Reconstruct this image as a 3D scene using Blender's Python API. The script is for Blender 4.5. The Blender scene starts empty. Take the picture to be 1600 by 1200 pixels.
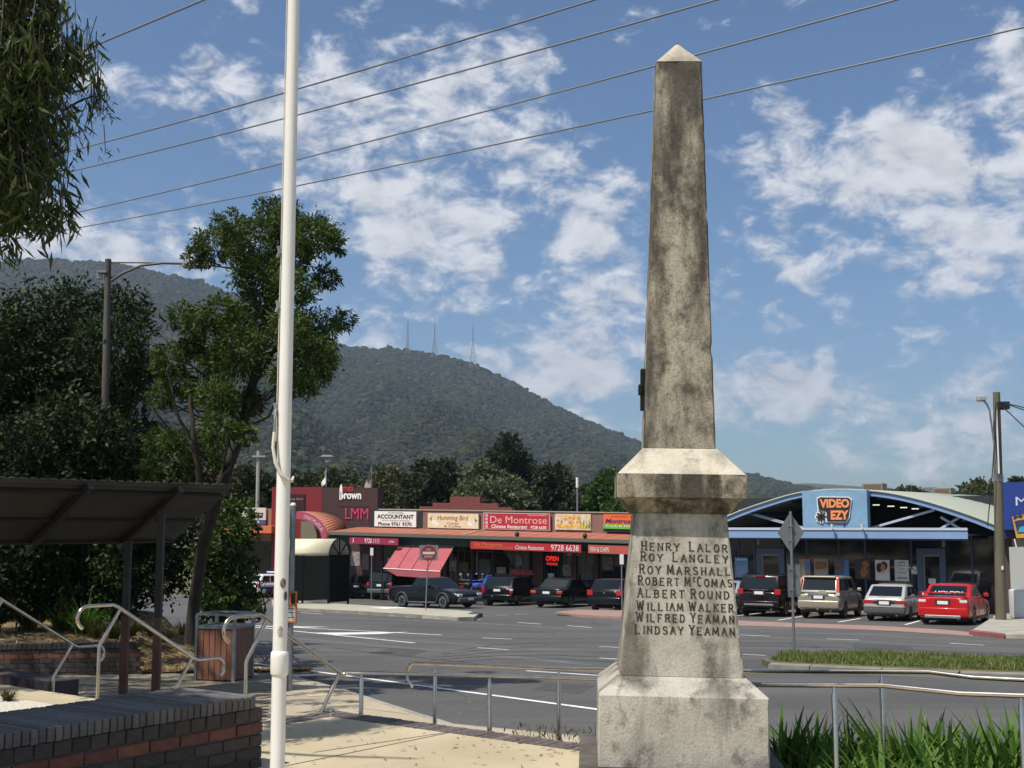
import bpy, bmesh, math, random
import numpy as np
from mathutils import Vector, Matrix, Euler
random.seed(7); RNG = np.random.default_rng(7)
sc = bpy.context.scene
C = sc.collection

# ------------------------------------------------------------------ camera
FPX = 1900.0                       # focal length in units of a 1600 px wide frame
PITCH = math.atan(220.0 / FPX)
EYE = Vector((0, 0, 1.7))          # the plaza paving is z = 0
cam_d = bpy.data.cameras.new('camera')
cam_d.sensor_width = 36; cam_d.lens = FPX / 1600 * 36
cam_d.clip_start = 0.1; cam_d.clip_end = 20000
cam = bpy.data.objects.new('camera', cam_d); C.objects.link(cam)
cam.location = EYE; cam.rotation_euler = (math.pi / 2 + PITCH, 0, 0)
sc.camera = cam

# ------------------------------------------------------------------ light
SUN_EL = math.radians(59.5); SUN_AZ = math.radians(48)     # azimuth: behind the viewer, to the left
TO_SUN = Vector((-math.sin(SUN_AZ) * math.cos(SUN_EL), -math.cos(SUN_AZ) * math.cos(SUN_EL), math.sin(SUN_EL)))
sun_d = bpy.data.lights.new('sun', 'SUN'); sun_d.energy = 5.0; sun_d.angle = math.radians(0.53)
sun_d.color = (1.0, 0.93, 0.82)
sun = bpy.data.objects.new('sun', sun_d); C.objects.link(sun)
sun.rotation_euler = TO_SUN.to_track_quat('Z', 'Y').to_euler()
sun.location = (-10, -20, 40)
SKY_STRENGTH = 0.08
sc.view_settings.view_transform = 'Standard'; sc.view_settings.look = 'None'
sc.view_settings.gamma = 1.0; sc.view_settings.exposure = 0.18
sc.view_settings.use_curve_mapping = False

def cam_dir(px, py):
    f = Vector((0, math.cos(PITCH), math.sin(PITCH))); u = Vector((0, -math.sin(PITCH), math.cos(PITCH)))
    return Vector((1, 0, 0)) * ((px - 800) / FPX) + f - u * ((py - 600) / FPX)

world = bpy.data.worlds.new('World'); sc.world = world; world.use_nodes = True
def build_sky():
    nt = world.node_tree; N = nt.nodes; Lk = nt.links; N.clear()
    out = N.new('ShaderNodeOutputWorld'); bg = N.new('ShaderNodeBackground'); bg.inputs['Strength'].default_value = SKY_STRENGTH
    Lk.new(bg.outputs[0], out.inputs[0])
    sky = N.new('ShaderNodeTexSky'); sky.sky_type = 'NISHITA'; sky.sun_disc = False
    sky.sun_elevation = SUN_EL; sky.sun_rotation = math.atan2(TO_SUN.x, TO_SUN.y)
    sky.altitude = 0; sky.air_density = 1.0; sky.dust_density = 0.7; sky.ozone_density = 3.5
    tc = N.new('ShaderNodeTexCoord')
    def math_(op, a, b=None, clamp=False):
        n = N.new('ShaderNodeMath'); n.operation = op; n.use_clamp = clamp
        for i, v in enumerate((a, b)):
            if v is None: continue
            if isinstance(v, (int, float)): n.inputs[i].default_value = v
            else: Lk.new(v, n.inputs[i])
        return n.outputs[0]
    def vmath(op, a, b=None):
        n = N.new('ShaderNodeVectorMath'); n.operation = op
        for i, v in enumerate((a, b)):
            if v is None: continue
            if isinstance(v, (tuple, Vector)): n.inputs[i].default_value = v
            else: Lk.new(v, n.inputs[i])
        return n
    d = vmath('NORMALIZE', tc.outputs['Generated']).outputs[0]
    # cloud groups: centre direction and angular radii of each bank of cumulus
    banks = [((540, 190), .10, .07, 1.2), ((640, 320), .11, .09, 1.4), ((770, 130), .06, .05, 1.0), ((760, 240), .07, .08, 1.2), ((650, 200), .07, .06, 1.1),
             ((180, 140), .05, .035, .75), ((310, 140), .055, .035, .8), ((480, 110), .06, .05, .65), ((740, 430), .06, .045, .8),
             ((920, 350), .05, .05, 1.1), ((955, 460), .045, .05, .9), ((1215, 240), .05, .06, 1.05), ((1175, 300), .03, .05, .8),
             ((1405, 260), .075, .055, 1.2), ((1480, 360), .075, .06, 1.0), ((1580, 260), .05, .06, 1.0), ((1250, 380), .055, .05, .95),
             ((1420, 420), .05, .03, .8), ((1600, 400), .03, .04, .8), ((1600, 70), .03, .05, .7), ((890, 590), .11, .05, 1.35),
             ((1220, 620), .10, .04, 1.3), ((780, 540), .06, .03, .85), ((1480, 680), .10, .035, 1.1), ((1330, 660), .08, .03, 1.0), ((1560, 590), .06, .03, .9), ((1080, 620), .06, .04, 1.0), ((580, 480), .05, .04, .9),
             ((200, 385), .11, .05, 1.0), ((80, 380), .09, .05, .9), ((180, 300), .04, .03, .5), ((1480, 560), .05, .025, .55), ((110, 30), .04, .05, .6),
             ((1380, 610), .05, .03, .6), ((360, 10), .04, .03, .5), ((1220, 490), .03, .03, .7), ((1140, 440), .03, .04, .7), ((600, 20), .05, .03, .5)]
    tot = None
    for (px, py), rx, ry, s in banks:
        c = cam_dir(px, py).normalized()
        v = vmath('MULTIPLY', vmath('SUBTRACT', d, c).outputs[0], (1 / rx, 1 / rx, 1 / ry)).outputs[0]
        ln = vmath('LENGTH', v).outputs['Value']
        g = math_('MULTIPLY', math_('SUBTRACT', 1.35, ln, True), s * .76)
        tot = g if tot is None else math_('MAXIMUM', tot, g)
    def noise(vec, scale, detail, rough, dist=0.0):
        n = N.new('ShaderNodeTexNoise'); n.inputs['Scale'].default_value = scale; n.inputs['Detail'].default_value = detail
        n.inputs['Roughness'].default_value = rough; n.inputs['Distortion'].default_value = dist
        Lk.new(vec, n.inputs['Vector']); return n.outputs['Fac']
    dz = vmath('MULTIPLY', d, (1, 1, 1.7)).outputs[0]
    fine = noise(dz, 27, 14, .62, .3); mid = noise(vmath('ADD', dz, (3.1, 1.7, .4)).outputs[0], 9, 8, .55, .2)
    wide = noise(vmath('ADD', d, (5.3, .2, 7.1)).outputs[0], 2.6, 3, .5)
    # the rest of the sky carries the same scattered cumulus
    away = N.new('ShaderNodeMapRange'); away.inputs[1].default_value = .93; away.inputs[2].default_value = .80
    dot = vmath('DOT_PRODUCT', d, tuple(cam_dir(800, 450).normalized())).outputs['Value']; Lk.new(dot, away.inputs[0])
    gen = math_('MULTIPLY', math_('MULTIPLY', math_('SUBTRACT', wide, .42, True), 4.5), away.outputs[0])
    dens = math_('ADD', math_('MAXIMUM', tot, gen), math_('MULTIPLY', math_('SUBTRACT', fine, .5), 3.2))
    dens = math_('ADD', dens, math_('MULTIPLY', math_('SUBTRACT', mid, .5), 2.2))
    cov = N.new('ShaderNodeMapRange'); cov.interpolation_type = 'SMOOTHSTEP'
    cov.inputs[1].default_value = .30; cov.inputs[2].default_value = 1.22; cov.inputs[3].default_value = 0; cov.inputs[4].default_value = .93
    Lk.new(dens, cov.inputs[0])
    # self shading: compare with the density a little nearer the sun
    fine2 = noise(vmath('ADD', dz, (-.012, -.004, .022)).outputs[0], 27, 8, .62, .3)
    sh = N.new('ShaderNodeMapRange'); sh.inputs[1].default_value = -.16; sh.inputs[2].default_value = .16
    sh.inputs[3].default_value = .74; sh.inputs[4].default_value = 1.0
    Lk.new(math_('SUBTRACT', fine, fine2), sh.inputs[0])
    core = N.new('ShaderNodeMapRange'); core.inputs[1].default_value = 1.0; core.inputs[2].default_value = 2.4
    core.inputs[3].default_value = 1.0; core.inputs[4].default_value = .84; Lk.new(dens, core.inputs[0])
    cc = N.new('ShaderNodeVectorMath'); cc.operation = 'SCALE'; cc.inputs[0].default_value = (9.6, 9.8, 10.3)
    Lk.new(math_('MULTIPLY', sh.outputs[0], core.outputs[0]), cc.inputs['Scale'])
    mix = N.new('ShaderNodeMix'); mix.data_type = 'RGBA'
    Lk.new(cov.outputs[0], mix.inputs['Factor']); tint = vmath('MULTIPLY', sky.outputs[0], (.84, 1.02, 1.15)).outputs[0]; Lk.new(tint, mix.inputs['A']); Lk.new(cc.outputs[0], mix.inputs['B'])
    Lk.new(mix.outputs['Result'], bg.inputs['Color'])
    world.cycles.sampling_method = 'MANUAL'; world.cycles.sample_map_resolution = 512
build_sky()

# ------------------------------------------------------------------ geometry helpers
def ray(px, py):
    d = cam_dir(px, py); return d / d.y
def at(px, py, depth): return EYE + ray(px, py) * depth
def on_z(px, py, z):
    d = ray(px, py); return EYE + d * ((z - EYE.z) / d.z)
def road_z(y): return -1.1 - 0.032 * (y - 20)
def on_road(px, py, lift=0.0):
    d = ray(px, py); t = (road_z(0) + lift - EYE.z) / (d.z + 0.032); return EYE + d * t
def on_plane(px, py, p, n):
    d = ray(px, py); t = (p - EYE).dot(n) / d.dot(n); return EYE + d * t

class MB:
    """collects shapes for one mesh"""
    def __init__(s): s.v = []; s.f = []
    def add(s, vs, fs):
        o = len(s.v); s.v += [tuple(v) for v in vs]; s.f += [tuple(i + o for i in f) for f in fs]; return s
    def quad(s, a, b, c, d): return s.add((a, b, c, d), ((0, 1, 2, 3),))
    def hexa(s, p): # p: 4 bottom, 4 top, same order (counter-clockwise from above)
        return s.add(p, ((3, 2, 1, 0), (4, 5, 6, 7), (0, 1, 5, 4), (1, 2, 6, 5), (2, 3, 7, 6), (3, 0, 4, 7)))
    def box(s, x0, x1, y0, y1, z0, z1):
        return s.hexa(((x0, y0, z0), (x1, y0, z0), (x1, y1, z0), (x0, y1, z0), (x0, y0, z1), (x1, y0, z1), (x1, y1, z1), (x0, y1, z1)))
    def bar(s, a, b, w, h, up=Vector((0, 0, 1))):
        a = Vector(a); b = Vector(b); d = (b - a).normalized(); x = d.cross(up)
        if x.length < 1e-4: x = d.cross(Vector((0, 1, 0)))
        x = x.normalized() * w / 2; y = x.cross(d).normalized() * h / 2
        return s.add((a - x - y, a + x - y, a + x + y, a - x + y, b - x - y, b + x - y, b + x + y, b - x + y),
                     ((0, 1, 2, 3), (7, 6, 5, 4), (0, 4, 5, 1), (1, 5, 6, 2), (2, 6, 7, 3), (3, 7, 4, 0)))
    def tube(s, pts, r, n=8, caps=True):
        pts = [Vector(p) for p in pts]; m = len(pts)
        rs = r if isinstance(r, (list, tuple)) else [r] * m
        ref = None; vs = []; fs = []
        for i, p in enumerate(pts):
            t = (pts[min(i + 1, m - 1)] - pts[max(i - 1, 0)]).normalized()
            if ref is None:
                ref = t.cross(Vector((0, 0, 1)))
                if ref.length < .05: ref = t.cross(Vector((0, 1, 0)))
            ref = (ref - t * ref.dot(t)).normalized(); b = t.cross(ref)
            for k in range(n):
                a = 2 * math.pi * k / n; vs.append(p + (ref * math.cos(a) + b * math.sin(a)) * rs[i])
        for i in range(m - 1):
            for k in range(n):
                k2 = (k + 1) % n; fs.append((i * n + k, i * n + k2, (i + 1) * n + k2, (i + 1) * n + k))
        if caps: fs += [tuple(range(n - 1, -1, -1)), tuple(range((m - 1) * n, m * n))]
        return s.add(vs, fs)
    def lathe(s, prof, n=16, axis='Z', c=(0, 0, 0)):
        vs = []; fs = []; m = len(prof)
        for r, h in prof:
            for k in range(n):
                a = 2 * math.pi * k / n; p = (r * math.cos(a), r * math.sin(a), h)
                if axis == 'X': p = (h, p[0], p[1])
                if axis == 'Y': p = (p[1], h, p[0])
                vs.append((p[0] + c[0], p[1] + c[1], p[2] + c[2]))
        for i in range(m - 1):
            for k in range(n):
                k2 = (k + 1) % n; fs.append((i * n + k, i * n + k2, (i + 1) * n + k2, (i + 1) * n + k))
        fs += [tuple(range(n - 1, -1, -1)), tuple(range((m - 1) * n, m * n))]
        return s.add(vs, fs)
    def prism(s, poly, off):
        n = len(poly); off = Vector(off); vs = [Vector(p) for p in poly] + [Vector(p) + off for p in poly]
        return s.add(vs, [tuple(range(n - 1, -1, -1)), tuple(range(n, 2 * n))] + [(i, (i + 1) % n, n + (i + 1) % n, n + i) for i in range(n)])
    def xf(s, M): s.v = [tuple(M @ Vector(v)) for v in s.v]; return s
    def mesh(s, name, m=None, smooth=None, bevel=0, bseg=2):
        me = bpy.data.meshes.new(name); me.from_pydata(s.v, [], s.f); me.update()
        bm = bmesh.new(); bm.from_mesh(me)
        bmesh.ops.recalc_face_normals(bm, faces=bm.faces)
        if bevel: bmesh.ops.bevel(bm, geom=[e for e in bm.edges], offset=bevel, segments=bseg, affect='EDGES', profile=.5)
        bm.to_mesh(me); bm.free()
        if smooth is not None:
            me.polygons.foreach_set('use_smooth', [True] * len(me.polygons)); me.set_sharp_from_angle(angle=math.radians(smooth))
        if m: me.materials.append(m)
        return me

def tag(o, label=None, cat=None, group=None, kind=None):
    if label: o['label'] = label
    if cat: o['category'] = cat
    if group: o['group'] = group
    if kind: o['kind'] = kind
    return o
def put(name, me, parent=None, local=False):
    o = bpy.data.objects.new(name, me); C.objects.link(o)
    if parent is not None:
        o.parent = parent
        if not local: o.matrix_parent_inverse = world_of(parent).inverted()
    return o
def world_of(o):
    M = o.matrix_basis.copy()
    if o.parent: M = world_of(o.parent) @ o.matrix_parent_inverse @ M
    return M
def empty(name, loc, rz=0.0, rx=0.0, ry=0.0):
    o = bpy.data.objects.new(name, None); C.objects.link(o); o.location = loc; o.rotation_euler = (rx, ry, rz)
    o.empty_display_size = .2; return o
def build(name, mb, m, parent=None, local=False, **k):
    tags = {q: k.pop(q) for q in ('label', 'cat', 'group', 'kind') if q in k}
    o = put(name, mb.mesh(name, m, **k), parent, local); tag(o, **tags); return o
def np_mesh(name, V, F, m, smooth=False):
    me = bpy.data.meshes.new(name); V = np.asarray(V, np.float32); F = np.asarray(F, np.int32)
    k = F.shape[1]; me.vertices.add(len(V)); me.vertices.foreach_set('co', V.ravel())
    me.loops.add(F.size); me.loops.foreach_set('vertex_index', F.ravel())
    me.polygons.add(len(F)); me.polygons.foreach_set('loop_start', np.arange(0, F.size, k, dtype=np.int32))
    me.polygons.foreach_set('loop_total', np.full(len(F), k, np.int32))
    me.update(calc_edges=True); me.validate()
    if smooth: me.polygons.foreach_set('use_smooth', [True] * len(me.polygons))
    if m: me.materials.append(m)
    return me
def copy_tree(o, parent=None):
    c = o.copy(); C.objects.link(c); c.parent = parent
    for ch in o.children: copy_tree(ch, c)
    return c

# ------------------------------------------------------------------ materials
MATS = {}
def mat(name, col, rough=.7, metal=0.0, var=0.0, scale=3.0, col2=None, bump=0.0, bscale=None, stretch=(1, 1, 1), spec=.5, coat=0.0, coords='Object', detail=6, lo=.35, hi=.65, alpha=None, emit=0.0, fine=0.0, fscale=60):
    if name in MATS: return MATS[name]
    m = bpy.data.materials.new(name); m.use_nodes = True; nt = m.node_tree; N = nt.nodes; L = nt.links
    b = N['Principled BSDF']; b.inputs['Roughness'].default_value = rough; b.inputs['Metallic'].default_value = metal
    b.inputs['Specular IOR Level'].default_value = spec; b.inputs['Coat Weight'].default_value = coat; b.inputs['Coat Roughness'].default_value = .04
    b.inputs['Base Color'].default_value = (*col, 1)
    if emit: b.inputs['Emission Color'].default_value = (*col, 1); b.inputs['Emission Strength'].default_value = emit
    if var or col2 or bump:
        tc = N.new('ShaderNodeTexCoord'); mp = N.new('ShaderNodeMapping'); mp.inputs['Scale'].default_value = stretch
        L.new(tc.outputs[coords], mp.inputs['Vector'])
        n = N.new('ShaderNodeTexNoise'); n.inputs['Scale'].default_value = scale; n.inputs['Detail'].default_value = detail; n.inputs['Roughness'].default_value = .6
        L.new(mp.outputs[0], n.inputs['Vector'])
        if var or col2:
            r = N.new('ShaderNodeMapRange'); r.inputs[1].default_value = lo; r.inputs[2].default_value = hi; L.new(n.outputs['Fac'], r.inputs[0])
            mx = N.new('ShaderNodeMix'); mx.data_type = 'RGBA'; L.new(r.outputs[0], mx.inputs['Factor'])
            c2 = col2 or tuple(min(1, c * (1 + var)) for c in col); c1 = col if col2 else tuple(c * (1 - var) for c in col)
            mx.inputs['A'].default_value = (*c1, 1); mx.inputs['B'].default_value = (*c2, 1)
            outc = mx.outputs['Result']
            if fine:
                n3 = N.new('ShaderNodeTexNoise'); n3.inputs['Scale'].default_value = fscale; n3.inputs['Detail'].default_value = 3
                L.new(tc.outputs[coords], n3.inputs['Vector'])
                r3 = N.new('ShaderNodeMapRange'); r3.inputs[1].default_value = .3; r3.inputs[2].default_value = .7
                r3.inputs[3].default_value = 1 - fine; r3.inputs[4].default_value = 1 + fine; L.new(n3.outputs['Fac'], r3.inputs[0])
                sc_ = N.new('ShaderNodeVectorMath'); sc_.operation = 'SCALE'; L.new(outc, sc_.inputs[0]); L.new(r3.outputs[0], sc_.inputs['Scale']); outc = sc_.outputs[0]
            L.new(outc, b.inputs['Base Color'])
        if bump:
            n2 = N.new('ShaderNodeTexNoise'); n2.inputs['Scale'].default_value = bscale or scale * 6; n2.inputs['Detail'].default_value = 5
            L.new(mp.outputs[0], n2.inputs['Vector'])
            bp = N.new('ShaderNodeBump'); bp.inputs['Strength'].default_value = bump; bp.inputs['Distance'].default_value = .02
            L.new(n2.outputs['Fac'], bp.inputs['Height']); L.new(bp.outputs[0], b.inputs['Normal'])
    MATS[name] = m; return m
def per_object_mat(name, cols, rough=.8, bump=.3, bscale=60, var=.25):
    """colour picked per object (bricks, pavers) with grain"""
    if name in MATS: return MATS[name]
    m = mat(name, cols[0], rough, var=var, scale=12, bump=bump, bscale=bscale); nt = m.node_tree; N = nt.nodes; L = nt.links
    oi = N.new('ShaderNodeObjectInfo'); cr = N.new('ShaderNodeValToRGB'); cr.color_ramp.interpolation = 'LINEAR'
    while len(cr.color_ramp.elements) < len(cols): cr.color_ramp.elements.new(.5)
    for i, c in enumerate(cols): cr.color_ramp.elements[i].position = i / (len(cols) - 1); cr.color_ramp.elements[i].color = (*c, 1)
    L.new(oi.outputs['Random'], cr.inputs[0])
    mix = [n for n in N if n.type == 'MIX'][0]; old = mix.outputs['Result']
    mu = N.new('ShaderNodeMix'); mu.data_type = 'RGBA'; mu.blend_type = 'MULTIPLY'; mu.inputs['Factor'].default_value = 1
    mix.inputs['A'].default_value = (1 - var, 1 - var, 1 - var, 1); mix.inputs['B'].default_value = (1 + var, 1 + var, 1 + var, 1)
    L.new(cr.outputs[0], mu.inputs['A']); L.new(old, mu.inputs['B']); L.new(mu.outputs['Result'], N['Principled BSDF'].inputs['Base Color'])
    return m
def leaf_mat(name, dark, light, scale=1.5, trans=.35, rough=.58, third=None):
    if name in MATS: return MATS[name]
    m = bpy.data.materials.new(name); m.use_nodes = True; nt = m.node_tree; N = nt.nodes; L = nt.links
    b = N['Principled BSDF']; b.inputs['Roughness'].default_value = rough; b.inputs['Specular IOR Level'].default_value = .22
    g = N.new('ShaderNodeNewGeometry'); cr = N.new('ShaderNodeValToRGB')
    cr.color_ramp.elements[0].color = (*dark, 1); cr.color_ramp.elements[1].color = (*light, 1)
    if third:
        e = cr.color_ramp.elements.new(.88); e.color = (*light, 1); cr.color_ramp.elements[2].color = (*third, 1)
    L.new(g.outputs['Random Per Island'], cr.inputs[0])
    t = N.new('ShaderNodeBsdfTranslucent'); mx = N.new('ShaderNodeMixShader'); mx.inputs[0].default_value = trans
    L.new(cr.outputs[0], b.inputs['Base Color']); L.new(cr.outputs[0], t.inputs['Color'])
    L.new(b.outputs[0], mx.inputs[1]); L.new(t.outputs[0], mx.inputs[2]); L.new(mx.outputs[0], N['Material Output'].inputs['Surface'])
    MATS[name] = m; return m

def glass(name='window_glass', col=(.012, .015, .017), rough=.03):
    return mat(name, col, rough, spec=.6)

M_STEEL = mat('brushed_steel', (.62, .55, .46), .24, 1.0, var=.10, scale=9)
M_GALV = mat('galvanised_steel', (.30, .31, .31), .5, .8, var=.15, scale=6)
M_WHITE = mat('white_paint', (.78, .76, .70), .4, var=.05, scale=4)
M_BLACK = mat('black_plastic', (.012, .012, .013), .5)
M_DARKFRAME = mat('dark_frame', (.02, .022, .022), .5)
M_RUBBER = mat('tyre_rubber', (.014, .014, .014), .85)
M_CONC = mat('concrete', (.34, .32, .27), .9, var=.2, scale=1.2, bump=.3, bscale=40, fine=.12)
M_PAINT = mat('road_paint', (.72, .71, .66), .7, var=.14, scale=2.5, fine=.15, fscale=25)

# ------------------------------------------------------------------ lettering
_tc = {}
def glyphs(s, bold=.0, shear=0.0):
    key = (s, bold, shear)
    if key not in _tc:
        cu = bpy.data.curves.new('t', 'FONT'); cu.body = s; cu.offset = bold; cu.shear = shear; cu.resolution_u = 3; cu.fill_mode = 'FRONT'
        o = bpy.data.objects.new('t', cu); C.objects.link(o)
        dg = bpy.context.evaluated_depsgraph_get(); dg.update(); me = bpy.data.meshes.new_from_object(o.evaluated_get(dg))
        V = [tuple(v.co) for v in me.vertices]; F = [tuple(p.vertices) for p in me.polygons]
        bpy.data.objects.remove(o); bpy.data.curves.remove(cu); bpy.data.meshes.remove(me); _tc[key] = (V, F)
    return _tc[key]
def text_into(mb, s, o, ex, ez, w, h, bold=.0, shear=0.0, lift=None):
    """fit the text into a w x h rectangle whose lower left corner is o"""
    V, F = glyphs(s, bold, shear)
    if not V: return mb
    xs = [v[0] for v in V]; ys = [v[1] for v in V]; x0, x1, y0, y1 = min(xs), max(xs), min(ys), max(ys)
    o = Vector(o) + (Vector(lift) if lift is not None else Vector())
    mb.add([o + ex * ((v[0] - x0) / (x1 - x0) * w) + ez * ((v[1] - y0) / max(y1 - y0, 1e-6) * h) for v in V], F); return mb

# ------------------------------------------------------------------ facade frame
class Frame:
    """vertical plane: s runs right along it, t comes out towards the street, z is height"""
    def __init__(s, p, ang, slope=0.0):
        s.o = Vector((p[0], p[1], 0)); s.ex = Vector((math.cos(ang), -math.sin(ang), 0)); s.n = Vector((-math.sin(ang), -math.cos(ang), 0)); s.slope = slope
    def w(s, a, t, z): return s.o + s.ex * a + s.n * t + Vector((0, 0, z + s.slope * a))
    def pick(s, px, py, t=0.0):
        p = on_plane(px, py, s.o + s.n * t, s.n); a = (p - s.o).dot(s.ex); return a, p.z - s.slope * a
    def box(s, mb, a0, a1, t0, t1, z0, z1):
        return mb.hexa([s.w(a0, t1, z0), s.w(a1, t1, z0), s.w(a1, t0, z0), s.w(a0, t0, z0), s.w(a0, t1, z1), s.w(a1, t1, z1), s.w(a1, t0, z1), s.w(a0, t0, z1)])
    def rect(s, x0, y0, x1, y1, t=0.0):
        xm = (x0 + x1) / 2; ym = (y0 + y1) / 2
        return s.pick(x0, ym, t)[0], s.pick(x1, ym, t)[0], s.pick(xm, y1, t)[1], s.pick(xm, y0, t)[1]
    def text(s, mb, st, a0, a1, z0, z1, t, **k):
        ex = s.ex + Vector((0, 0, s.slope)); return text_into(mb, st, s.w(a0, t, z0), ex, Vector((0, 0, 1)), a1 - a0, z1 - z0, **k)
    def base(s, a, t=0.0, z=None):
        p = s.w(a, t, 0); p.z = road_z(p.y) if z is None else z; return p

# ================================================================== SETTING: ground, road, pavements
U = Vector((.787, -.617, 0)).normalized(); V = Vector((.617, .787, 0)).normalized(); Z = Vector((0, 0, 1))
K = on_z(518, 1110, 0)                                   # outer corner of the raised plaza
def rp(p, lift=0.0): return Vector((p[0], p[1], road_z(p[1]) + lift))

def sheet(name, pts, m, parent=None, **t):
    o = build(name, MB().add(pts, [tuple(range(len(pts)))]), m, parent, **t); return o
def asphalt(name, c1, c2, patch):
    m = bpy.data.materials.new(name); m.use_nodes = True; N = m.node_tree.nodes; L = m.node_tree.links; b = N['Principled BSDF']; b.inputs['Roughness'].default_value = .82
    tc = N.new('ShaderNodeTexCoord')
    def nz(s, d, r=.6, st=None):
        n = N.new('ShaderNodeTexNoise'); n.inputs['Scale'].default_value = s; n.inputs['Detail'].default_value = d; n.inputs['Roughness'].default_value = r
        src = tc.outputs['Object']
        if st:
            mp = N.new('ShaderNodeMapping'); mp.inputs['Scale'].default_value = st; mp.inputs['Rotation'].default_value = (0, 0, math.radians(42)); L.new(src, mp.inputs[0]); src = mp.outputs[0]
        L.new(src, n.inputs['Vector']); return n.outputs['Fac']
    def mr(f, a, b_, c, d):
        r = N.new('ShaderNodeMapRange'); r.inputs[1].default_value = a; r.inputs[2].default_value = b_; r.inputs[3].default_value = c; r.inputs[4].default_value = d; L.new(f, r.inputs[0]); return r.outputs[0]
    def mul(a, b_):
        n = N.new('ShaderNodeMath'); n.operation = 'MULTIPLY'; L.new(a, n.inputs[0]); L.new(b_, n.inputs[1]); return n.outputs[0]
    big = mr(nz(.12, 5), .35, .65, .82, 1.15); streak = mr(nz(.5, 4, .5, (.12, 1.6, 1)), .3, .7, .78, 1.2); gr = mr(nz(90, 2), .3, .7, .72, 1.3); gr2 = mr(nz(9, 4), .3, .7, .9, 1.1)
    f = mul(mul(big, streak), mul(gr, gr2))
    s = N.new('ShaderNodeVectorMath'); s.operation = 'SCALE'; s.inputs[0].default_value = c1; L.new(f, s.inputs['Scale'])
    vo = N.new('ShaderNodeTexVoronoi'); vo.feature = 'DISTANCE_TO_EDGE'; vo.inputs['Scale'].default_value = .16
    dn = N.new('ShaderNodeTexNoise'); dn.inputs['Scale'].default_value = .8; dn.inputs['Detail'].default_value = 5; L.new(tc.outputs['Object'], dn.inputs['Vector'])
    ad = N.new('ShaderNodeVectorMath'); ad.operation = 'ADD'; L.new(tc.outputs['Object'], ad.inputs[0]); L.new(dn.outputs['Color'], ad.inputs[1]); L.new(ad.outputs[0], vo.inputs['Vector'])
    ck = mr(vo.outputs['Distance'], .002, .0055, 1.0, 0.0)
    mx = N.new('ShaderNodeMix'); mx.data_type = 'RGBA'; L.new(mul(ck, mr(nz(.3, 2), .38, .55, 0, .9)), mx.inputs['Factor']); L.new(s.outputs[0], mx.inputs['A']); mx.inputs['B'].default_value = (*c2, 1)
    L.new(mx.outputs['Result'], b.inputs['Base Color'])
    bp = N.new('ShaderNodeBump'); bp.inputs['Strength'].default_value = .35; bp.inputs['Distance'].default_value = .01; L.new(nz(70, 3), bp.inputs['Height']); L.new(bp.outputs[0], b.inputs['Normal'])
    return m
M_ASPH = asphalt('asphalt', (.088, .086, .083), (.03, .03, .03), .2)
M_EARTH = mat('dry_earth_and_grass', (.07, .075, .03), .95, scale=.6, col2=(.13, .11, .05), bump=.4)
M_SAND = mat('sand_coloured_concrete', (.40, .335, .215), .88, scale=.9, col2=(.50, .43, .295), bump=.25, bscale=70, fine=.07, fscale=90)
M_SAND2 = mat('worn_footpath_concrete', (.36, .305, .215), .9, scale=.7, col2=(.45, .39, .285), bump=.25, bscale=70, fine=.08, fscale=60)

# one ground sheet to the horizon; it follows the fall of the road, then levels out
gy = [-80, 0, 30, 60, 92, 100, 140, 300, 700, 1500, 4000, 9000]
gz = [road_z(y) - .05 if y <= 92 else road_z(92) - .05 + (y - 92) * .004 for y in gy[:8]] + [-2.0, -2.0, -2.0, -2.0]
mb = MB(); xs = [-6000, -600, -80, 80, 600, 6000]
for y, z in zip(gy, gz):
    for x in xs: mb.v.append((x, y, z))
for j in range(len(gy) - 1):
    for i in range(len(xs) - 1):
        a = j * len(xs) + i; mb.f.append((a, a + 1, a + 1 + len(xs), a + len(xs)))
build('ground', mb, M_EARTH, kind='structure')
road = sheet('road', [rp(p) for p in ((-60, -20), (60, -20), (60, 72), (20, 74), (-20, 88), (-60, 88))], M_ASPH, kind='structure')

def mark(pts, name='road_marking', m=M_PAINT, lift=.006):
    return sheet(name, [on_road(x, y, lift) for x, y in pts], m, road)
def line(x0, y0, x1, y1, w=.11, m=M_PAINT, lift=.006):
    a = on_road(x0, y0, lift); b = on_road(x1, y1, lift); d = (b - a).normalized(); s = Vector((-d.y, d.x, 0)) * w / 2
    n = max(1, int((b - a).length / 3)); pts = [a.lerp(b, i / n) for i in range(n + 1)]
    return sheet('road_marking', [rp(p - s, lift) for p in pts] + [rp(p + s, lift) for p in reversed(pts)], m, road)
line(380, 1034, 940, 1109, .13); line(940, 1109, 1000, 1116, .13)
line(395, 977, 690, 992, .14); line(395, 979.5, 648, 1004.5, .14)
mark([(400, 978), (452, 978.5), (515, 979.5), (452, 981)]); mark([(492, 988.5), (640, 987.5), (592, 990.5), (515, 992)])
line(470, 957, 504, 959.5); line(400, 1003, 420, 1005)
for q in ((754, 996.5, 800, 998.5), (746, 1012, 795, 1015), (808, 972.5, 845, 975), (886, 977.5, 925, 980.5), (936, 1010, 975, 1012), (936, 1028, 975, 1030.5), (718, 966.5, 752, 968),
          (746, 962, 760, 962), (774, 961, 794, 960.5), (805, 959.8, 824, 959.3), (1157, 992, 1203, 994), (1292, 998, 1342, 1000), (1160, 1022, 1196, 1024), (1484, 1005, 1538, 1008), (822, 1048, 962, 1057),
          (1150, 1046, 1240, 1049)): line(*q)
for q in ((1216, 969, 1258, 962), (1310, 972, 1345, 966), (1414, 976, 1437, 970), (1150, 962, 1185, 958), (783, 946.5, 808, 946.8), (702, 948, 716, 948)): line(*q, w=.12)
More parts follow.
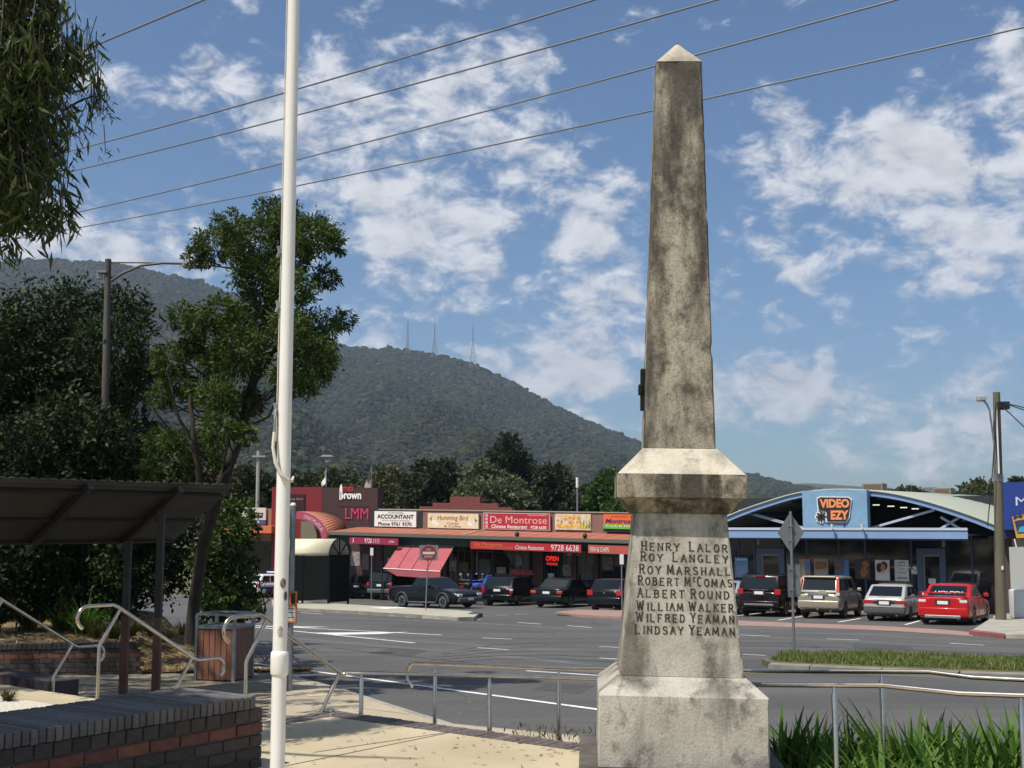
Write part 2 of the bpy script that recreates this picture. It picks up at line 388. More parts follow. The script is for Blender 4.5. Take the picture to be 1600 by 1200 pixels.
# repaired strip of older asphalt and red brick gutter on the far side
M_REDCONC = mat('red_tinted_concrete', (.27, .165, .135), .9, scale=1.5, col2=(.34, .22, .18), bump=.2)
g = [(1140, 969, 977), (1260, 974, 980), (1380, 978, 985), (1480, 984, 991), (1520, 988, 994)]
sheet('gutter', [on_road(x, b, .005) for x, a, b in g] + [on_road(x, a, .005) for x, a, b in reversed(g)], M_REDCONC, road)

M_PATCH = mat('newer_asphalt_patch', (.062, .061, .06), .85, var=.15, scale=3, fine=.3, fscale=80); M_SEAL = mat('bitumen_crack_seal', (.03, .03, .03), .6); M_TYRE = mat('tyre_marks', (.066, .065, .063), .85, var=.2, scale=8, fine=.3, fscale=80); M_PALE = mat('worn_pale_asphalt', (.118, .115, .11), .85, var=.15, scale=2, fine=.3, fscale=80)
for pts in ([(610, 1012), (668, 1016), (640, 1026), (578, 1021)], [(1330, 1006), (1420, 1009), (1428, 1015), (1335, 1012)], [(860, 1066), (930, 1072), (905, 1084), (832, 1077)]): sheet('asphalt_patch', [on_road(x, y, .003) for x, y in pts], M_PATCH, road)
for pts in ([(455, 969), (560, 974), (700, 981), (860, 988)], [(520, 1012), (640, 1026), (780, 1040), (930, 1053)], [(1160, 1008), (1300, 1012), (1480, 1018), (1600, 1022)]):
    for a_, b_ in zip(pts, pts[1:]): line(*a_, *b_, w=.05, m=M_SEAL, lift=.0035)
def scuff(pts, w, m, lift):
    P = [on_road(x, y, lift) for x, y in pts]; Lf = []; Rt = []
    for i, p in enumerate(P):
        d = P[min(i + 1, len(P) - 1)] - P[max(i - 1, 0)]; d.z = 0; d.normalize(); s_ = Vector((-d.y, d.x, 0)) * w / 2 * (.25 if i in (0, len(P) - 1) else 1); Lf.append(rp(p - s_, lift)); Rt.append(rp(p + s_, lift))
    sheet('tyre_mark', Lf + Rt[::-1], m, road)
for k in range(5):
    o_ = k * 9; scuff([(700 - o_, 1018 + o_ * .5), (770, 1008 + o_ * .6), (840 + o_, 1004 + o_ * .7), (930 + o_, 1006 + o_ * .8)], .16, M_TYRE, .0042 + k * .0003)
for k, (x0, y0, x1, y1) in enumerate(((450, 985, 930, 1022), (440, 994, 930, 1040), (470, 962, 960, 985), (1170, 986, 1600, 1003), (1170, 996, 1600, 1013))): scuff([(x0 + (x1 - x0) * f, y0 + (y1 - y0) * f + 1.2 * math.sin(f * 5 + k)) for f in [i / 8 for i in range(9)]], .5, M_PALE, .0022 + k * .0002)

# ------------------------------------------------------------------ footpath in front of the plaza
kp = [Vector((-24, 38, 0)), on_road(395, 1041, .13), on_road(465, 1060, .13), on_road(520, 1075, .13), on_road(600, 1101, .13), on_road(694, 1131, .13)]
kp.append(kp[-1] + U * 4 + V * .2); kp.append(kp[-1] + U * 14)
kerbline = [rp(p, .13) for p in kp]
fp = build('footpath', MB().prism([p for p in kerbline] + [rp((16, -6), .13), rp((-24, -6), .13)], (0, 0, -.4)), M_SAND2, kind='structure')
def kerb(name, pts, parent, w=.16, m=M_CONC, top=.004, depth=.3, side=1):
    mb = MB()
    for i in range(len(pts) - 1):
        a, b = pts[i], pts[i + 1]; d = (b - a); d.z = 0; d.normalize(); s = Vector((-d.y, d.x, 0)) * w * side
        L_ = (b - a).length; n = max(1, int(L_ / 1.2)); g_ = .012 / L_
        for k in range(n):
            p, q = a.lerp(b, k / n + g_), a.lerp(b, (k + 1) / n - g_)
            mb = MB(); up = Z * top; dn = Z * -depth
            r = [p + dn, q + dn, q + s + dn, p + s + dn, p + up, q + up, q + s + up - Z * .02, p + s + up - Z * .02]
            build('kerb_stone', MB().hexa(r), m, parent)
kerb('kerb', kerbline[1:7], fp)
# tactile strip and joints on the footpath
M_TACT = mat('tactile_paving', (.55, .47, .33), .85, scale=40, col2=(.40, .33, .22), lo=.45, hi=.55)
ta = [on_road(468, 1079, .135), on_road(512, 1079, .135), on_road(531, 1086, .135), on_road(482, 1088, .135)]
sheet('tactile_strip', ta, M_TACT, fp)
M_JOINT = mat('dark_joint', (.12, .10, .07), .95)  # own dark colour of the paving joints, laid as thin flat strips
def joint(a, b, parent, w=.012):
    d = (b - a).normalized(); s = Vector((-d.y, d.x, 0)) * w / 2; sheet('joint', [a - s, b - s, b + s, a + s], M_JOINT, parent)
for x0, y0, x1, y1 in ((445, 1078, 512, 1078.5), (430, 1092, 535, 1092), (560, 1106, 640, 1116)): joint(on_road(x0, y0, .1345), on_road(x1, y1, .1345), fp)
# timber-look paving strips of the landing below the steps
M_DECK = mat('weathered_paving', (.17, .15, .11), .9, scale=5, col2=(.25, .22, .16), stretch=(1, 1, 1), bump=.2)
for k in range(30):
    a = K - U * (1.3 + 1.11 * (.35 + k * .26)) + V * (.35 + k * .26)
    pts = [a, a - U * 7.5, a - U * 7.5 + V * .235, a + V * .235]
    build('paving_strip', MB().prism([rp(p, .131) for p in pts], (0, 0, .012 + .004 * (k % 3))), M_DECK, fp)

# ------------------------------------------------------------------ raised plaza
BW = .26                                                  # brick border width
T0 = K - V * .9
pl = [K - V * BW - U * BW * 0, K + U * 9 - V * BW, Vector((13, -8, 0)), Vector((-16, -8, 0)), T0 - U * 8.5 - V * 0, T0 - V * 0]
pl[0] = K - V * BW - U * 0 + U * BW * .0
poly = [K - V * BW + U * .0 - U * 0, pl[1], pl[2], pl[3], pl[4], T0 + U * 0, ]
poly[0] = K - V * BW - U * 0
# inset the corner from the left border too
cin = K - V * BW + U * BW; t_in = T0 + U * BW
plaza = build('plaza', MB().prism([cin, pl[1], pl[2], pl[3], pl[4], T0, t_in], (0, 0, -1.6)), M_SAND, kind='structure')
build('plaza_edge', MB().prism([K - Z * .1, K + U * 9 - Z * .1, K + U * 9 - V * BW - Z * .1, cin - Z * .1, t_in - Z * .1, T0 - Z * .1], (0, 0, -1.5)), mat('dark_brick_mass', (.05, .04, .045), .9, var=.3, bump=.3), plaza)
M_BORDER = per_object_mat('border_bricks', [(.085, .07, .07), (.12, .10, .095), (.10, .08, .085), (.15, .125, .115)], .8)
pav = MB().box(.004, .071, -BW, -.004, -.1, .006).mesh('border_brick', M_BORDER, bevel=.004, bseg=1)
pav2 = MB().box(.004, .071, 0.004, BW, -.1, .006).mesh('border_brick', M_BORDER, bevel=.004, bseg=1)
rz_u = math.atan2(U.y, U.x)
def brick_obj(me, p, rz, parent, name='border_brick', dz=.003):
    o = bpy.data.objects.new(name, me); C.objects.link(o); o.parent = parent
    o.location = p + Z * random.uniform(-dz, dz); o.rotation_euler = (0, 0, rz + random.uniform(-.012, .012)); return o
for k in range(75): brick_obj(pav, K + U * (.075 * k), rz_u, plaza)
rz_v = math.atan2(-V.y, -V.x)
for k in range(3, 12): brick_obj(pav2, K - V * (.075 * k), rz_v, plaza)
build('corner_cap', MB().prism([K + Z * .006, K - U * .02 + Z * .006, cin - U * .02 + Z * .006, cin + U * .01 + Z * .006], (0, 0, -.1)), M_CONC, plaza)
def pj(a, b): joint(a + Z * .003, b + Z * .003, plaza)
pj(on_z(490, 1176, 0), on_z(722, 1141, 0)); pj(on_z(722, 1141, 0) - V * 6, on_z(722, 1141, 0) - V * .02); pj(T0 + U * .3 - V * 1.6 - U * 3, T0 + U * .9 - V * 1.6)
M_TACTW = mat('pale_tactile_tiles', (.60, .57, .48), .8, scale=30, col2=(.48, .45, .38), lo=.45, hi=.55)
sheet('tactile_strip', [T0 - U * 8 - V * .5 + Z * .006, T0 - U * 1.0 - V * .5 + Z * .006, T0 - U * 1.0 - V * 1.1 + Z * .006, T0 - U * 8 - V * 1.1 + Z * .006], M_TACTW, plaza)
steps = empty('steps', T0 - U * 4 + Z * -.7); steps['kind'] = 'structure'
for k in range(3):
    a = T0 + V * (.003 + .32 * k); zt = -.165 * (k + 1)
    build('step', MB().prism([p + Z * zt for p in (a, a + V * .318, a + V * .318 - U * 8.5, a - U * 8.5)], (0, 0, -.6)), M_SAND2, steps)

cw_ = on_z(80, 1066, -.12) + Z * .12
build('cheek_wall', MB().prism([p - Z * .12 for p in (cw_, cw_ - U * 3, cw_ - U * 3 + V * .36, cw_ + V * .36)], (0, 0, -.8)), mat('dark_brick_mass', (.05, .04, .045), .9), steps)

# ------------------------------------------------------------------ brick seat wall, near left
M_DBRICK = per_object_mat('dark_bricks', [(.034, .029, .027), (.055, .043, .04), (.042, .035, .034), (.066, .053, .048)], .75, bump=.4)
M_RBRICK = per_object_mat('red_bricks', [(.13, .045, .026), (.19, .07, .036), (.16, .056, .034), (.10, .04, .03)], .75, bump=.4)
M_CAP = per_object_mat('cap_bricks', [(.095, .09, .088), (.125, .118, .113), (.072, .068, .068), (.15, .14, .13)], .75, bump=.4)
M_MORTAR = mat('mortar', (.10, .09, .08), .95, var=.2, bump=.3)
WA = on_z(414, 1085, .5); WB = on_z(0, 1148, .5); wd = (WB - WA); wd.z = 0; wd.normalize(); wn = Vector((wd.y, -wd.x, 0))
if wn.y < 0: wn = -wn                                       # towards the far side
wrz = math.atan2(wd.y, wd.x)
wall = empty('brick_seat_wall', Vector((WA.x, WA.y, 0)) + wd * 1.2); tag(wall, 'low dark brick seat wall with a red brick course, bottom left', 'wall')
fl = 1 if (Vector((-wd.y, wd.x, 0)).dot(wn) > 0) else -1    # local y sign of the far side
def wall_brick(me, s, z, off, name):
    o = bpy.data.objects.new(name, me); C.objects.link(o); o.parent = wall; o.matrix_parent_inverse = world_of(wall).inverted()
    p = Vector((WA.x, WA.y, 0)) + wd * s + wn * (off + random.uniform(-.004, .004)); o.location = (p.x, p.y, z); o.rotation_euler = (0, 0, wrz + random.uniform(-.006, .006)); return o
def yb(a, b): return (a, b) if fl > 0 else (-b, -a)
WT = .78
capm = [MB().box(.003, .0525 - random.uniform(0, .004), *yb(0, WT), 0, .088).mesh('cap_brick', M_CAP, bevel=.004, bseg=1) for _ in range(3)]
for k in range(60): wall_brick(random.choice(capm), .08 + .0555 * k, .412 + random.uniform(-.003, .003), .0, 'cap_brick')
zc = .412; hs = (.098, .085, .085, .085, .085)
for r, h in enumerate(hs):
    zc -= h; ln = .13 if r == 0 else .245
    me = MB().box(.005, ln - .005, *yb(0, .11), .005, h - .004).mesh('brick', M_RBRICK if r == 1 else M_DBRICK, bevel=.005, bseg=1)
    n = int(3.3 / ln)
    for k in range(n): wall_brick(me, k * ln + (0 if r % 2 else (.0 if r == 0 else -.0)) + (.12 if (r % 2 == 0 and r) else 0), zc, .012, 'brick')
    if r % 2 == 0 and r:
        me2 = MB().box(.005, .115, *yb(0, .11), .005, h - .004).mesh('brick', M_DBRICK, bevel=.005, bseg=1); wall_brick(me2, 0, zc, .012, 'brick')
A0 = Vector((WA.x, WA.y, 0)) + wd * .012
build('mortar', MB().prism([A0 + wn * .026, A0 + wd * 3.3 + wn * .026, A0 + wd * 3.3 + wn * (WT - .02), A0 + wn * (WT - .02)], (0, 0, .412)), M_MORTAR, wall)

# ------------------------------------------------------------------ handrails
def arc(c, a, b, r, n, t0, t1): return [c + a * (r * math.cos(t0 + (t1 - t0) * i / n)) + b * (r * math.sin(t0 + (t1 - t0) * i / n)) for i in range(n + 1)]
def stair_rail(s, label, continue_to=None):
    """rail going down the steps: hooked level end on the plaza, slope, hooked level end below"""
    top = T0 - U * s + V * .02 + Z * .92; bot = T0 - U * s + V * 1.02 + Z * .30
    root = empty('stair_handrail', Vector((top.x, top.y, 0)))
    pts = list(reversed(arc(top - V * .32 - Z * .11, -V, Z, .11, 7, -math.pi * .62, math.pi / 2))) if False else []
    hk = [top - V * .30 - Z * .11 + (-V * math.sin(a) + Z * math.cos(a)) * .11 for a in [math.pi * .85 * (1 - i / 7) for i in range(8)]]
    pts = hk + [top - V * .02, top + V * .03 - Z * .02, bot - V * .03 + Z * .02]
    if continue_to is None:
        pts += [bot + V * .02] + [bot + V * .26 - Z * .10 + (V * math.sin(a) + Z * math.cos(a)) * .10 for a in [math.pi * .85 * i / 7 for i in range(8)]]
    else: pts += [bot]
    build('rail', MB().tube(pts, .018, 10), M_STEEL, root, smooth=60)
    for q, base in ((top + V * .06 - Z * .045, 0.0), (bot - V * .06 + Z * .03, -.66)):
        e = q - V * .22 - Z * .32; b = Vector((e.x, e.y, base))
        build('post', MB().tube([q, e + V * .01, e - Z * .03, b], .0175, 8), M_STEEL, root, smooth=60)
    tag(root, label, 'handrail', 'steel handrails of the steps'); return bot
stair_rail(4.35, 'steel stair handrail cut off by the left edge of the photo')
stair_rail(2.15, 'steel stair handrail with hooked ends rising above the brick seat wall')
cb = stair_rail(-.03, 'steel stair handrail just behind the white flagpole', True)
def ramp_rail(off, pix, posts, label, hook=False, start=None):
    p0 = K + V * off; pts = [on_plane(x, y, p0, V) for x, y in pix]
    root = empty('ramp_handrail', rp(pts[0], .13)); path = list(pts)
    if start is not None: path = [start] + path
    if hook:
        a = pts[0]; path = [a - U * .03 - Z * .24, a - U * .10 - Z * .17, a - U * .11 - Z * .09, a - U * .06 - Z * .02] + path
    build('rail', MB().tube(path, .018, 10), M_STEEL, root, smooth=60)
    for x in posts:
        for i in range(len(pix) - 1):
            if pix[i][0] <= x <= pix[i + 1][0]:
                f = (x - pix[i][0]) / (pix[i + 1][0] - pix[i][0]); y = pix[i][1] + f * (pix[i + 1][1] - pix[i][1])
                t = on_plane(x, y, p0, V); b = rp(t, .12)
                build('post', MB().tube([b, Vector((b.x, b.y, t.z - .07)), Vector((b.x, b.y, t.z - .045)), Vector((b.x, b.y, t.z - .01))], [.0205, .0205, .011, .011], 8), M_STEEL, root, smooth=50)
    tag(root, label, 'handrail'); return pts
RAIL1 = .16; RAIL2 = 1.35
ramp_rail(RAIL1, [(540, 1049.5), (870, 1059), (1100, 1066), (1190, 1070), (1380, 1071), (1500, 1083.5), (1620, 1087.5)], [565, 765, 1303, 1595], 'nearer steel ramp handrail passing behind the monument base', start=cb)
ramp_rail(RAIL2, [(648, 1036), (900, 1045), (1000, 1046.5), (1190, 1048.5), (1452, 1050), (1520, 1058.5), (1620, 1063.5)], [680, 873, 1377], 'farther steel ramp handrail with a hooked free end above the road', hook=True)

# ================================================================== MONUMENT
def stone_mat(name, base, light, dark, streak=.5, lichen=.3, dark_lo=.5, dark_hi=.66, pit=.3):
    m = bpy.data.materials.new(name); m.use_nodes = True; N = m.node_tree.nodes; L = m.node_tree.links; b = N['Principled BSDF']; b.inputs['Roughness'].default_value = .92; b.inputs['Specular IOR Level'].default_value = .25
    tc = N.new('ShaderNodeTexCoord')
    def nz(s, d=6, st=(1, 1, 1), off=(0, 0, 0), r=.62):
        mp = N.new('ShaderNodeMapping'); mp.inputs['Scale'].default_value = st; mp.inputs['Location'].default_value = off; L.new(tc.outputs['Object'], mp.inputs[0])
        n = N.new('ShaderNodeTexNoise'); n.inputs['Scale'].default_value = s; n.inputs['Detail'].default_value = d; n.inputs['Roughness'].default_value = r; L.new(mp.outputs[0], n.inputs['Vector']); return n.outputs['Fac']
    def mr(f, a, b_, c=0., d=1.):
        r = N.new('ShaderNodeMapRange'); r.inputs[1].default_value = a; r.inputs[2].default_value = b_; r.inputs[3].default_value = c; r.inputs[4].default_value = d; L.new(f, r.inputs[0]); return r.outputs[0]
    def mix(f, A, B):
        n = N.new('ShaderNodeMix'); n.data_type = 'RGBA'
        L.new(f, n.inputs['Factor']) if not isinstance(f, float) else setattr(n.inputs['Factor'], 'default_value', f)
        for k, v in (('A', A), ('B', B)):
            if isinstance(v, tuple): n.inputs[k].default_value = (*v, 1)
            else: L.new(v, n.inputs[k])
        return n.outputs['Result']
    c = mix(mr(nz(3.2), .35, .68), base, light)
    c = mix(mr(nz(7, 8, (1, 1, .6), (2, 1, 5)), .52, .70, 0, lichen), c, (.33, .27, .13))               # ochre lichen
    c = mix(mr(nz(3.4, 9, (1, 1, .22), (7, 3, 1)), dark_lo, dark_hi, 0, streak), c, dark)               # rain streaks
    c = mix(mr(nz(6.5, 10, (1, 1, .7), (1, 9, 2), .7), dark_lo + .03, dark_hi + .02, 0, streak), c, dark)  # black lichen
    c = mix(mr(nz(78, 5, (1, 1, .8), (0, 0, 0), .72), .49, .64, 0, pit), c, dark)                        # pits
    c = mix(mr(nz(80, 3, (1, 1, 1), (4, 4, 4)), .60, .74, 0, .22), c, tuple(min(1, x * 1.3) for x in light))
    L.new(c, b.inputs['Base Color'])
    bp = N.new('ShaderNodeBump'); bp.inputs['Strength'].default_value = .45; bp.inputs['Distance'].default_value = .012; L.new(nz(48, 6), bp.inputs['Height']); L.new(bp.outputs[0], b.inputs['Normal'])
    return m
M_STONE_S = stone_mat('lichened_shaft_stone', (.34, .305, .235), (.46, .42, .335), (.05, .045, .038), .86, .4, .435, .60, .55)
M_STONE_P = stone_mat('pale_pedestal_stone', (.36, .34, .29), (.50, .475, .41), (.075, .067, .056), .7, .25, .475, .63)
M_STONE_C = stone_mat('stained_cap_stone', (.30, .265, .20), (.43, .39, .30), (.042, .035, .028), .9, .5, .43, .58, .45)
M_STONE_T = stone_mat('bright_weathered_stone', (.47, .43, .34), (.62, .575, .47), (.13, .11, .09), .6, .35, .50, .66)
M_STONE_B = stone_mat('base_stone', (.36, .34, .295), (.50, .475, .42), (.065, .058, .05), .72, .22, .475, .63)
MROT = math.radians(-3.5)
mc = at(1058.5, 1190, 9.2); MC = Vector((mc.x, mc.y, 0))
def px_w(p): return p / FPX * 9.15 / (1 + p / (2 * FPX))
def zat(py, w, px=1066): return (EYE + ray(px, py) * (MC.y - w / 2)).z
W_ = {k: px_w(k) for k in (270, 190, 143, 203, 112, 70)}; W_[270] = px_w(261)
mon = empty('war_memorial_obelisk', MC, MROT, 0, math.radians(.9)); tag(mon, 'weathered stone obelisk memorial with names carved on its pedestal', 'monument')
def frustum(levels, sub=10, seed=0, amp=.004, chip=0):
    """square section loft (half width, z); the edges are worn by small random dents"""
    mb = MB(); rings = []; rnd = random.Random(seed)
    for i in range(len(levels) - 1):
        (h0, z0), (h1, z1) = levels[i], levels[i + 1]; n = max(1, int(abs(z1 - z0) / .06)) if i or True else 1
        for k in range(n + (1 if i == len(levels) - 2 else 0)):
            f = k / n; rings.append((h0 + (h1 - h0) * f, z0 + (z1 - z0) * f))
    M = 6
    for h, z in rings:
        base = len(mb.v)
        cr = .010 + abs(rnd.gauss(0, .004))
        corners = []
        for q in range(4):
            a = math.pi / 2 * q; ca, sa = math.cos(a), math.sin(a)
            for j in range(M):
                t = -1 + 2 * j / (M - 1); x = h + rnd.gauss(0, amp * .35); y = t * (h - cr)
                if j in (0, M - 1) and rnd.random() < .10: x -= rnd.uniform(0, .012)
                mb.v.append((x * ca - y * sa, x * sa + y * ca, z))
    n = 4 * M
    for i in range(len(rings) - 1):
        for k in range(n): k2 = (k + 1) % n; mb.f.append((i * n + k, i * n + k2, (i + 1) * n + k2, (i + 1) * n + k))
    mb.f += [tuple(range(n - 1, -1, -1)), tuple(range((len(rings) - 1) * n, len(rings) * n))]
    return mb
zb0 = .03; zb1 = zat(1087, W_[270]); zb2 = zat(1058, W_[190]); zp1 = zat(803, W_[143]); zm1 = zat(778, W_[203]); zc1 = zat(741, W_[203]); zc2 = zat(701, W_[112], 1066); zs1 = zat(97, W_[70]); zt = zat(68, .0)
h = {k: v / 2 for k, v in W_.items()}; h[70] *= 1.05
build('foundation', MB().box(-.72, .72, -.74, .74, -1.3, zb0 - .004), mat('dark_foundation', (.09, .08, .068), .9, var=.35, scale=6, bump=.5), mon, True, bevel=.015)
build('base', frustum([(h[270], zb0), (h[270], zb1 - .012), (h[270] - .012, zb1), (h[190] + .015, zb2)], seed=1, amp=.004), M_STONE_B, mon, True, smooth=35)
ped = build('pedestal', frustum([(h[190], zb2 + .003), (h[143], zp1)], seed=2, amp=.003), M_STONE_P, mon, True, smooth=35)
build('cornice', frustum([(h[143] + .004, zp1), (h[143] + .03, zp1 + .015), (h[203] - .05, zm1 - .02), (h[203], zm1)], seed=3), M_STONE_C, mon, True, smooth=35)
build('cap_block', frustum([(h[203] + .002, zm1 + .002), (h[203], zc1)], seed=4, amp=.004), M_STONE_C, mon, True, smooth=35)
build('cap_slope', frustum([(h[203] - .004, zc1 + .002), (h[112] + .012, zc2)], seed=5, amp=.005), M_STONE_T, mon, True, smooth=35)
build('shaft', frustum([(h[112], zc2 + .004), (h[70], zs1)], seed=6, amp=.003), M_STONE_S, mon, True, smooth=35)
build('tip', frustum([(h[70] + .003, zs1 + .002), (.006, zt)], seed=7), M_STONE_T, mon, True, smooth=35)
build('bronze_ornament', MB().box(-h[112] - .02, -h[112] + .04, -.05, .02, zc2 + .30, zc2 + .62).box(-h[112] - .035, -h[112], -.06, .03, zc2 + .42, zc2 + .50), mat('dark_bronze', (.02, .018, .015), .5, .6), mon, True, bevel=.008)
# carved capitals: strokes with slab serifs
ARC = lambda cx, cy, rx, ry, a, b, n=9: [(cx + rx * math.cos(math.radians(a + (b - a) * i / n)), cy + ry * math.sin(math.radians(a + (b - a) * i / n))) for i in range(n + 1)]
GL = {'A': [[(.05, 0), (.5, 1), (.95, 0)], [(.25, .36), (.75, .36)]], 'B': [[(.12, 0), (.12, 1)], [(.12, 1), (.5, 1)] + ARC(.5, .77, .3, .23, 90, -90) + [(.12, .54)], [(.12, .54), (.5, .54)] + ARC(.5, .27, .36, .27, 90, -90) + [(.12, 0)]],
      'C': [ARC(.52, .5, .42, .5, 50, 310, 14)], 'D': [[(.12, 0), (.12, 1)], [(.12, 1), (.4, 1)] + ARC(.4, .5, .48, .5, 90, -90, 12) + [(.12, 0)]],
      'E': [[(.12, 0), (.12, 1)], [(.12, 1), (.85, 1)], [(.12, .52), (.65, .52)], [(.12, 0), (.88, 0)]], 'F': [[(.12, 0), (.12, 1)], [(.12, 1), (.85, 1)], [(.12, .52), (.65, .52)]],
      'G': [ARC(.52, .5, .42, .5, 50, 345, 14), [(.92, .38), (.6, .38)], [(.9, .38), (.9, .06)]], 'H': [[(.12, 0), (.12, 1)], [(.88, 0), (.88, 1)], [(.12, .5), (.88, .5)]],
      'I': [[(.5, 0), (.5, 1)]], 'K': [[(.12, 0), (.12, 1)], [(.88, 1), (.15, .42)], [(.38, .58), (.92, 0)]], 'L': [[(.12, 0), (.12, 1)], [(.12, 0), (.85, 0)]],
      'M': [[(.05, 0), (.12, 1), (.5, .15), (.88, 1), (.95, 0)]], 'N': [[(.12, 0), (.12, 1), (.88, 0), (.88, 1)]], 'O': [ARC(.5, .5, .43, .5, 0, 360, 18)],
      'R': [[(.12, 0), (.12, 1)], [(.12, 1), (.5, 1)] + ARC(.5, .75, .34, .25, 90, -90) + [(.12, .5)], [(.45, .5), (.92, 0)]],
      'S': [ARC(.5, .75, .36, .25, 30, 230, 8) + ARC(.5, .25, .38, .25, 70, -150, 9)], 'T': [[(.5, 0), (.5, 1)], [(.05, 1), (.95, 1)]],
      'U': [[(.12, 1), (.12, .35)] + ARC(.5, .35, .38, .35, 180, 360, 10) + [(.88, 1)]], 'W': [[(.02, 1), (.26, 0), (.5, .9), (.74, 0), (.98, 1)]], 'Y': [[(.05, 1), (.5, .48), (.95, 1)], [(.5, .48), (.5, 0)]]}
def carve(mb, ch, o, ex, ez, n, w, hh, th):
    for pl_ in GL[ch]:
        P = [o + ex * (x * w) + ez * (y * hh) for x, y in pl_]
        for i in range(len(P) - 1):
            d = (P[i + 1] - P[i]).normalized(); s = n.cross(d) * th * (.5 if abs(d.dot(ez)) > .5 else .36); e = d * th * .12
            mb.quad(P[i] - s - e, P[i + 1] - s + e, P[i + 1] + s + e, P[i] + s - e)
        for (x, y), p in ((pl_[0], P[0]), (pl_[-1], P[-1])):
            if len(pl_) < 6 and y in (0, 1) and not (len(pl_) == 2 and pl_[0][1] == pl_[1][1]):
                a = ex * (th * 1.05); b = ez * (th * .17); mb.quad(p - a - b, p + a - b, p + a + b, p - a + b)
            elif len(pl_) == 2 and pl_[0][1] == pl_[1][1] and ch in 'EFLT' and x > .5:
                a = ex * (th * .2); b = ez * (th * .75); mb.quad(p - a - b, p + a - b, p + a + b, p - a + b)
M_INK = mat('blackened_lettering', (.028, .025, .021), .9, col2=(.13, .115, .09), scale=45, lo=.5, hi=.75)
MM = world_of(mon); f0 = MM @ Vector((0, -h[190], zb2)); f1 = MM @ Vector((0, -h[143], zp1)); fx = (MM.to_3x3() @ Vector((1, 0, 0))).normalized()
fz = (f1 - f0).normalized(); fn = fx.cross(fz).normalized()
lines = [('HENRY  LALOR', 1002, 860.5, 1141), ('ROY  LANGLEY', 1001, 877.5, 1142), ('ROY MARSHALL', 999, 897, 1146), ('ROBERT McCOMAS', 997, 915, 1148), ('ALBERT ROUND', 996, 934, 1144), ('WILLIAM WALKER', 995, 954, 1150), ('WILFRED YEAMAN', 994, 972, 1151), ('LINDSAY YEAMAN', 992, 991, 1152)]
for txt, x0, yb_, x1 in lines:
    a = on_plane(x0, yb_ - 1.5, f0, fn); b = on_plane(x1, yb_ + 2.0, f0, fn); ln = (b - a).length; ex = (b - a).normalized(); mb = MB()
    units = []; 
    for i, ch in enumerate(txt):
        wd_ = {' ': .42, 'I': .55, 'M': 1.15, 'W': 1.3, 'c': .5}.get(ch, .98); units.append(wd_)
    tot = sum(units); x = 0
    for i, ch in enumerate(txt):
        cap = i == 0 or txt[i - 1] == ' ' or (ch == 'C' and i and txt[i - 1] == 'c')
        if ch != ' ':
            hh = .064 if cap else .051; cw = units[i] / tot * ln * .66; oo = a + ex * (x / tot * ln) + fn * .0035 + fz * random.uniform(-.0015, .0015)
            if ch == 'c': carve(mb, 'C', oo + fz * .03, ex, fz, fn, cw, .03, .007)
            else: carve(mb, ch, oo, ex, fz, fn, cw, hh, .0092 if not cap else .0102)
        x += units[i]
        if mb.v and (i == len(txt) - 1 or txt[i + 1] == ' '): put('carved_name', mb.mesh('carved_name', M_INK), ped); mb = MB()

# ================================================================== FLAGPOLE
fpos = at(433.5, 1190, 5.6); FPX_, FPY_ = fpos.x, fpos.y
pole = empty('flagpole', (FPX_, FPY_, 0)); tag(pole, 'tall white flagpole with a collar joint in front of the street', 'flagpole')
def pz(py): return (EYE + ray(433, py) * FPY_).z
M_POLE = mat('flagpole_paint', (.76, .745, .69), .32, var=.07, scale=5, stretch=(1, 1, .2))
ztop = 9.0; lean = Vector((.0, 0, 0))
build('shaft', MB().tube([(FPX_, FPY_, 0), (FPX_, FPY_, pz(1030))], [0.0332, 0.0332], 24), M_POLE, pole, smooth=60)
build('upper_shaft', MB().tube([(FPX_, FPY_, pz(1030)), (FPX_, FPY_, ztop)], [0.0328, 0.0214], 24), M_POLE, pole, smooth=60)
build('collar', MB().lathe([(0.0324, -0.0000), (0.0376, 0.0052), (0.0402, 0.0131), (0.0411, 0.0875), (0.0394, 0.1050), (0.0332, 0.1111)], 24, c=(FPX_, FPY_, pz(1056))), M_POLE, pole, smooth=50)
build('finial', MB().lathe([(.01, 0), (.06, .03), (.08, .08), (.05, .14), (.01, .16)], 16, c=(FPX_, FPY_, ztop - .01)), M_POLE, pole, smooth=60)
build('base_plate', MB().lathe([(.14, 0.004), (.14, .02), (.07, .03), (.055, .06)], 20, c=(FPX_, FPY_, 0)), M_POLE, pole, smooth=40)
M_ROPE = mat('rope', (.5, .48, .42), .9)
build('halyard', MB().tube([(FPX_ - 0.0367, FPY_ - .01, pz(690)), (FPX_ - 0.0350, FPY_, pz(400)), (FPX_ - 0.0297, FPY_, ztop)], .0027, 6), M_ROPE, pole)
for py in (395, 480, 640): build('cleat', MB().tube([(FPX_ - 0.0499, FPY_ - .01, pz(py) - .025), (FPX_ - 0.0402, FPY_ - .01, pz(py)), (FPX_ - 0.0472, FPY_ - .01, pz(py) + .03)], .008, 6).tube([(FPX_ - 0.0297, FPY_, pz(py)), (FPX_ - 0.0446, FPY_ - .01, pz(py))], .007, 6), M_GALV, pole)
sl = [(FPX_ - 0.0420, FPY_ - .03, pz(676)), (FPX_ - 0.0429, FPY_ - .045, pz(700)), (FPX_ - 0.0297, FPY_ - .045, pz(724)), (FPX_ - 0.0044, FPY_ - .05, pz(742)), (FPX_ + 0.0262, FPY_ - .045, pz(750)), (FPX_ + 0.0446, FPY_ - .03, pz(752)), (FPX_ + 0.0472, FPY_ - .01, pz(745))]
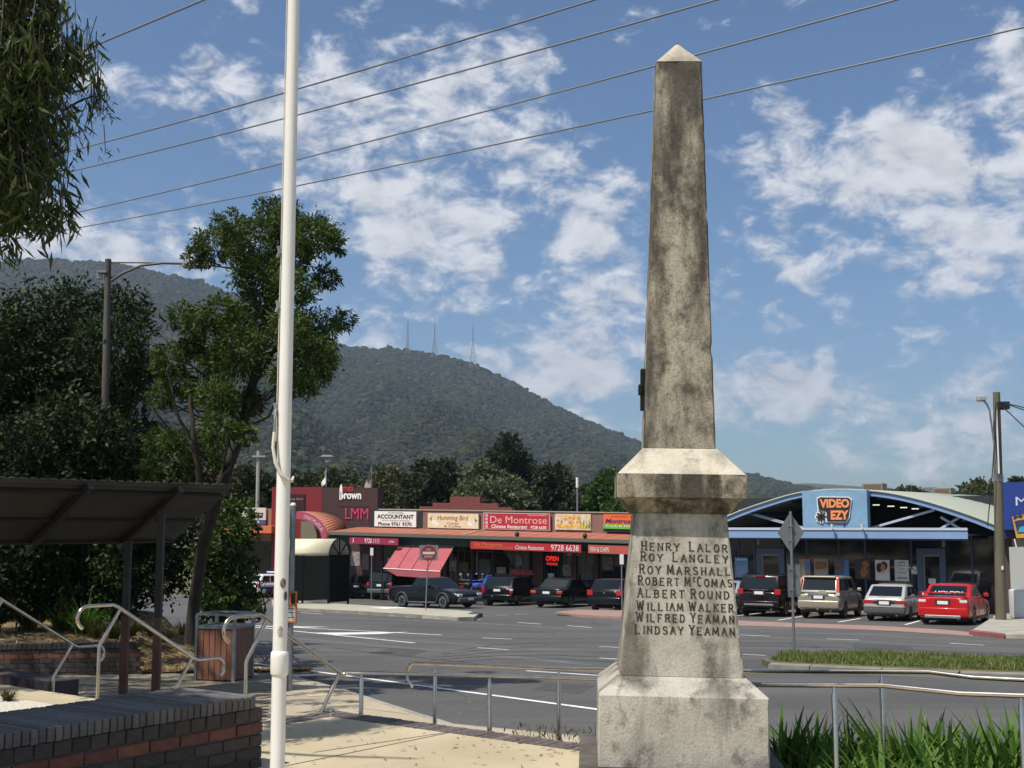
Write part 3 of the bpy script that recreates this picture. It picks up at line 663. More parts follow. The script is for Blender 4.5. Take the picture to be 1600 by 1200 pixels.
build('rope_sleeve', MB().tube(sl, [0.0070, 0.0079, 0.0087, 0.0087, 0.0079, 0.0079, 0.0052], 8), mat('canvas_sleeve', (.62, .58, .48), .85), pole, smooth=60)
build('shackle', MB().tube([(FPX_ - 0.0367, FPY_ - .02, pz(640)), (FPX_ - 0.0402, FPY_ - .03, pz(655)), (FPX_ - 0.0420, FPY_ - .03, pz(676))], .006, 6), M_GALV, pole)
def sticker(py, da, w, hgt, m, sub=None):
    r = .0339; mb = MB()
    z0 = pz(py)
    n = 8; V0 = []
    for j in range(9):
        for i in range(9):
            x = -1 + i / 4; y = -1 + j / 4
            k = math.sqrt(max(0, 1 - (y * y) * .9)); a = -math.pi / 2 + da + x * k * w / r / 2
            V0.append((FPX_ + r * math.cos(a), FPY_ + r * math.sin(a), z0 + y * hgt / 2))
    mb.add(V0, [(j * 9 + i, j * 9 + i + 1, j * 9 + i + 10, j * 9 + i + 9) for j in range(8) for i in range(8)])
    return build('sticker', mb, m, pole)
sticker(911, .45, 0.0280, 0.0437, mat('brown_sticker', (.05, .03, .015), .5, col2=(.32, .26, .18), scale=45)); sticker(931, .85, 0.0201, 0.0402, mat('black_sticker', (.012, .012, .012), .5, col2=(.22, .2, .18), scale=60))
sticker(986, .2, 0.0280, 0.0464, mat('worn_sticker', (.30, .28, .24), .8, col2=(.55, .52, .46), scale=60, lo=.45, hi=.55))

# ================================================================== PLANTS AND TREES
def leaf_mesh(name, P, D, N_, ln, wd, m, fold=0.0):
    """rhombic leaves: P base points, D directions, N_ side vectors"""
    P = np.asarray(P); D = np.asarray(D); N_ = np.asarray(N_); ln = np.asarray(ln).reshape(-1, 1); wd = np.asarray(wd).reshape(-1, 1)
    V_ = np.empty((len(P), 4, 3)); V_[:, 0] = P; V_[:, 1] = P + D * ln * .45 + N_ * wd; V_[:, 2] = P + D * ln; V_[:, 3] = P + D * ln * .45 - N_ * wd
    F = np.arange(len(P) * 4).reshape(-1, 4); return np_mesh(name, V_.reshape(-1, 3), F, m)
def unit(a): return a / np.maximum(np.linalg.norm(a, axis=1, keepdims=True), 1e-9)
def clump_leaves(clumps, n, rng, ln=(.06, .12), asp=.22, droop=.3, shell=.55, up=0.0):
    """clumps: rows of x y z rx ry rz ; leaves gather in sprays on the shell of every clump"""
    cl = np.asarray(clumps, float); vol = (cl[:, 3] * cl[:, 4] * cl[:, 5]) ** (2 / 3); k = rng.choice(len(cl), n, p=vol / vol.sum())
    # sprays
    ns = max(1, n // 14); kc = rng.choice(len(cl), ns, p=vol / vol.sum()); d = unit(rng.normal(size=(ns, 3))); r = rng.uniform(shell, 1.05, (ns, 1)) ** .7
    sp = cl[kc, :3] + d * r * cl[kc, 3:6]; sd = unit(d + rng.normal(size=(ns, 3)) * .5 + np.array([0, 0, -droop + up]))
    q = rng.integers(0, ns, n); along = rng.uniform(-.5, .5, (n, 1)); size = cl[kc, 3:6].mean(1)[q][:, None]
    P = sp[q] + sd[q] * along * np.minimum(size, 1.2) * .7 + rng.normal(size=(n, 3)) * np.minimum(size, 1.0) * .085
    D = unit(sd[q] + rng.normal(size=(n, 3)) * .65 + np.array([0, 0, -droop])); S = unit(np.cross(D, rng.normal(size=(n, 3))))
    l = rng.uniform(ln[0], ln[1], n); return P, D, S, l, l * asp
def limb(mb, a, b, r0, r1, rng, bend=.15, n=6, seg=7):
    a = Vector(a); b = Vector(b); L_ = (b - a).length; pts = []; o1 = Vector(rng.normal(size=3)) * bend * L_ * .4
    for i in range(n + 1):
        f = i / n; pts.append(a.lerp(b, f) + o1 * math.sin(f * math.pi) + Vector(rng.normal(size=3)) * .012 * L_ * (0 if i in (0, n) else 1))
    mb.tube(pts, [r0 + (r1 - r0) * (i / n) for i in range(n + 1)], seg); return pts
M_BARK = mat('grey_bark', (.085, .07, .052), .95, var=.35, scale=4, stretch=(1, 1, .25), bump=.6, bscale=20)
M_BARKD = mat('dark_bark', (.034, .029, .023), .95, var=.3, scale=4, stretch=(1, 1, .25), bump=.6, bscale=20)
def tree(name, base, clumps, n, lm, label, cat='tree', trunk_r=.2, bark=None, ln=(.06, .12), asp=.22, droop=.3, group=None, seed=1, limbs=None, trunk_pts=None, shell=.55, up=0.0, core=0.0):
    rng = np.random.default_rng(seed); base = Vector(base); t = empty(name, base); mb = MB(); cl = np.asarray(clumps, float)
    cz = cl[:, :3].mean(0); low = cl[:, 2].min(); fork = Vector((base.x * .5 + cz[0] * .5, base.y * .5 + cz[1] * .5, base.z + (low - base.z) * .75 + .1)) if trunk_pts is None else Vector(trunk_pts[-1])
    if trunk_pts is None: limb(mb, base - Z * .1, fork, trunk_r, trunk_r * .7, rng, .08)
    else:
        m_ = len(trunk_pts); mb.tube(trunk_pts, [trunk_r * (1 - .5 * i / (m_ - 1)) for i in range(m_)], 9)
    for c in cl[:40]:
        e = Vector(c[:3]); fk = fork
        if trunk_pts is not None:
            cand = [q for q in trunk_pts[2:] if q.z < e.z - .5] or [trunk_pts[3]]; fk = max(cand, key=lambda q: q.z); nx_ = trunk_pts[min(len(trunk_pts) - 1, trunk_pts.index(fk) + 1)]; fk = fk.lerp(nx_, rng.random() * .8)
        limb(mb, fk, e, trunk_r * (.4 if len(cl) < 20 else .2), .01, rng, .22)
        for _ in range(2): limb(mb, fk.lerp(e, rng.uniform(.45, .8)), e + Vector(rng.normal(size=3)) * float(c[3]) * .7, trunk_r * .14, .006, rng, .2, 4, 5)
    if limbs:
        for a, b, r in limbs: limb(mb, a, b, r, r * .35, rng, .12)
    build('trunk', mb, bark or M_BARK, t, smooth=60)
    me = leaf_mesh('crown', *clump_leaves(cl, n, rng, ln, asp, droop, shell, up), lm); o = put('crown', me, t); o['kind'] = 'stuff'
    tag(t, label, cat, group); return t
def strap_plant(name, base, n, hgt, spread, m, label, cat='plant', group=None, seed=0, w=.014, lean=.5):
    rng = np.random.default_rng(seed); base = Vector(base); VS = []; FS = []; S = 6
    for i in range(n):
        a = rng.uniform(0, 2 * math.pi); out = rng.uniform(.1, 1) ** .8 * spread; h_ = hgt * rng.uniform(.5, 1.08); b = base + Vector((math.cos(a), math.sin(a), 0)) * rng.uniform(0, .10) * (spread / .4)
        d = Vector((math.cos(a), math.sin(a), 0)); sd = Vector((-math.sin(a + rng.normal() * .8), math.cos(a + rng.normal() * .8), 0)); ww = w * rng.uniform(.7, 1.3); o = len(VS); curl = rng.uniform(0, .95)
        for k in range(S + 1):
            f = k / S; p = b + d * (out * (f ** 1.5)) + Z * (h_ * (f - curl * f ** 3 * .75)); wk = ww * (1 - f ** 2.2) * (.55 + .45 * min(1, f * 4)) + .0006
            VS += [p - sd * wk, p + sd * wk]
        FS += [(o + 2 * k, o + 2 * k + 1, o + 2 * k + 3, o + 2 * k + 2) for k in range(S)]
    me = np_mesh(name, [tuple(v) for v in VS], FS, m, True); o = put(name, me); tag(o, label, cat, group); return o

# ------------------------------------------------------------------ planter bed behind the steps
M_MULCH = mat('straw_mulch', (.28, .20, .095), .95, scale=14, col2=(.12, .075, .035), bump=.8, bscale=40, lo=.4, hi=.6)
pb0 = on_road(-140, 1060, .13); pb1 = on_road(216, 1055, .13); pd = (pb1 - pb0); pd.z = 0; PL = pd.length; pd.normalize(); pn = Vector((-pd.y, pd.x, 0))
if pn.y < 0: pn = -pn
PT = pb1.z + .60
plw = empty('planter_wall', (pb0 + pb1) / 2); tag(plw, 'dark brick planter retaining wall under the metal-roofed shelter', 'wall')
prz = math.atan2(pd.y, pd.x); hh_ = .086
def pbrick(me, s, z, nm='brick'):
    o = bpy.data.objects.new(nm, me); C.objects.link(o); o.parent = plw; o.matrix_parent_inverse = world_of(plw).inverted(); p = pb0 + pd * s + pn * random.uniform(-.004, .004)
    o.location = (p.x, p.y, z); o.rotation_euler = (0, 0, prz); return o
bd = MB().box(.004, .241, 0, .11, .004, .082).mesh('brick', M_DBRICK, bevel=.004, bseg=1); br = MB().box(.004, .241, 0, .11, .004, .082).mesh('brick', M_RBRICK, bevel=.004, bseg=1)
bc = MB().box(.003, .083, -.015, .24, 0, .1).mesh('cap_brick', M_DBRICK, bevel=.004, bseg=1)
for r in range(6):
    z = PT - .1 - hh_ * (r + 1); k0 = int(1.2 / .245)
    for k in range(k0, int(PL / .245)): pbrick(br if r == 1 else bd, k * .245 + (.12 if r % 2 else 0), z)
for k in range(int(1.2 / .086), int(PL / .086)): pbrick(bc, k * .086, PT - .1, 'cap_brick')
build('mortar', MB().prism([pb0 + pn * .02 - Z * .2, pb1 + pn * .02 - Z * .2, pb1 + pn * .22 - Z * .2, pb0 + pn * .22 - Z * .2], (0, 0, PT - pb0.z + .08)), M_MORTAR, plw)
# mulch mound: level behind the wall, falling away to the right of it
mb = MB(); nx, ny = 34, 22; rng = np.random.default_rng(3)
for j in range(ny + 1):
    for i in range(nx + 1):
        s = -2 + (PL + 2 + 3.2) * i / nx; t_ = .15 + 9 * j / ny * (1 if s < PL - 1.0 else max(.06, 1 - (s - PL + 1.0) / 2.6)); p = pb0 + pd * s + pn * t_
        g0 = road_z(p.y) + .15; hgt = PT - .05
        f = 1 - min(1, max(0, (s - PL + .1) / 2.6)) if s > PL - .1 else 1
        if s > PL - .1: f *= min(1, max(0, (t_ - .1) / 1.3)) * .75
        f = f * f * (3 - 2 * f); mb.v.append((p.x, p.y, g0 + (hgt - g0) * f + rng.normal() * .018 + .02))
for j in range(ny):
    for i in range(nx): a = j * (nx + 1) + i; mb.f.append((a, a + 1, a + nx + 2, a + nx + 1))
bed = build('mulch_bed', mb, M_MULCH, smooth=80, kind='structure')
# loose straw on the bed: real chips
P = []; rng = np.random.default_rng(5)
for i in range(5200):
    s = rng.uniform(1, PL + 2.6); t_ = rng.uniform(.2, 5) * (1 if s < PL - 1.0 else max(.06, 1 - (s - PL + 1.0) / 2.2)); p = pb0 + pd * s + pn * t_; g0 = road_z(p.y) + .15
    f = 1 - min(1, max(0, (s - PL + .1) / 2.6)) if s > PL - .1 else 1
    if s > PL - .1: f *= min(1, max(0, (t_ - .1) / 1.3)) * .75
    f = f * f * (3 - 2 * f); P.append((p.x, p.y, g0 + (PT - .05 - g0) * f + .035))
P = np.array(P); a = rng.uniform(0, 6.28, len(P)); D = np.stack([np.cos(a), np.sin(a), rng.normal(size=len(P)) * .25], 1)
o = put('straw_chips', leaf_mesh('straw_chips', P, unit(D), unit(np.cross(D, np.array([0, 0, 1.]))), rng.uniform(.05, .14, len(P)), rng.uniform(.006, .014, len(P)), leaf_mat('straw', (.16, .10, .045), (.50, .38, .20), trans=.05, rough=.9)), bed); o['kind'] = 'stuff'
L_TUSS = leaf_mat('tussock_leaves', (.035, .05, .012), (.13, .14, .04), trans=.3, third=(.25, .20, .08)); L_STRAP = leaf_mat('strap_leaves', (.022, .062, .008), (.11, .215, .028), trans=.36, third=(.32, .33, .09))
def bedp(px, py, back=0.0):
    p = on_z(px, py, PT); return p
tuss = [(95, 985, .75, 'broad-leaved plant at the back of the mulch bed'), (130, 990, .8, 'tall strappy plant in the mulch bed left of the hooked handrail'), (150, 996, .5, 'low grass tussock between the two stair handrails'), (178, 998, .5, 'grass tussock right behind the hooked handrail end'), (205, 994, .45, 'grass tussock beside the far shelter post'), (240, 994, .5, 'grass tussock between the two shelter posts'), (258, 1004, .42, 'dark grass tussock touching the near shelter post'), (285, 992, .35, 'small tussock at the foot of the leaning tree trunk'), (45, 985, .8, 'dark strappy plant under the shelter roof at far left')]
for i, (x, y, h_, lb) in enumerate(tuss): strap_plant('grass_tussock', bedp(x, y), 150, h_ * 1.0, h_ * .75, L_TUSS if i > 1 else L_STRAP, lb, 'plant', 'tussocks in the mulch bed', seed=20 + i, w=.008 if i > 1 else .018)

# ------------------------------------------------------------------ metal roofed shelter (skillion roof on posts)
M_SHED = mat('brown_painted_steel', (.035, .027, .024), .6, var=.2, scale=2); M_SHED2 = mat('rust_red_post', (.15, .06, .04), .6, var=.2)
M_CORR = mat('corrugated_iron', (.09, .075, .059), .6, .2, var=.2, scale=1.5)
sc0 = at(364, 760, 19.6); SZ = sc0.z; A_ = -V; B_ = -U; SW = 1.56; drop = .91
shel = empty('park_shelter', sc0 + A_ * 3 + B_ * .8 - Z * 3.2); tag(shel, 'brown open shelter with a corrugated skillion roof at left', 'shelter')
mb = MB(); n = 200; Ls = 14.0
for i in range(n + 1):
    for j in range(2):
        pass
# corrugations run along the slope's long side; ridges 0.085 m apart across the slope
nr = 72
for k in range(nr + 1):
    f = k / nr; off = .026 * math.cos(k * math.pi / 2) ; base_ = sc0 + B_ * (SW * f) - Z * (drop * f)
    nrm = (Z * SW + B_ * drop).normalized(); q = base_ + nrm * off
    mb.v += [tuple(q), tuple(q + A_ * Ls)]
for k in range(nr): mb.f.append((2 * k, 2 * k + 1, 2 * k + 3, 2 * k + 2))
roofo = build('roof', mb, M_CORR, shel, smooth=80)
md = roofo.modifiers.new('t', 'SOLIDIFY'); md.thickness = .012
mb = MB(); nrm = (Z * SW + B_ * drop).normalized(); dwn = (B_ * SW - Z * drop)
# scalloped sheet ends seen along the high edge
for i in range(90): p = sc0 + A_ * (.02 + i * .155) + nrm * .026 - B_ * .02; mb.tube([p, p + A_ * .085], .016, 5)
build('ridge_scallops', mb, M_CORR, shel, kind='stuff')
for d_ in (1.02, 2.6, 4.6, 7.3):
    a = sc0 + A_ * d_ - nrm * .07; build('rafter', MB().bar(a, a + dwn, .09, .10, nrm), M_SHED, shel)
for f in (.12, .55, .92):
    a = sc0 + dwn * f - nrm * .045; build('purlin', MB().bar(a + A_ * .1, a + A_ * Ls, .05, .05, nrm), M_SHED, shel)
for d_, f in ((1.02, .32), (1.02, .86), (4.6, .32), (4.6, .86), (7.3, .32), (7.3, .86)):
    t_ = sc0 + A_ * d_ + dwn * f - nrm * .1; g0 = rp(t_, .1); zm = g0.z + 1.25
    build('post', MB().box(t_.x - .05, t_.x + .05, t_.y - .05, t_.y + .05, zm, t_.z), M_SHED, shel)
    build('post_foot', MB().box(t_.x - .056, t_.x + .056, t_.y - .056, t_.y + .056, g0.z, zm), M_SHED2, shel)

# ------------------------------------------------------------------ litter bin
bp0 = on_road(350, 1063, .13); bsz = .36
lb = empty('litter_bin', bp0, math.radians(-14)); tag(lb, 'timber-clad litter bin with a steel frame and open top canopy', 'bin')
M_JAR = mat('red_timber_slats', (.17, .07, .042), .6, col2=(.24, .105, .06), scale=3, stretch=(8, 8, .6), bump=.2)
for s in (-1, 1):
    for t_ in (-1, 1): build('frame_post', MB().box(s * bsz - .025, s * bsz + .025, t_ * bsz - .025, t_ * bsz + .025, 0, 1.16 if True else 1), M_GALV, lb, True)
for k in range(6):
    x0 = -bsz + .03 + k * .112
    build('slat', MB().box(x0, x0 + .104, -bsz - .012, -bsz + .012, .05, .93), M_JAR, lb, True, bevel=.003, bseg=1)
    build('slat', MB().box(bsz - .012, bsz + .012, x0, x0 + .104, .05, .93), M_JAR, lb, True, bevel=.003, bseg=1)
    build('slat', MB().box(-bsz - .012, -bsz + .012, x0, x0 + .104, .05, .93), M_JAR, lb, True, bevel=.003, bseg=1)
build('bin_body', MB().box(-bsz + .03, bsz - .03, -bsz + .03, bsz - .03, .02, .92), M_BLACK, lb, True)
mb = MB()
for z in (.955, 1.17):
    for s in (-1, 1): mb.bar((-bsz, s * bsz, z), (bsz, s * bsz, z), .04, .035); mb.bar((s * bsz, -bsz, z + .002), (s * bsz, bsz, z + .002), .04, .035)
build('top_frame', mb, M_GALV, lb, True)
build('lid', MB().box(-bsz - .03, bsz + .03, -bsz - .03, bsz + .03, .93, .95), M_GALV, lb, True)

# ------------------------------------------------------------------ bus stop pole
sp = on_road(452, 1079, .13); stp = empty('bus_stop_pole', sp); tag(stp, 'grey bus stop pole with an orange timetable case beside the flagpole', 'sign post')
hz = lambda py: at(456, py, sp.y).z
build('pole', MB().tube([sp, Vector((sp.x, sp.y, hz(790)))], .047, 12), M_GALV, stp, smooth=60)
build('pole_cap', MB().lathe([(.05, 0), (.05, .02), (.03, .045), (.005, .05)], 12, c=(sp.x, sp.y, hz(790))), M_WHITE, stp, smooth=60)
M_ORANGE = mat('orange_plastic', (.62, .16, .025), .5)
def case(x0, x1, y0, y1, name, face, th=.05):
    a = at(x0, y1, sp.y - .07); b = at(x1, y0, sp.y - .07)
    o = build(name, MB().box(a.x, b.x, sp.y - .075, sp.y - .05 + th * .5, a.z, b.z), M_ORANGE, stp, bevel=.012)
    build('panel', MB().box(a.x + .03, b.x - .025, sp.y - .079, sp.y - .074, a.z + .03, b.z - .03), face, o); return a, b, o
case(452, 464, 924, 946, 'flag_case', mat('black_panel', (.02, .012, .01), .4))
a_, b_, o_ = case(446, 464, 944, 974, 'timetable_case', mat('timetable_paper', (.50, .49, .45), .5))
for f in (.3, .55, .75): build('printed_line', MB().box(a_.x + .04, b_.x - .04, sp.y - .0815, sp.y - .0805, a_.z + (b_.z - a_.z) * f, a_.z + (b_.z - a_.z) * f + .008), M_BLACK, o_)

# ------------------------------------------------------------------ trees on the left
def cl_px(lst, rng, depth, dj=1.0):
    out = []
    for x, y, r in lst:
        d_ = depth + rng.normal() * dj; p = at(x, y, d_); s = r / FPX * d_; out.append((p.x, p.y, p.z, s, s * 1.1, s * .85))
    return out
rng = np.random.default_rng(11)
L_ACA = leaf_mat('acacia_leaves', (.026, .052, .010), (.085, .13, .025), trans=.3, third=(.15, .17, .045))
d0 = 20.6; tb = on_z(298, 988, -.33); 
aca = [(415, 325, 45), (365, 350, 50), (455, 340, 45), (495, 370, 45), (335, 385, 45), (310, 400, 28), (400, 385, 55), (455, 395, 50), (500, 355, 28), (520, 385, 26), (350, 430, 45), (400, 440, 50), (460, 450, 55), (505, 430, 38),
       (520, 480, 34), (500, 510, 45), (535, 500, 20), (450, 510, 50), (395, 500, 45), (340, 490, 40), (300, 510, 32), (285, 500, 24), (370, 545, 50), (430, 560, 45), (480, 560, 45), (500, 545, 35), (480, 600, 24), (450, 590, 30),
       (340, 570, 40), (300, 545, 30), (330, 620, 45), (375, 620, 42), (290, 640, 34), (345, 670, 38), (300, 690, 36), (270, 700, 34), (330, 720, 36), (290, 730, 36), (380, 680, 24)]
tp = lambda x, y, d_=d0: at(x, y, d_)
trunkA = [Vector((tb.x, tb.y, tb.z - .2)), tp(305, 930, tb.y), tp(318, 850, (tb.y + d0) / 2), tp(345, 760), tp(372, 690), tp(395, 600), tp(415, 520), tp(425, 440)]
aca = [(x + rng.normal() * 4, y + rng.normal() * 4, r * (rng.uniform(.5, .82) if y < 450 else rng.uniform(.62, .95))) for x, y, r in aca + [(265, 560, 30), (250, 620, 26), (280, 600, 36), (310, 600, 40), (255, 690, 34), (240, 740, 30)] if rng.random() > .06]
tree('leaning_tree', tb, cl_px(aca, rng, d0, .9), 62000, L_ACA, 'tall light-crowned tree with a leaning trunk behind the flagpole', trunk_r=.125, bark=M_BARKD, ln=(.05, .11), asp=.17, droop=.25, seed=4, trunk_pts=trunkA,
     limbs=[(tp(318, 850, tb.y), tp(330, 640), .10), (tp(330, 640), tp(318, 520), .06), (tp(322, 800), tp(300, 600), .07), (tp(300, 700), tp(255, 560), .035), (tp(345, 760), tp(240, 640), .04), (tp(395, 600), tp(470, 470), .05)])
# brown dead spray inside the crown
rng = np.random.default_rng(12)
L_DARK = leaf_mat('dark_shrub_leaves', (.009, .018, .005), (.036, .06, .013), trans=.15, rough=.6)
dense = [(60, 470, 60), (120, 450, 50), (190, 450, 45), (30, 520, 60), (100, 530, 65), (170, 520, 60), (215, 500, 30), (225, 545, 30), (60, 600, 70), (140, 610, 70), (195, 600, 50), (20, 650, 60), (100, 680, 70), (180, 680, 60), (225, 690, 35), (40, 740, 70), (130, 750, 70), (210, 755, 50), (30, 830, 80), (120, 830, 80), (200, 840, 60), (60, 910, 70), (150, 920, 60), (240, 900, 50), (270, 860, 45), (10, 560, 60), (-60, 560, 90), (-60, 700, 100), (-70, 850, 100), (240, 780, 40), (280, 800, 40)]
db = on_road(110, 960, .4); dense2 = [(60, 690, 50), (120, 660, 45), (170, 680, 45), (215, 720, 40), (150, 720, 50), (90, 760, 60), (200, 790, 50), (30, 780, 60), (140, 850, 60), (60, 860, 60), (200, 880, 50), (110, 920, 50), (30, 930, 50), (235, 860, 35), (180, 940, 40), (-40, 800, 70), (-40, 920, 60)]
dense = [(x, y + (34 if y < 470 else 26 if y < 560 else 0), r) for x, y, r in dense]
tree('dense_evergreen_tree', db, cl_px(dense, rng, 29.5, 1.2) + cl_px(dense2, rng, 25.4, .4), 120000, L_DARK, 'dense dark evergreen tree behind the open shelter at left', trunk_r=.3, bark=M_BARKD, ln=(.08, .17), asp=.24, droop=.15, seed=5, shell=.35)
rng = np.random.default_rng(13)
bush = [(378, 800, 20), (362, 830, 24), (385, 850, 15), (362, 880, 24), (385, 905, 14), (355, 910, 26), (378, 935, 20), (340, 880, 28), (335, 930, 28), (395, 825, 10), (360, 955, 24), (320, 870, 25), (395, 955, 14), (405, 925, 8), (398, 880, 8), (350, 800, 25), (330, 970, 20)]
tree('leafy_shrub', on_road(365, 985, .1), cl_px(bush, rng, 25.5, .5), 11000, leaf_mat('shrub_leaves', (.022, .045, .009), (.075, .12, .024), trans=.3), 'leafy green shrub behind the litter bin', 'shrub', .07, M_BARKD, (.07, .14), .22, .2, None, 6)
# near gum: trunk out of frame to the left, its crown hangs into the top left corner and shades the seat wall and steps
rng = np.random.default_rng(14); L_GUM = leaf_mat('gum_leaves', (.028, .048, .012), (.105, .14, .036), trans=.42, rough=.38, third=(.18, .17, .06))
gb = Vector((-6.6, 7.6, -.2)); gum = empty('gum_tree', gb); tag(gum, 'weeping gum tree hanging into the top left corner', 'tree')
tw = []     # twig start points with hanging length
for x, y, d_, hang, k in ((15, -30, 8.6, .5, 18), (60, -20, 8.8, .5, 18), (20, 30, 8.6, .5, 22), (60, 35, 8.8, .5, 20), (90, 25, 9.0, .3, 12), (118, 75, 9.1, .18, 12), (105, 100, 9.0, .22, 12), (30, 85, 8.5, .5, 22), (75, 100, 8.8, .45, 18), (108, 135, 9.1, .14, 8), (20, 140, 8.5, .5, 22), (60, 160, 8.8, .45, 18), (90, 185, 9.0, .3, 14), (105, 205, 9.1, .16, 8), (15, 210, 8.6, .45, 20), (50, 230, 8.8, .4, 16), (85, 235, 9.0, .2, 9), (10, 270, 8.5, .35, 16), (35, 285, 8.7, .35, 14), (70, 300, 8.9, .3, 13), (90, 305, 9.0, .24, 9), (45, 320, 8.8, .25, 10), (25, 330, 8.7, .28, 8), (-30, 60, 8.4, .8, 24), (-30, 220, 8.4, .6, 22), (-60, -120, 8.4, .8, 22), (60, -110, 8.6, .7, 22), (3, 395, 8.6, .1, 4)):
    c = at(x, y, d_)
    c = at(x - 8, y, d_)
    for _ in range(k): tw.append((c + Vector(rng.normal(size=3)) * .12, hang * rng.uniform(.35, .8)))
for _ in range(14): tw.append((at(150, 152, 9.1) + Vector(rng.normal(size=3)) * .035, .07))
# the crown above and left of the view, which throws the dappled shade
def in_view(p):
    d_ = p.y * math.cos(PITCH) + (p.z - EYE.z) * math.sin(PITCH); yy = -p.y * math.sin(PITCH) + (p.z - EYE.z) * math.cos(PITCH); px = 800 + FPX * p.x / d_; py = 600 - FPX * yy / d_
    return px > -20 and py > -60 and not (px < 85 and py < 240)
shade = []
for n_, bx in ((1150, ((-12.5, -4.9), (1.5, 11.5), (6.2, 9.8))), (1150, ((-19, -8.2), (9.5, 23), (6.4, 10.5)))):
    for _ in range(n_):
        p = Vector([rng.uniform(*q) for q in bx]); hang = rng.uniform(.5, 1.1)
        if not in_view(p) and not in_view(p - Z * hang) and p.x + .44 * p.z < -1.8 - rng.random() * .5 and not (9.6 < p.y + .39 * (p.z - .4) < 12.8): shade.append((p, hang))
# unseen foliage added to shade the seat wall and the shelter, sun falling between
for n_, lx, ly in ((620, (-5.0, -1.8), (5.0, 9.2)), (800, (-13, -2.6), (13.2, 22))):
    for _ in range(n_):
        z_ = rng.uniform(6.0, 9.0); p = Vector((rng.uniform(*lx) - .438 * z_, rng.uniform(*ly) - .394 * z_, z_)); hang = rng.uniform(.4, .9)
        if not in_view(p) and not in_view(p - Z * hang): shade.append((p, hang))
tw += shade; shade_set = len(tw) - len(shade)
P = []; D = []; Ls_ = []; mbt = MB()
for it_, (p, hang) in enumerate(tw):
    dr = Vector(rng.normal(size=3)) * .25; n_ = max(8, int(30 * hang + 8)); e = p + Vector((dr.x * hang, dr.y * hang, -hang)); 
    mbt.tube([p + Z * .15, p.lerp(e, .5) + dr * .05, e], [.005, .004, .002], 3, False)
    for i in range(n_):
        f = rng.uniform(0, 1.0); q = p.lerp(e, f) + Vector(rng.normal(size=3)) * .05; P.append(q); D.append((rng.normal() * .75, rng.normal() * .75, -.9)); Ls_.append(rng.uniform(.20, .38) if it_ >= shade_set else rng.uniform(.09, .19) if hang > .1 else rng.uniform(.05, .08))
P = np.array([tuple(p) for p in P]); D = unit(np.array(D)); S = unit(np.cross(D, rng.normal(size=D.shape))); Ls_ = np.array(Ls_)
o = put('crown', leaf_mesh('crown', P, D, S, Ls_, Ls_ * .085, L_GUM), gum); o['kind'] = 'stuff'
ft = Vector((-6.3, 8.0, 4.2)); limb(mbt, gb, ft, .34, .24, rng, .06, 6, 10)
for e in ((-3.6, 8.9, 5.9), (-3.3, 9.0, 5.2), (-3.7, 8.7, 4.4), (-4.2, 6, 8), (-6, 4.5, 8.6), (-8.5, 6.5, 8.6), (-7, 11, 8.6), (-9.5, 14, 8.8), (-11, 17, 8.8), (-5, 12, 8.2), (-4.4, 9, 7.4)): limb(mbt, ft, e, .10, .02, rng, .15)
limb(mbt, at(95, 175, 9.1), at(160, 150, 9.1), .012, .005, rng, .1, 4, 5)
build('trunk', mbt, M_BARK, gum, smooth=60)
sh = on_z(12, 1096, 0); strap_plant('small_spiky_plant', sh, 90, .16, .16, leaf_mat('spiky_leaves', (.05, .05, .02), (.13, .12, .05)), 'small spiky plant on the paving behind the seat wall at left edge', seed=77, w=.006)

# ------------------------------------------------------------------ strap-leaved bed beside the ramp (right) and weeds
p1 = K + V * (RAIL2 + .25); soil = []
build('garden_bed', MB().prism([rp(p, .16) for p in (K + U * 3.1 + V * (RAIL2 - 1.1), K + U * 9 + V * (RAIL2 - 1.1), K + U * 9 + V * (RAIL2 + 1.8), K + U * 3.1 + V * (RAIL2 + 1.2))], (0, 0, .05)), mat('dark_soil', (.035, .026, .018), .95, var=.4, scale=20, bump=.8), kind='structure')
pls = [(1215, 1090, 'leafy strap plant touching the right side of the monument base'), (1270, 1098, 'strap-leaved plant left of the first ramp post beside the monument'), (1330, 1102, 'strap-leaved plant between the two middle ramp posts'), (1420, 1083, 'largest strap-leaved plant right of the tall ramp post'), (1475, 1095, 'strap-leaved plant just right of the largest one'), (1540, 1100, 'strap-leaved plant left of the rightmost ramp post'), (1590, 1088, 'strap-leaved plant behind the rightmost ramp post'), (1640, 1095, 'strap-leaved plant cut off by the right edge'), (1380, 1118, 'low strap-leaved plant behind the tall ramp post'), (1240, 1130, 'low strap plant in front of the plants beside the monument'), (1500, 1130, 'low strap-leaved plant in front at right'), (1300, 1140, 'low front strap plant near the first ramp post')]
for i, (x, y, lb_) in enumerate(pls):
    off = RAIL2 - .55 if i > 7 else RAIL2 + .1 + .25 * (i % 2); t_ = on_plane(x, y, K + V * off, V); b = rp(t_, .2); strap_plant('strap_leaf_plant', b, 330 if i < 8 else 260, max(.35, (t_.z - b.z) * .9), .62, L_STRAP, lb_, 'plant', 'strap-leaved plants beside the ramp', seed=40 + i, w=.031)
for i, (x, y) in enumerate(((905, 1130), (938, 1105), (780, 1122))):
    off = .45 if i else .6; t_ = on_plane(x, y, K + V * off, V); b = rp(t_, .13); strap_plant('weed', b, 16, max(.3, t_.z - b.z), .16, L_STRAP, ['weed left of the monument foundation', 'long-leaved weed growing against the left side of the monument', 'lone weed by the middle of the plaza border'][i], 'plant', seed=60 + i, w=.012)
rng = np.random.default_rng(21); P = []
for i in range(900):
    x = rng.uniform(800, 930); t_ = on_plane(x, 1150, K + V * .35, V) + V * rng.normal() * .08; P.append((t_.x, t_.y, rp(t_, .13).z))
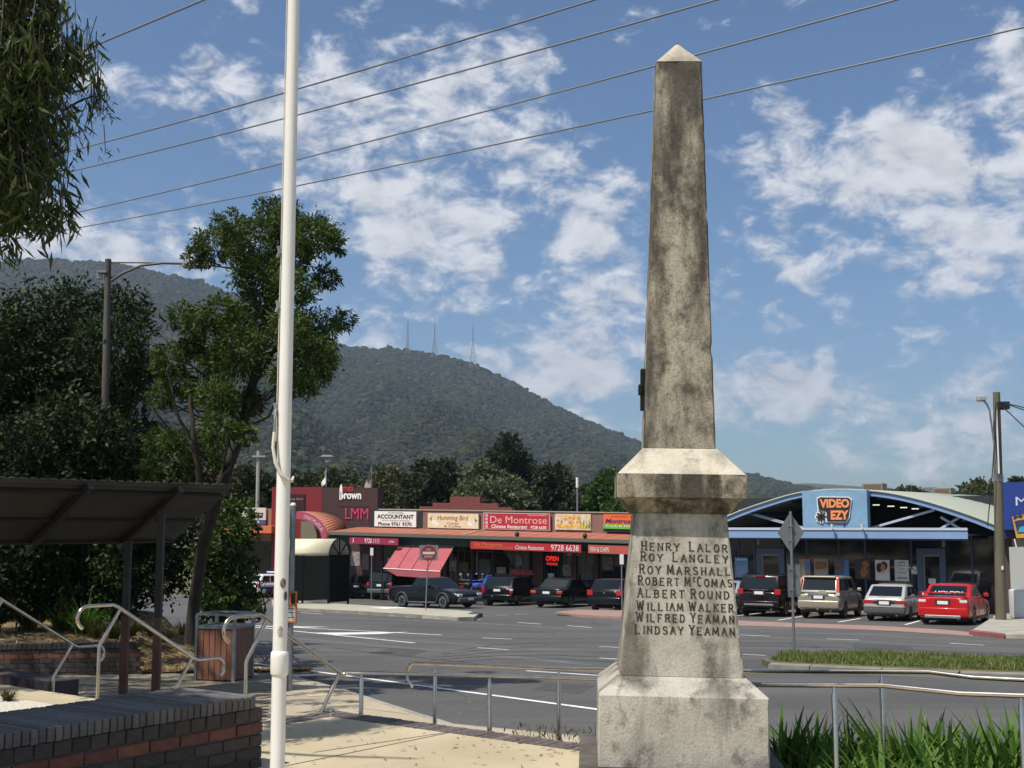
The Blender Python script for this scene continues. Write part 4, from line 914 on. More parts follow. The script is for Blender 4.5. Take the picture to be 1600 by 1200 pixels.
P = np.array(P); P[:, 2] += rng.uniform(0, .75, len(P)) * .9
D = unit(np.array([0, 0, 1.]) + rng.normal(size=P.shape) * .35)
o = put('dry_weeds', leaf_mesh('dry_weeds', P, D, unit(np.cross(D, rng.normal(size=D.shape))), rng.uniform(.03, .09, len(P)), rng.uniform(.003, .007, len(P)), leaf_mat('dry_weed', (.10, .09, .05), (.26, .22, .13), trans=.2))); tag(o, 'thin dry weeds along the plaza border', 'weeds', kind='stuff')

# fallen leaves and bits of bark on the paving
rng = np.random.default_rng(88); P = []
for i in range(420):
    s = rng.uniform(0, 1) ** 1.6; q = K + U * (rng.uniform(-.2, 4.2)) - V * (.05 + 4.5 * s); P.append((q.x, q.y, .008 + rng.random() * .006))
for i in range(380):
    q = K + U * rng.uniform(-6, 2.5) + V * rng.uniform(.4, 7); P.append((q.x, q.y, road_z(q.y) + .165))
P = np.array(P); a = rng.uniform(0, 6.28, len(P)); D = np.stack([np.cos(a), np.sin(a), rng.normal(size=len(P)) * .1], 1)
o = put('fallen_leaves', leaf_mesh('fallen_leaves', P, unit(D), unit(np.cross(D, np.array([0, 0, 1.]) + rng.normal(size=D.shape) * .2)), rng.uniform(.03, .085, len(P)), rng.uniform(.004, .010, len(P)), leaf_mat('dead_leaves', (.09, .055, .03), (.30, .21, .12), trans=.05, rough=.9))); tag(o, 'scattered dry leaves on the paving', 'leaves', kind='stuff')

# ================================================================== CARS
def interp(tab, y):
    if y <= tab[0][0]: return tab[0][1]
    for (a, za), (b, zb_) in zip(tab, tab[1:]):
        if y <= b: return za + (zb_ - za) * (y - a) / (b - a)
    return tab[-1][1]
def car_body(L_, W_c, deck, zb=.22, zmid=.55, nose=.10, tail=.05):
    mb = MB(); L2 = L_ / 2; n = 30; ys = [-L2, -L2 + .03, -L2 + .09, -L2 + .2] + [-L2 + .2 + (L_ - .4) * i / n for i in range(1, n)] + [L2 - .2, L2 - .09, L2 - .03, L2]; R = []
    for y in ys:
        e = max(0, (abs(y) - (L2 - .7)) / .7); k = nose if y > 0 else tail; w = W_c / 2 * (1 - k * e ** 2.2 - .03 * (e > .93) - .04 * (e > .985)); zt = interp(deck, y) - (.05 if e > .985 else .015 if e > .93 else 0); z0 = zb + .10 * e ** 3
        zm = z0 + (zt - z0) * .5
        R.append([(0, z0), (w * .80, z0), (w * .94, z0 + .05), (w * .985, z0 + .14), (w, zm), (w * .985, zt - .14), (w * .955, zt - .055), (w * .90, zt - .012), (w * .6, zt + .012), (0, zt + .02)])
    m = len(R[0]); full = []
    for y, r in zip(ys, R): full.append([(x, y, z) for x, z in r] + [(-x, y, z) for x, z in reversed(r[1:-1])])
    k = len(full[0]); 
    for r in full: mb.v += r
    for i in range(len(full) - 1):
        for j in range(k): j2 = (j + 1) % k; mb.f.append((i * k + j, (i + 1) * k + j, (i + 1) * k + j2, i * k + j2))
    mb.f += [tuple(range(k)), tuple(range((len(full) - 1) * k + k - 1, (len(full) - 1) * k - 1, -1))]
    return mb
def cut_wheels(me, cyl):
    a = bpy.data.objects.new('a', me); c = bpy.data.objects.new('c', cyl); C.objects.link(a); C.objects.link(c)
    md = a.modifiers.new('b', 'BOOLEAN'); md.object = c; md.operation = 'DIFFERENCE'; md.solver = 'EXACT'
    dg = bpy.context.evaluated_depsgraph_get(); dg.update(); out = bpy.data.meshes.new_from_object(a.evaluated_get(dg)); bpy.data.objects.remove(a); bpy.data.objects.remove(c); return out
_wh = {}
def wheel_meshes(r, w, style):
    k = (r, w, style)
    if k not in _wh:
        ty = MB().lathe([(r * .62, -w / 2), (r * .9, -w / 2), (r * .98, -w * .36), (r, -w * .2), (r, w * .2), (r * .98, w * .36), (r * .9, w / 2), (r * .62, w / 2)], 22, 'X').mesh('tyre', M_RUBBER, smooth=40)
        rm = MB(); rm.lathe([(r * .63, -w * .3), (r * .66, w * .50), (r * .60, w * .51), (r * .56, w * .22), (r * .15, w * .20)], 22, 'X')
        ns = {'five': 5, 'multi': 9, 'steel': 0}[style]
        for q in range(ns):
            a = 2 * math.pi * q / ns; d = Vector((0, math.cos(a), math.sin(a))); rm.bar(d * r * .08 + Vector((w * .40, 0, 0)), d * r * .6 + Vector((w * .44, 0, 0)), r * (.2 if ns == 5 else .09), .03, Vector((1, 0, 0)))
        rm.lathe([(r * .17, w * .2), (r * .16, w * .46), (.01, w * .48)], 12, 'X')
        if not ns: rm.lathe([(r * .56, w * .25), (r * .5, w * .40), (r * .2, w * .36)], 18, 'X')
        _wh[k] = (ty, rm.mesh('rim', mat('alloy_rim', (.50, .50, .50), .3, .9), smooth=40))
    return _wh[k]
M_TAIL = mat('red_tail_lens', (.38, .012, .01), .15, spec=.6, coat=.6); M_CLEAR = mat('clear_lens', (.62, .62, .60), .12, spec=.7, coat=.5); M_AMBER = mat('amber_lens', (.55, .16, .02), .2)
M_CARGLASS = mat('car_glass', (.008, .011, .012), .05, spec=.5); M_PLATE = mat('number_plate', (.70, .71, .69), .4); M_CHROME = mat('chrome', (.7, .7, .7), .12, 1.0); M_TRIM = mat('black_trim', (.014, .014, .015), .55); M_GREYTRIM = mat('grey_bumper_plastic', (.075, .075, .075), .55)
def paint(name, col, metal=.0, rough=.24): return mat('car_paint_' + name, col, rough, metal, coat=.22, spec=.22)
def plate_text(): return None

def car(name, label, rear, head, paint_m, L=4.7, W=1.8, H=1.45, deck=None, gh=None, wb=2.7, wo=0.0, R=.32, belt=.93, zb=.22, sidewin=((.08, .45), (.50, .92)), rim='five', tail=None, plate_z=.80, plate_w=.37, bump=None, extras=None, taper=.80, cat='car', ref='rear', hz=0.0, plate=True, top=None, group='cars parked along the shops', front=False):
    h_ = math.radians(head); f = Vector((math.sin(h_), math.cos(h_), -.032 * math.cos(h_))).normalized(); r = Vector((math.cos(h_), -math.sin(h_), 0)); r = (r - f * r.dot(f)).normalized(); up = r.cross(f)
    p = on_road(*rear); ctr = p + f * (L / 2 if ref == 'rear' else 0)
    root = empty(name, ctr); root.rotation_euler = Matrix((r, f, up)).transposed().to_euler(); tag(root, label, cat, group)
    L2 = L / 2; deck = deck or [(-L2, .92), (-L2 + .5, .97), (-.9, belt), (.9, belt), (1.3, belt - .02), (L2 - .4, .80), (L2, .66)]
    wy = (-wb / 2 + wo, wb / 2 + wo); cut = MB()
    for y in wy:
        for s in (-1, 1): cut.lathe([(R + .055, s * (W / 2 - .27)), (R + .055, s * (W / 2 + .2))], 24, 'X', (0, y, R - .005))
    body = cut_wheels(car_body(L, W, deck, zb).mesh('body'), cut.mesh('cut')); body.materials.clear(); body.materials.append(paint_m)
    body.polygons.foreach_set('use_smooth', [True] * len(body.polygons)); body.set_sharp_from_angle(angle=math.radians(32)); put('body', body, root, True)
    def part(nm, mb, m, par=root, **k): return build(nm, mb, m, par, True, **k)
    # cabin
    b0, b1, r0, r1 = gh; wbs = W / 2 * .925; wt = W / 2 * taper; zr = H; z0 = belt - .03
    part('cabin', MB().hexa([(-wbs, b0, z0), (wbs, b0, z0), (wbs, b1, z0), (-wbs, b1, z0), (-wt, r0, zr), (wt, r0, zr), (wt, r1, zr), (-wt, r1, zr)]), paint_m, bevel=.055, bseg=3, smooth=50)
    if not top: part('roof', MB().hexa([(-wt + .06, r0 + .06, zr - .02), (wt - .06, r0 + .06, zr - .02), (wt - .06, r1 - .06, zr - .02), (-wt + .06, r1 - .06, zr - .02), (-wt * .6, r0 + .25, zr + .025), (wt * .6, r0 + .25, zr + .025), (wt * .6, r1 - .2, zr + .025), (-wt * .6, r1 - .2, zr + .025)]), paint_m, smooth=60)
    def win(nm, c, u0, u1, v0, v1, lift=.006, par=root, m=M_CARGLASS):
        c = [Vector(q) for q in c]; B = lambda u, v: (c[0] * (1 - u) + c[1] * u) * (1 - v) + (c[3] * (1 - u) + c[2] * u) * v
        q = [B(u0, v0), B(u1, v0), B(u1, v1), B(u0, v1)]; n = (q[1] - q[0]).cross(q[3] - q[0]).normalized()
        if n.dot(Vector((q[0].x, q[0].y * .2 if abs(q[0].x) > .6 * wbs and nm == 'side_window' else q[0].y, 0))) < 0: n = -n
        mb = MB().prism([a - n * .004 for a in q], n * (lift + .004)); o = part(nm, mb, m, par); return o
    for s in (-1, 1):
        c = [(s * wbs, b0, z0), (s * wbs, b1, z0), (s * wt, r1, zr), (s * wt, r0, zr)]
        for u0, u1 in sidewin: win('side_window', c, u0, u1, .17, .86)
        # door shut lines, sill and handles
        yd = [b0 + (b1 - b0) * u for u in (.48, .93)]
        for y in yd: part('door_gap', MB().box(s * (W / 2 - .03), s * (W / 2 + .002), y - .006, y + .006, zb + .18, belt - .06), M_TRIM)
        for y in (yd[0] - .22, yd[1] - .75): part('door_handle', MB().box(s * (W / 2 - .02), s * (W / 2 + .022), y, y + .17, belt - .16, belt - .12), paint_m)
        part('mirror', MB().box(s * (W / 2 + .02) - .0, s * (W / 2 + .19), b1 - .48, b1 - .36, belt + .02, belt + .16), paint_m, bevel=.025)
        part('sill', MB().box(s * (W / 2 - .08), s * (W / 2 - .005), wy[0] + R + .08, wy[1] - R - .08, zb - .02, zb + .07), M_TRIM)
    rear_c = [(-wbs, b0, z0), (wbs, b0, z0), (wt, r0, zr), (-wt, r0, zr)]; rw = win('rear_window', rear_c, .09, .91, .17, .88)
    win('windscreen', [(-wbs, b1, z0), (wbs, b1, z0), (wt, r1, zr), (-wt, r1, zr)], .07, .93, .06, .92)
    # tail lamps, plate, bumper
    for s in (-1, 1):
        if tail:
            x0, x1, za, zc_, dep = tail[:5]; part('tail_light', MB().box(*sorted((s * x0, s * x1)), -L2 - .010, -L2 + dep, za, zc_), tail[5] if len(tail) > 5 else M_TAIL, bevel=.018)
    if plate: 
        part('plate_recess', MB().box(-plate_w / 2 - .08, plate_w / 2 + .08, -L2 - .004, -L2 + .03, plate_z - .1, plate_z + .1), M_TRIM)
        part('number_plate', MB().box(-plate_w / 2, plate_w / 2, -L2 - .014, -L2 - .003, plate_z - .06, plate_z + .06), M_PLATE)
    bm_, bz0, bz1 = bump or (paint_m, .32, .56)
    part('rear_bumper', MB().box(-W / 2 * .93, W / 2 * .93, -L2 - .06, -L2 + .25, bz0, bz1), bm_, bevel=.04, bseg=3, smooth=50)
    part('front_bumper', MB().box(-W / 2 * .86, W / 2 * .86, L2 - .3, L2 + .05, bz0 - .04, bz1 - .04), bm_, bevel=.05, bseg=3, smooth=50)
    part('underbody', MB().box(-W / 2 * .8, W / 2 * .8, -L2 + .35, L2 - .35, zb - .06, zb + .05), M_BLACK)
    part('exhaust', MB().tube([(W * .28, -L2 + .3, zb + .02), (W * .28, -L2 - .05, zb + .02)], .03, 8), M_GALV)
    for s in (-1, 1): part('headlight', MB().box(*sorted((s * W * .28, s * W * .44)), L2 - .22, L2 + .012, .60, .74), M_CLEAR, bevel=.03)
    ty, rm = wheel_meshes(R, .21, rim)
    for y in wy:
        for s in (-1, 1):
            o = put('wheel', ty, root, True); o.location = (s * (W / 2 - .115), y, R); o.rotation_euler = (0, 0, 0 if s > 0 else math.pi); put('rim', rm, o, True)
    root['_'] = 0; del root['_']
    return root, part, dict(L2=L2, W=W, belt=belt, H=H, b0=b0, b1=b1, r0=r0, r1=r1, wt=wt, wbs=wbs, win=win, z0=z0, zr=zr, rear_c=rear_c, rw=rw)

P_BLK = paint('black', (.006, .007, .010)); P_NAVY = paint('dark_green_black', (.005, .008, .009)); P_SIL = paint('beige_silver', (.42, .38, .30), .6, .3); P_SIL2 = paint('old_silver', (.52, .50, .48), .45, .35); P_RED = paint('red', (.42, .012, .014), .0); P_GRN = paint('dark_green', (.007, .016, .015)); P_WHT = paint('white', (.78, .78, .76), 0); P_SIL3 = paint('silver', (.5, .52, .54), .6); P_MAR = paint('black_maroon', (.010, .005, .006))

# video shop side
car('silver_sedan', 'silver car mostly hidden behind the right side of the monument', (1118, 961), 26, P_SIL3, 4.5, 1.75, 1.43, gh=(-1.6, 1.0, -.8, .2), tail=(.55, .84, .72, .88, .15))
r, part, g = car('black_suv', 'black four-wheel drive between the monument and the diamond sign', (1186, 964), 27, P_MAR, 4.6, 1.86, 1.72, deck=[(-2.3, 1.02), (-1.6, 1.08), (1, 1.08), (1.9, 1.0), (2.3, .85)], gh=(-2.22, 1.15, -1.95, .35), belt=1.09, zb=.3, R=.365, wb=2.65, wo=-.05, tail=(.66, .92, .92, 1.14, .12), plate_z=.99, bump=(P_MAR, .38, .66), sidewin=((.05, .22), (.26, .55), (.58, .93)), taper=.84)
part('bumper_strip', MB().box(-.62, .62, -2.3 - .075, -2.3 - .05, .47, .55), M_CHROME, bevel=.01); part('chrome_strip', MB().box(-.42, .42, -2.325, -2.3, 1.10, 1.135), M_CHROME); part('brake_light', MB().box(-.2, .2, -2.02, -1.9, 1.655, 1.70), M_TAIL); part('roof_rail', MB().bar((-.68, -1.8, 1.76), (-.68, .2, 1.76), .04, .04), M_TRIM); part('roof_rail', MB().bar((.68, -1.8, 1.76), (.68, .2, 1.76), .04, .04), M_TRIM)
r, part, g = car('beige_suv', 'beige silver compact four-wheel drive with tall red pillar lamps', (1279, 967), 28, P_SIL, 4.5, 1.77, 1.68, deck=[(-2.25, .98), (-1.6, 1.04), (1, 1.04), (1.8, .96), (2.25, .8)], gh=(-2.18, 1.15, -1.86, .35), belt=1.05, zb=.3, R=.345, wb=2.62, tail=None, plate_z=.86, bump=(P_SIL, .42, .72), sidewin=((.05, .22), (.26, .56), (.59, .93)), taper=.86, rim='five')
for s in (-1, 1): part('tail_light', MB().bar((s * .80, -2.215, 1.02), (s * .735, -1.93, 1.60), .13, .11, Vector((0, 1, 0))), M_TAIL, bevel=.02); part('tail_light_lens', MB().box(*sorted((s * .72, s * .86)), -2.265, -2.1, .93, 1.05), M_CLEAR, bevel=.015)
part('spoiler', MB().box(-.66, .66, -2.0, -1.7, 1.63, 1.69), P_SIL, bevel=.02); part('tow_bar', MB().box(-.03, .03, -2.4, -2.2, .36, .42).lathe([(.02, .42), (.025, .5), (.01, .52)], 8, c=(0, -2.38, 0)), M_CHROME); part('plate_panel', MB().box(-.42, .42, -2.262, -2.24, .91, .99), mat('blue_grey_badge', (.10, .14, .20), .3), bevel=.006); part('wiper', MB().bar((0, -2.19, 1.13), (.28, -2.17, 1.16), .02, .02), M_TRIM)
r, part, g = car('silver_hatchback', 'older silver hatchback with dark grey bumpers beside the red car', (1382, 971), 29, P_SIL2, 4.2, 1.66, 1.37, deck=[(-2.1, .87), (-1.7, .90), (1, .88), (1.7, .8), (2.1, .66)], gh=(-2.02, .95, -1.22, .05), belt=.89, zb=.22, R=.29, wb=2.4, tail=(.40, .80, .66, .80, .10), plate_z=.70, bump=(M_GREYTRIM, .30, .55), sidewin=((.16, .50), (.54, .92)), rim='steel', taper=.80)
part('garnish', MB().box(-.40, .40, -2.109, -2.08, .66, .78), M_TRIM); part('bumper_trim', MB().box(-.78, .78, -2.168, -2.15, .53, .555), M_CHROME); part('wiper', MB().bar((-.25, -2.0, 1.0), (.05, -1.98, 1.01), .02, .02), M_TRIM)
r, part, g = car('red_sedan', 'bright red sedan with a rear wing, rightmost parked car', (1474, 977), 30, P_RED, 4.75, 1.84, 1.43, deck=[(-2.42, .98), (-1.8, 1.03), (-1.2, .96), (1, .93), (1.9, .84), (2.42, .66)], gh=(-1.68, .95, -.82, .12), belt=.96, zb=.20, R=.33, wb=2.79, tail=(.58, .84, .80, .90, .14, M_CLEAR), plate_z=.80, bump=(P_RED, .30, .62), sidewin=((.10, .46), (.50, .92)))
part('rear_wing', MB().box(-.80, .80, -2.40, -2.12, 1.13, 1.17).box(-.80, -.74, -2.36, -2.16, 1.0, 1.14).box(.74, .80, -2.36, -2.16, 1.0, 1.14), P_RED, bevel=.012); part('valance', MB().box(-.62, .62, -2.50, -2.4, .25, .36), M_GALV, bevel=.02)
mb = MB(); rc = g['rear_c']; c = [Vector(q) for q in rc]; nn = (c[1] - c[0]).cross(c[3] - c[0]).normalized(); nn = nn if nn.y < 0 else -nn
ez = (c[3] - c[0] + Vector((c[0].x - c[3].x, 0, 0))).normalized(); text_into(mb, 'HOLDSV', c[0] + Vector((.36, 0, 0)) + ez * .32 + nn * .012, Vector((1, 0, 0)), ez, 1.02, .17, bold=.012, shear=.25)
part('window_sticker', mb, mat('white_vinyl', (.8, .8, .8), .5))
# shops side
r, part, g = car('dark_green_suv', 'dark green boxy four-wheel drive behind the black utility', (592, 938), 24, P_GRN, 4.5, 1.80, 1.70, deck=[(-2.25, 1.02), (-1.6, 1.06), (1, 1.06), (1.9, 1.0), (2.25, .9)], gh=(-2.2, 1.05, -2.02, .45), belt=1.06, zb=.32, R=.36, wb=2.6, tail=(.72, .88, .86, 1.08, .1), plate_z=.90, bump=(M_GREYTRIM, .44, .68), sidewin=((.05, .25), (.29, .58), (.61, .93)), taper=.88)
part('bumper_strip', MB().box(-.8, .8, -2.325, -2.30, .62, .67), M_CHROME)
car('dark_wagon', 'dark car partly hidden behind the bus shelter', (556, 936), 24, P_BLK, 4.6, 1.78, 1.46, gh=(-2.2, .95, -1.85, .15), tail=(.6, .86, .7, .9, .1))
r, part, g = car('black_wagon', 'black station wagon in front of the restaurant left shopfront', (776, 947), 22, P_BLK, 4.95, 1.84, 1.50, deck=[(-2.47, .93), (-1.6, .98), (1, .95), (1.9, .85), (2.47, .68)], gh=(-2.40, 1.1, -1.95, .25), belt=.97, zb=.22, R=.325, wb=2.9, tail=(.70, .88, .66, .98, .12), plate_z=.82, bump=(P_BLK, .32, .60), sidewin=((.05, .28), (.31, .60), (.63, .92)), taper=.82)
part('roof_rail', MB().bar((-.66, -1.7, 1.54), (-.66, .1, 1.54), .035, .035), M_TRIM); part('roof_rail', MB().bar((.66, -1.7, 1.54), (.66, .1, 1.54), .035, .035), M_TRIM); part('tail_light_lens', MB().box(.70, .90, -2.49, -2.36, .80, .90), M_CLEAR, bevel=.012); part('tow_ball', MB().lathe([(.03, -.04), (.045, 0), (.03, .04)], 8, c=(-.2, -2.6, .5)), M_CHROME)
r, part, g = car('dark_sedan', 'dark sedan with orange and red tail lamps beside the black wagon', (853, 950), 27, P_NAVY, 4.9, 1.84, 1.44, deck=[(-2.45, .95), (-1.8, 1.0), (-1.1, .95), (1, .92), (1.9, .83), (2.45, .66)], gh=(-1.72, .95, -.95, .1), belt=.95, zb=.22, R=.32, wb=2.8, tail=(.56, .88, .70, .86, .16), plate_z=.76, bump=(P_NAVY, .32, .62), sidewin=((.10, .46), (.50, .92)))
for s in (-1, 1): part('indicator', MB().box(*sorted((s * .60, s * .86)), -2.466, -2.44, .80, .86), M_AMBER)
r, part, g = car('black_hatchback', 'small black hatchback just left of the monument', (944, 956), 27, P_BLK, 4.05, 1.74, 1.47, deck=[(-2.02, .95), (-1.6, .98), (1, .93), (1.6, .84), (2.02, .68)], gh=(-1.95, 1.05, -1.45, .25), belt=.96, zb=.2, R=.31, wb=2.5, tail=(.58, .86, .74, .98, .14), plate_z=.50, bump=(P_BLK, .30, .66), sidewin=((.12, .5), (.54, .92)), taper=.80)
part('badge', MB().lathe([(.04, 0), (.03, .01)], 10, 'Y', (0, -2.035, .86)), M_CHROME)
# black utility, side on, nose to the right
r, part, g = car('black_utility', 'black crew-cab utility on the service road by the no entry sign', (679, 949), 133, P_BLK, 5.15, 1.86, 1.50, deck=[(-2.57, 1.0), (-2.3, 1.02), (-.7, 1.02), (.9, .98), (1.4, .97), (2.2, .86), (2.57, .68)], gh=(-.95, 1.12, -.55, .28), belt=1.0, zb=.27, R=.35, wb=3.0, wo=.05, tail=(.70, .86, .66, .96, .1), plate_z=.6, bump=(M_GREYTRIM, .36, .60), sidewin=((.07, .46), (.50, .93)), taper=.80, ref='mid', group='cars parked along the shops')
part('tray_cover', MB().box(-.80, .80, -2.5, -.98, 1.03, 1.065), M_TRIM, bevel=.015); part('grille', MB().box(-.42, .42, 2.5, 2.585, .58, .72), M_TRIM, bevel=.02); part('front_plate', MB().box(-.19, .19, 2.62, 2.632, .42, .53), M_PLATE)
for s in (-1, 1): part('fog_light', MB().lathe([(.07, 0), (.06, .02)], 12, 'Y', (s * .55, 2.6, .44)), M_CLEAR); part('side_step', MB().box(s * .88, s * .95, -1.0, 1.0, .29, .34), M_GALV)
for s in (-1, 1):
    for y in (-1.45, 1.55): part('wheel_arch_flare', MB().tube([(s * .925, y + .43 * math.cos(a), .345 + .43 * math.sin(a)) for a in [math.pi * i / 10 for i in range(11)]], .035, 6), M_GREYTRIM)
# white emergency car behind the shrub
r, part, g = car('white_patrol_wagon', 'white wagon with a blue and white roof light bar behind the shrub', (388, 934), 33, P_WHT, 4.9, 1.86, 1.50, gh=(-2.38, 1.1, -1.95, .25), belt=.97, R=.33, wb=2.9, tail=(.7, .88, .66, .96, .12), sidewin=((.05, .28), (.31, .60), (.63, .92)))
M_BLUE = mat('blue_lens', (.03, .06, .38), .2)
part('light_bar', MB().box(-.62, .40, -.3, .0, 1.56, 1.72), M_BLUE, bevel=.04, bseg=3); part('light_bar_end', MB().box(.41, .70, -.3, .0, 1.56, 1.72), M_WHITE, bevel=.04, bseg=3); part('light_bar_stripe', MB().box(-.5, .3, -.312, -.301, 1.62, 1.69), M_WHITE); part('side_stripe', MB().box(-.94, .94, -2.2, 2.0, .58, .72), M_BLUE); part('light_bar_foot', MB().box(-.5, .5, -.2, -.1, 1.5, 1.58), M_TRIM)
r, part, g = car('white_blue_sedan', 'white and blue car seen between the flagpole and the bus shelter', (452, 938), 28, P_WHT, 4.7, 1.8, 1.5, gh=(-2.2, 1.0, -1.9, .2), tail=(.6, .86, .7, .9, .1))
part('side_stripe', MB().box(-.92, .92, -2.28, 2.0, .55, .80), mat('grey_blue_panel', (.06, .08, .14), .3))

# motorcycles
def motorcycle(label, px, head, fair, tall):
    p = on_road(*px); root = empty('motorcycle', p, -math.radians(head)); root.scale = (1.22, 1.22, 1.22); tag(root, label, 'motorcycle', 'motorcycles outside the cake shop')
    ty, rm = wheel_meshes(.31, .14, 'multi')
    for y in (-.72, .72):
        o = put('wheel', ty, root, True); o.location = (0, y, .31); put('rim', rm, o, True)
    def pt(n, mb, m, **k): build(n, mb, m, root, True, **k)
    pt('frame', MB().tube([(0, -.72, .31), (0, -.2, .45), (0, .35, .55), (0, .5, .85)], .05, 8).box(-.16, .16, -.25, .35, .3, .62), M_GALV, smooth=50); pt('fork', MB().tube([(-.09, .75, .31), (-.09, .5, .95)], .03, 8).tube([(.09, .75, .31), (.09, .5, .95)], .03, 8), M_CHROME)
    pt('tank', MB().box(-.16, .16, .0, .5, .72, .95), fair, bevel=.07, bseg=3, smooth=60); pt('seat', MB().box(-.15, .15, -.7, .02, .74, .84), M_BLACK, bevel=.04)
    pt('tail_fairing', MB().hexa([(-.17, -.95, .75), (.17, -.95, .75), (.14, -.35, .70), (-.14, -.35, .70), (-.15, -1.0, .98 if not tall else 1.35), (.15, -1.0, .98 if not tall else 1.35), (.12, -.35, .86), (-.12, -.35, .86)]), fair, bevel=.04, bseg=3, smooth=60)
    pt('handlebar', MB().tube([(-.42, .3, 1.08), (-.15, .48, 1.05), (.15, .48, 1.05), (.42, .3, 1.08)], .02, 8), M_CHROME)
    for s in (-1, 1): pt('mirror', MB().tube([(s * .3, .4, 1.06), (s * .36, .4, 1.26)], .01, 6).lathe([(.02, -.02), (.07, 0), (.06, .02)], 10, 'Y', (s * .37, .39, 1.3)), M_CHROME)
    pt('windscreen', MB().hexa([(-.2, .55, .95), (.2, .55, .95), (.2, .58, .95), (-.2, .58, .95), (-.15, .42, 1.32), (.15, .42, 1.32), (.15, .45, 1.32), (-.15, .45, 1.32)]), M_CARGLASS); pt('exhaust', MB().tube([(.2, .2, .3), (.22, -.4, .3), (.22, -.95, .42)], .055, 8), M_CHROME); pt('tail_light', MB().box(-.08, .08, -1.02, -.95, .78, .86), M_TAIL)
    return root
motorcycle('chrome and black motorcycle between the black utility and the wagon', (729, 944), 10, M_TRIM, False)
motorcycle('motorcycle with bright blue fairings left of the black wagon', (749, 945), -28, mat('bright_blue_fairing', (.03, .08, .45), .35, coat=.5), True)

# ================================================================== STREET FURNITURE
isl_px = [(425, 948), (470, 953.5), (560, 958), (660, 964), (715, 968), (740, 967.5), (747, 963), (735, 958), (690, 955), (600, 950.5), (520, 946), (425, 940)]
isl = build('traffic_island', MB().prism([on_road(x, y - 3.2, .14) for x, y in isl_px], (0, 0, -.2)), mat('island_concrete', (.33, .31, .24), .9, scale=.8, col2=(.42, .39, .32), bump=.3), kind='structure')
kerb('kerb', [on_road(x, y - 3.2, .14) for x, y in isl_px[:6]], isl, .28, mat('pale_kerb', (.46, .43, .37), .9, var=.12), .012, .16)
sheet('painted_arrow', [on_road(x, y, .145) for x, y in ((577, 949.5), (618, 948), (640, 950), (600, 951.3))], M_PAINT, isl)
build('median_nose', MB().lathe([(.3, 0), (.3, .16), (.2, .2)], 14, c=tuple(on_road(743, 964.5))), mat('dark_nose', (.06, .06, .07), .8), isl)

# bus shelter with a barrel roof
sh0 = on_road(470, 943, .14); sh1 = on_road(551, 943, .14); sx0, sx1 = sh0.x, sh1.x; sy = sh0.y
SZ0 = (sh0.z + sh1.z) / 2; bz = lambda py: at(510, py, sy).z
bs = empty('bus_shelter', ((sx0 + sx1) / 2, sy + .8, SZ0)); tag(bs, 'bus shelter with a cream barrel roof and dark green walls', 'bus shelter')
M_DGREEN = mat('dark_green_steel', (.004, .0065, .0055), .8, spec=.15); M_CREAM = mat('cream_roof', (.62, .57, .40), .5, var=.06); ang_s = math.radians(26)
ex_s = Vector((math.cos(ang_s), -math.sin(ang_s), 0)); ey_s = Vector((math.sin(ang_s), math.cos(ang_s), 0)); so = Vector((at(524, 868, sy).x, sy - .3, 0))
# end wall faces right-front; the barrel axis runs along -ex_s' direction
ax = Vector((-math.cos(math.radians(14)), -math.sin(math.radians(-14)), 0)); cr_ = Vector((-ax.y, ax.x, 0)); cr_ = cr_ if cr_.x > 0 else -cr_
ax = Vector((-1, .10, 0)).normalized(); cr_ = Vector((.55, .83, 0)).normalized()
c0 = Vector((at(515, 868, sy).x, sy - .2, bz(868))); Rw = 1.55; Lr = 2.75; Rh = bz(842) - bz(868)
mb = MB(); nn_ = 16
for i in range(nn_ + 1):
    a = math.pi * i / nn_; q = c0 + cr_ * (Rw / 2 - Rw / 2 * math.cos(a)) + Z * (Rh * math.sin(a)); mb.v += [tuple(q), tuple(q + ax * Lr)]
for i in range(nn_): mb.f.append((2 * i, 2 * i + 1, 2 * i + 3, 2 * i + 2))
o = build('barrel_roof', mb, M_CREAM, bs, smooth=60); md = o.modifiers.new('t', 'SOLIDIFY'); md.thickness = .04
mb = MB(); ar = [c0 + cr_ * (Rw / 2 - Rw / 2 * math.cos(math.pi * i / 16)) + Z * (Rh * math.sin(math.pi * i / 16)) - ax * .02 for i in range(17)]
mb.tube(ar, .035, 6); mb.tube([ar[0], ar[-1]], .035, 6); cm = (ar[0] + ar[-1]) / 2
for i in (4, 8, 12): mb.tube([cm, ar[i]], .03, 6)
build('end_arch', mb, M_DGREEN, bs, smooth=60)
mb = MB()
for k in range(1, 12):
    f = k / 12; x = Rw * f; hh2 = Rh * math.sin(math.acos(max(-1, min(1, 1 - 2 * f)))); p = c0 + cr_ * x; mb.tube([p, p + Z * hh2], .012, 4, False)
for k in range(1, 6):
    f = k / 6; hw = Rw / 2 * math.sqrt(1 - f * f); p = c0 + cr_ * (Rw / 2) + Z * (Rh * f); mb.tube([p - cr_ * hw, p + cr_ * hw], .012, 4, False)
build('mesh_screen', mb, M_GALV, bs)
gz_ = SZ0; zt_ = c0.z
def wallp(nm, a, b, z0, z1, m, th=.05):
    d = (b - a).normalized(); s = Vector((-d.y, d.x, 0)) * th / 2; build(nm, MB().prism([Vector((q.x, q.y, z0)) for q in (a - s, b - s, b + s, a + s)], (0, 0, z1 - z0)), m, bs)
P00 = c0; P10 = c0 + ax * Lr; P01 = c0 + cr_ * Rw; P11 = P10 + cr_ * Rw
wallp('back_wall', P00 + ax * .06, P10, gz_ + .22, zt_ - .02, M_DGREEN); wallp('end_wall', P00, P01, gz_ + .06, zt_ - .02, M_DGREEN); wallp('side_wall', P10, P11, gz_ + .22, zt_ - .02, M_DGREEN)
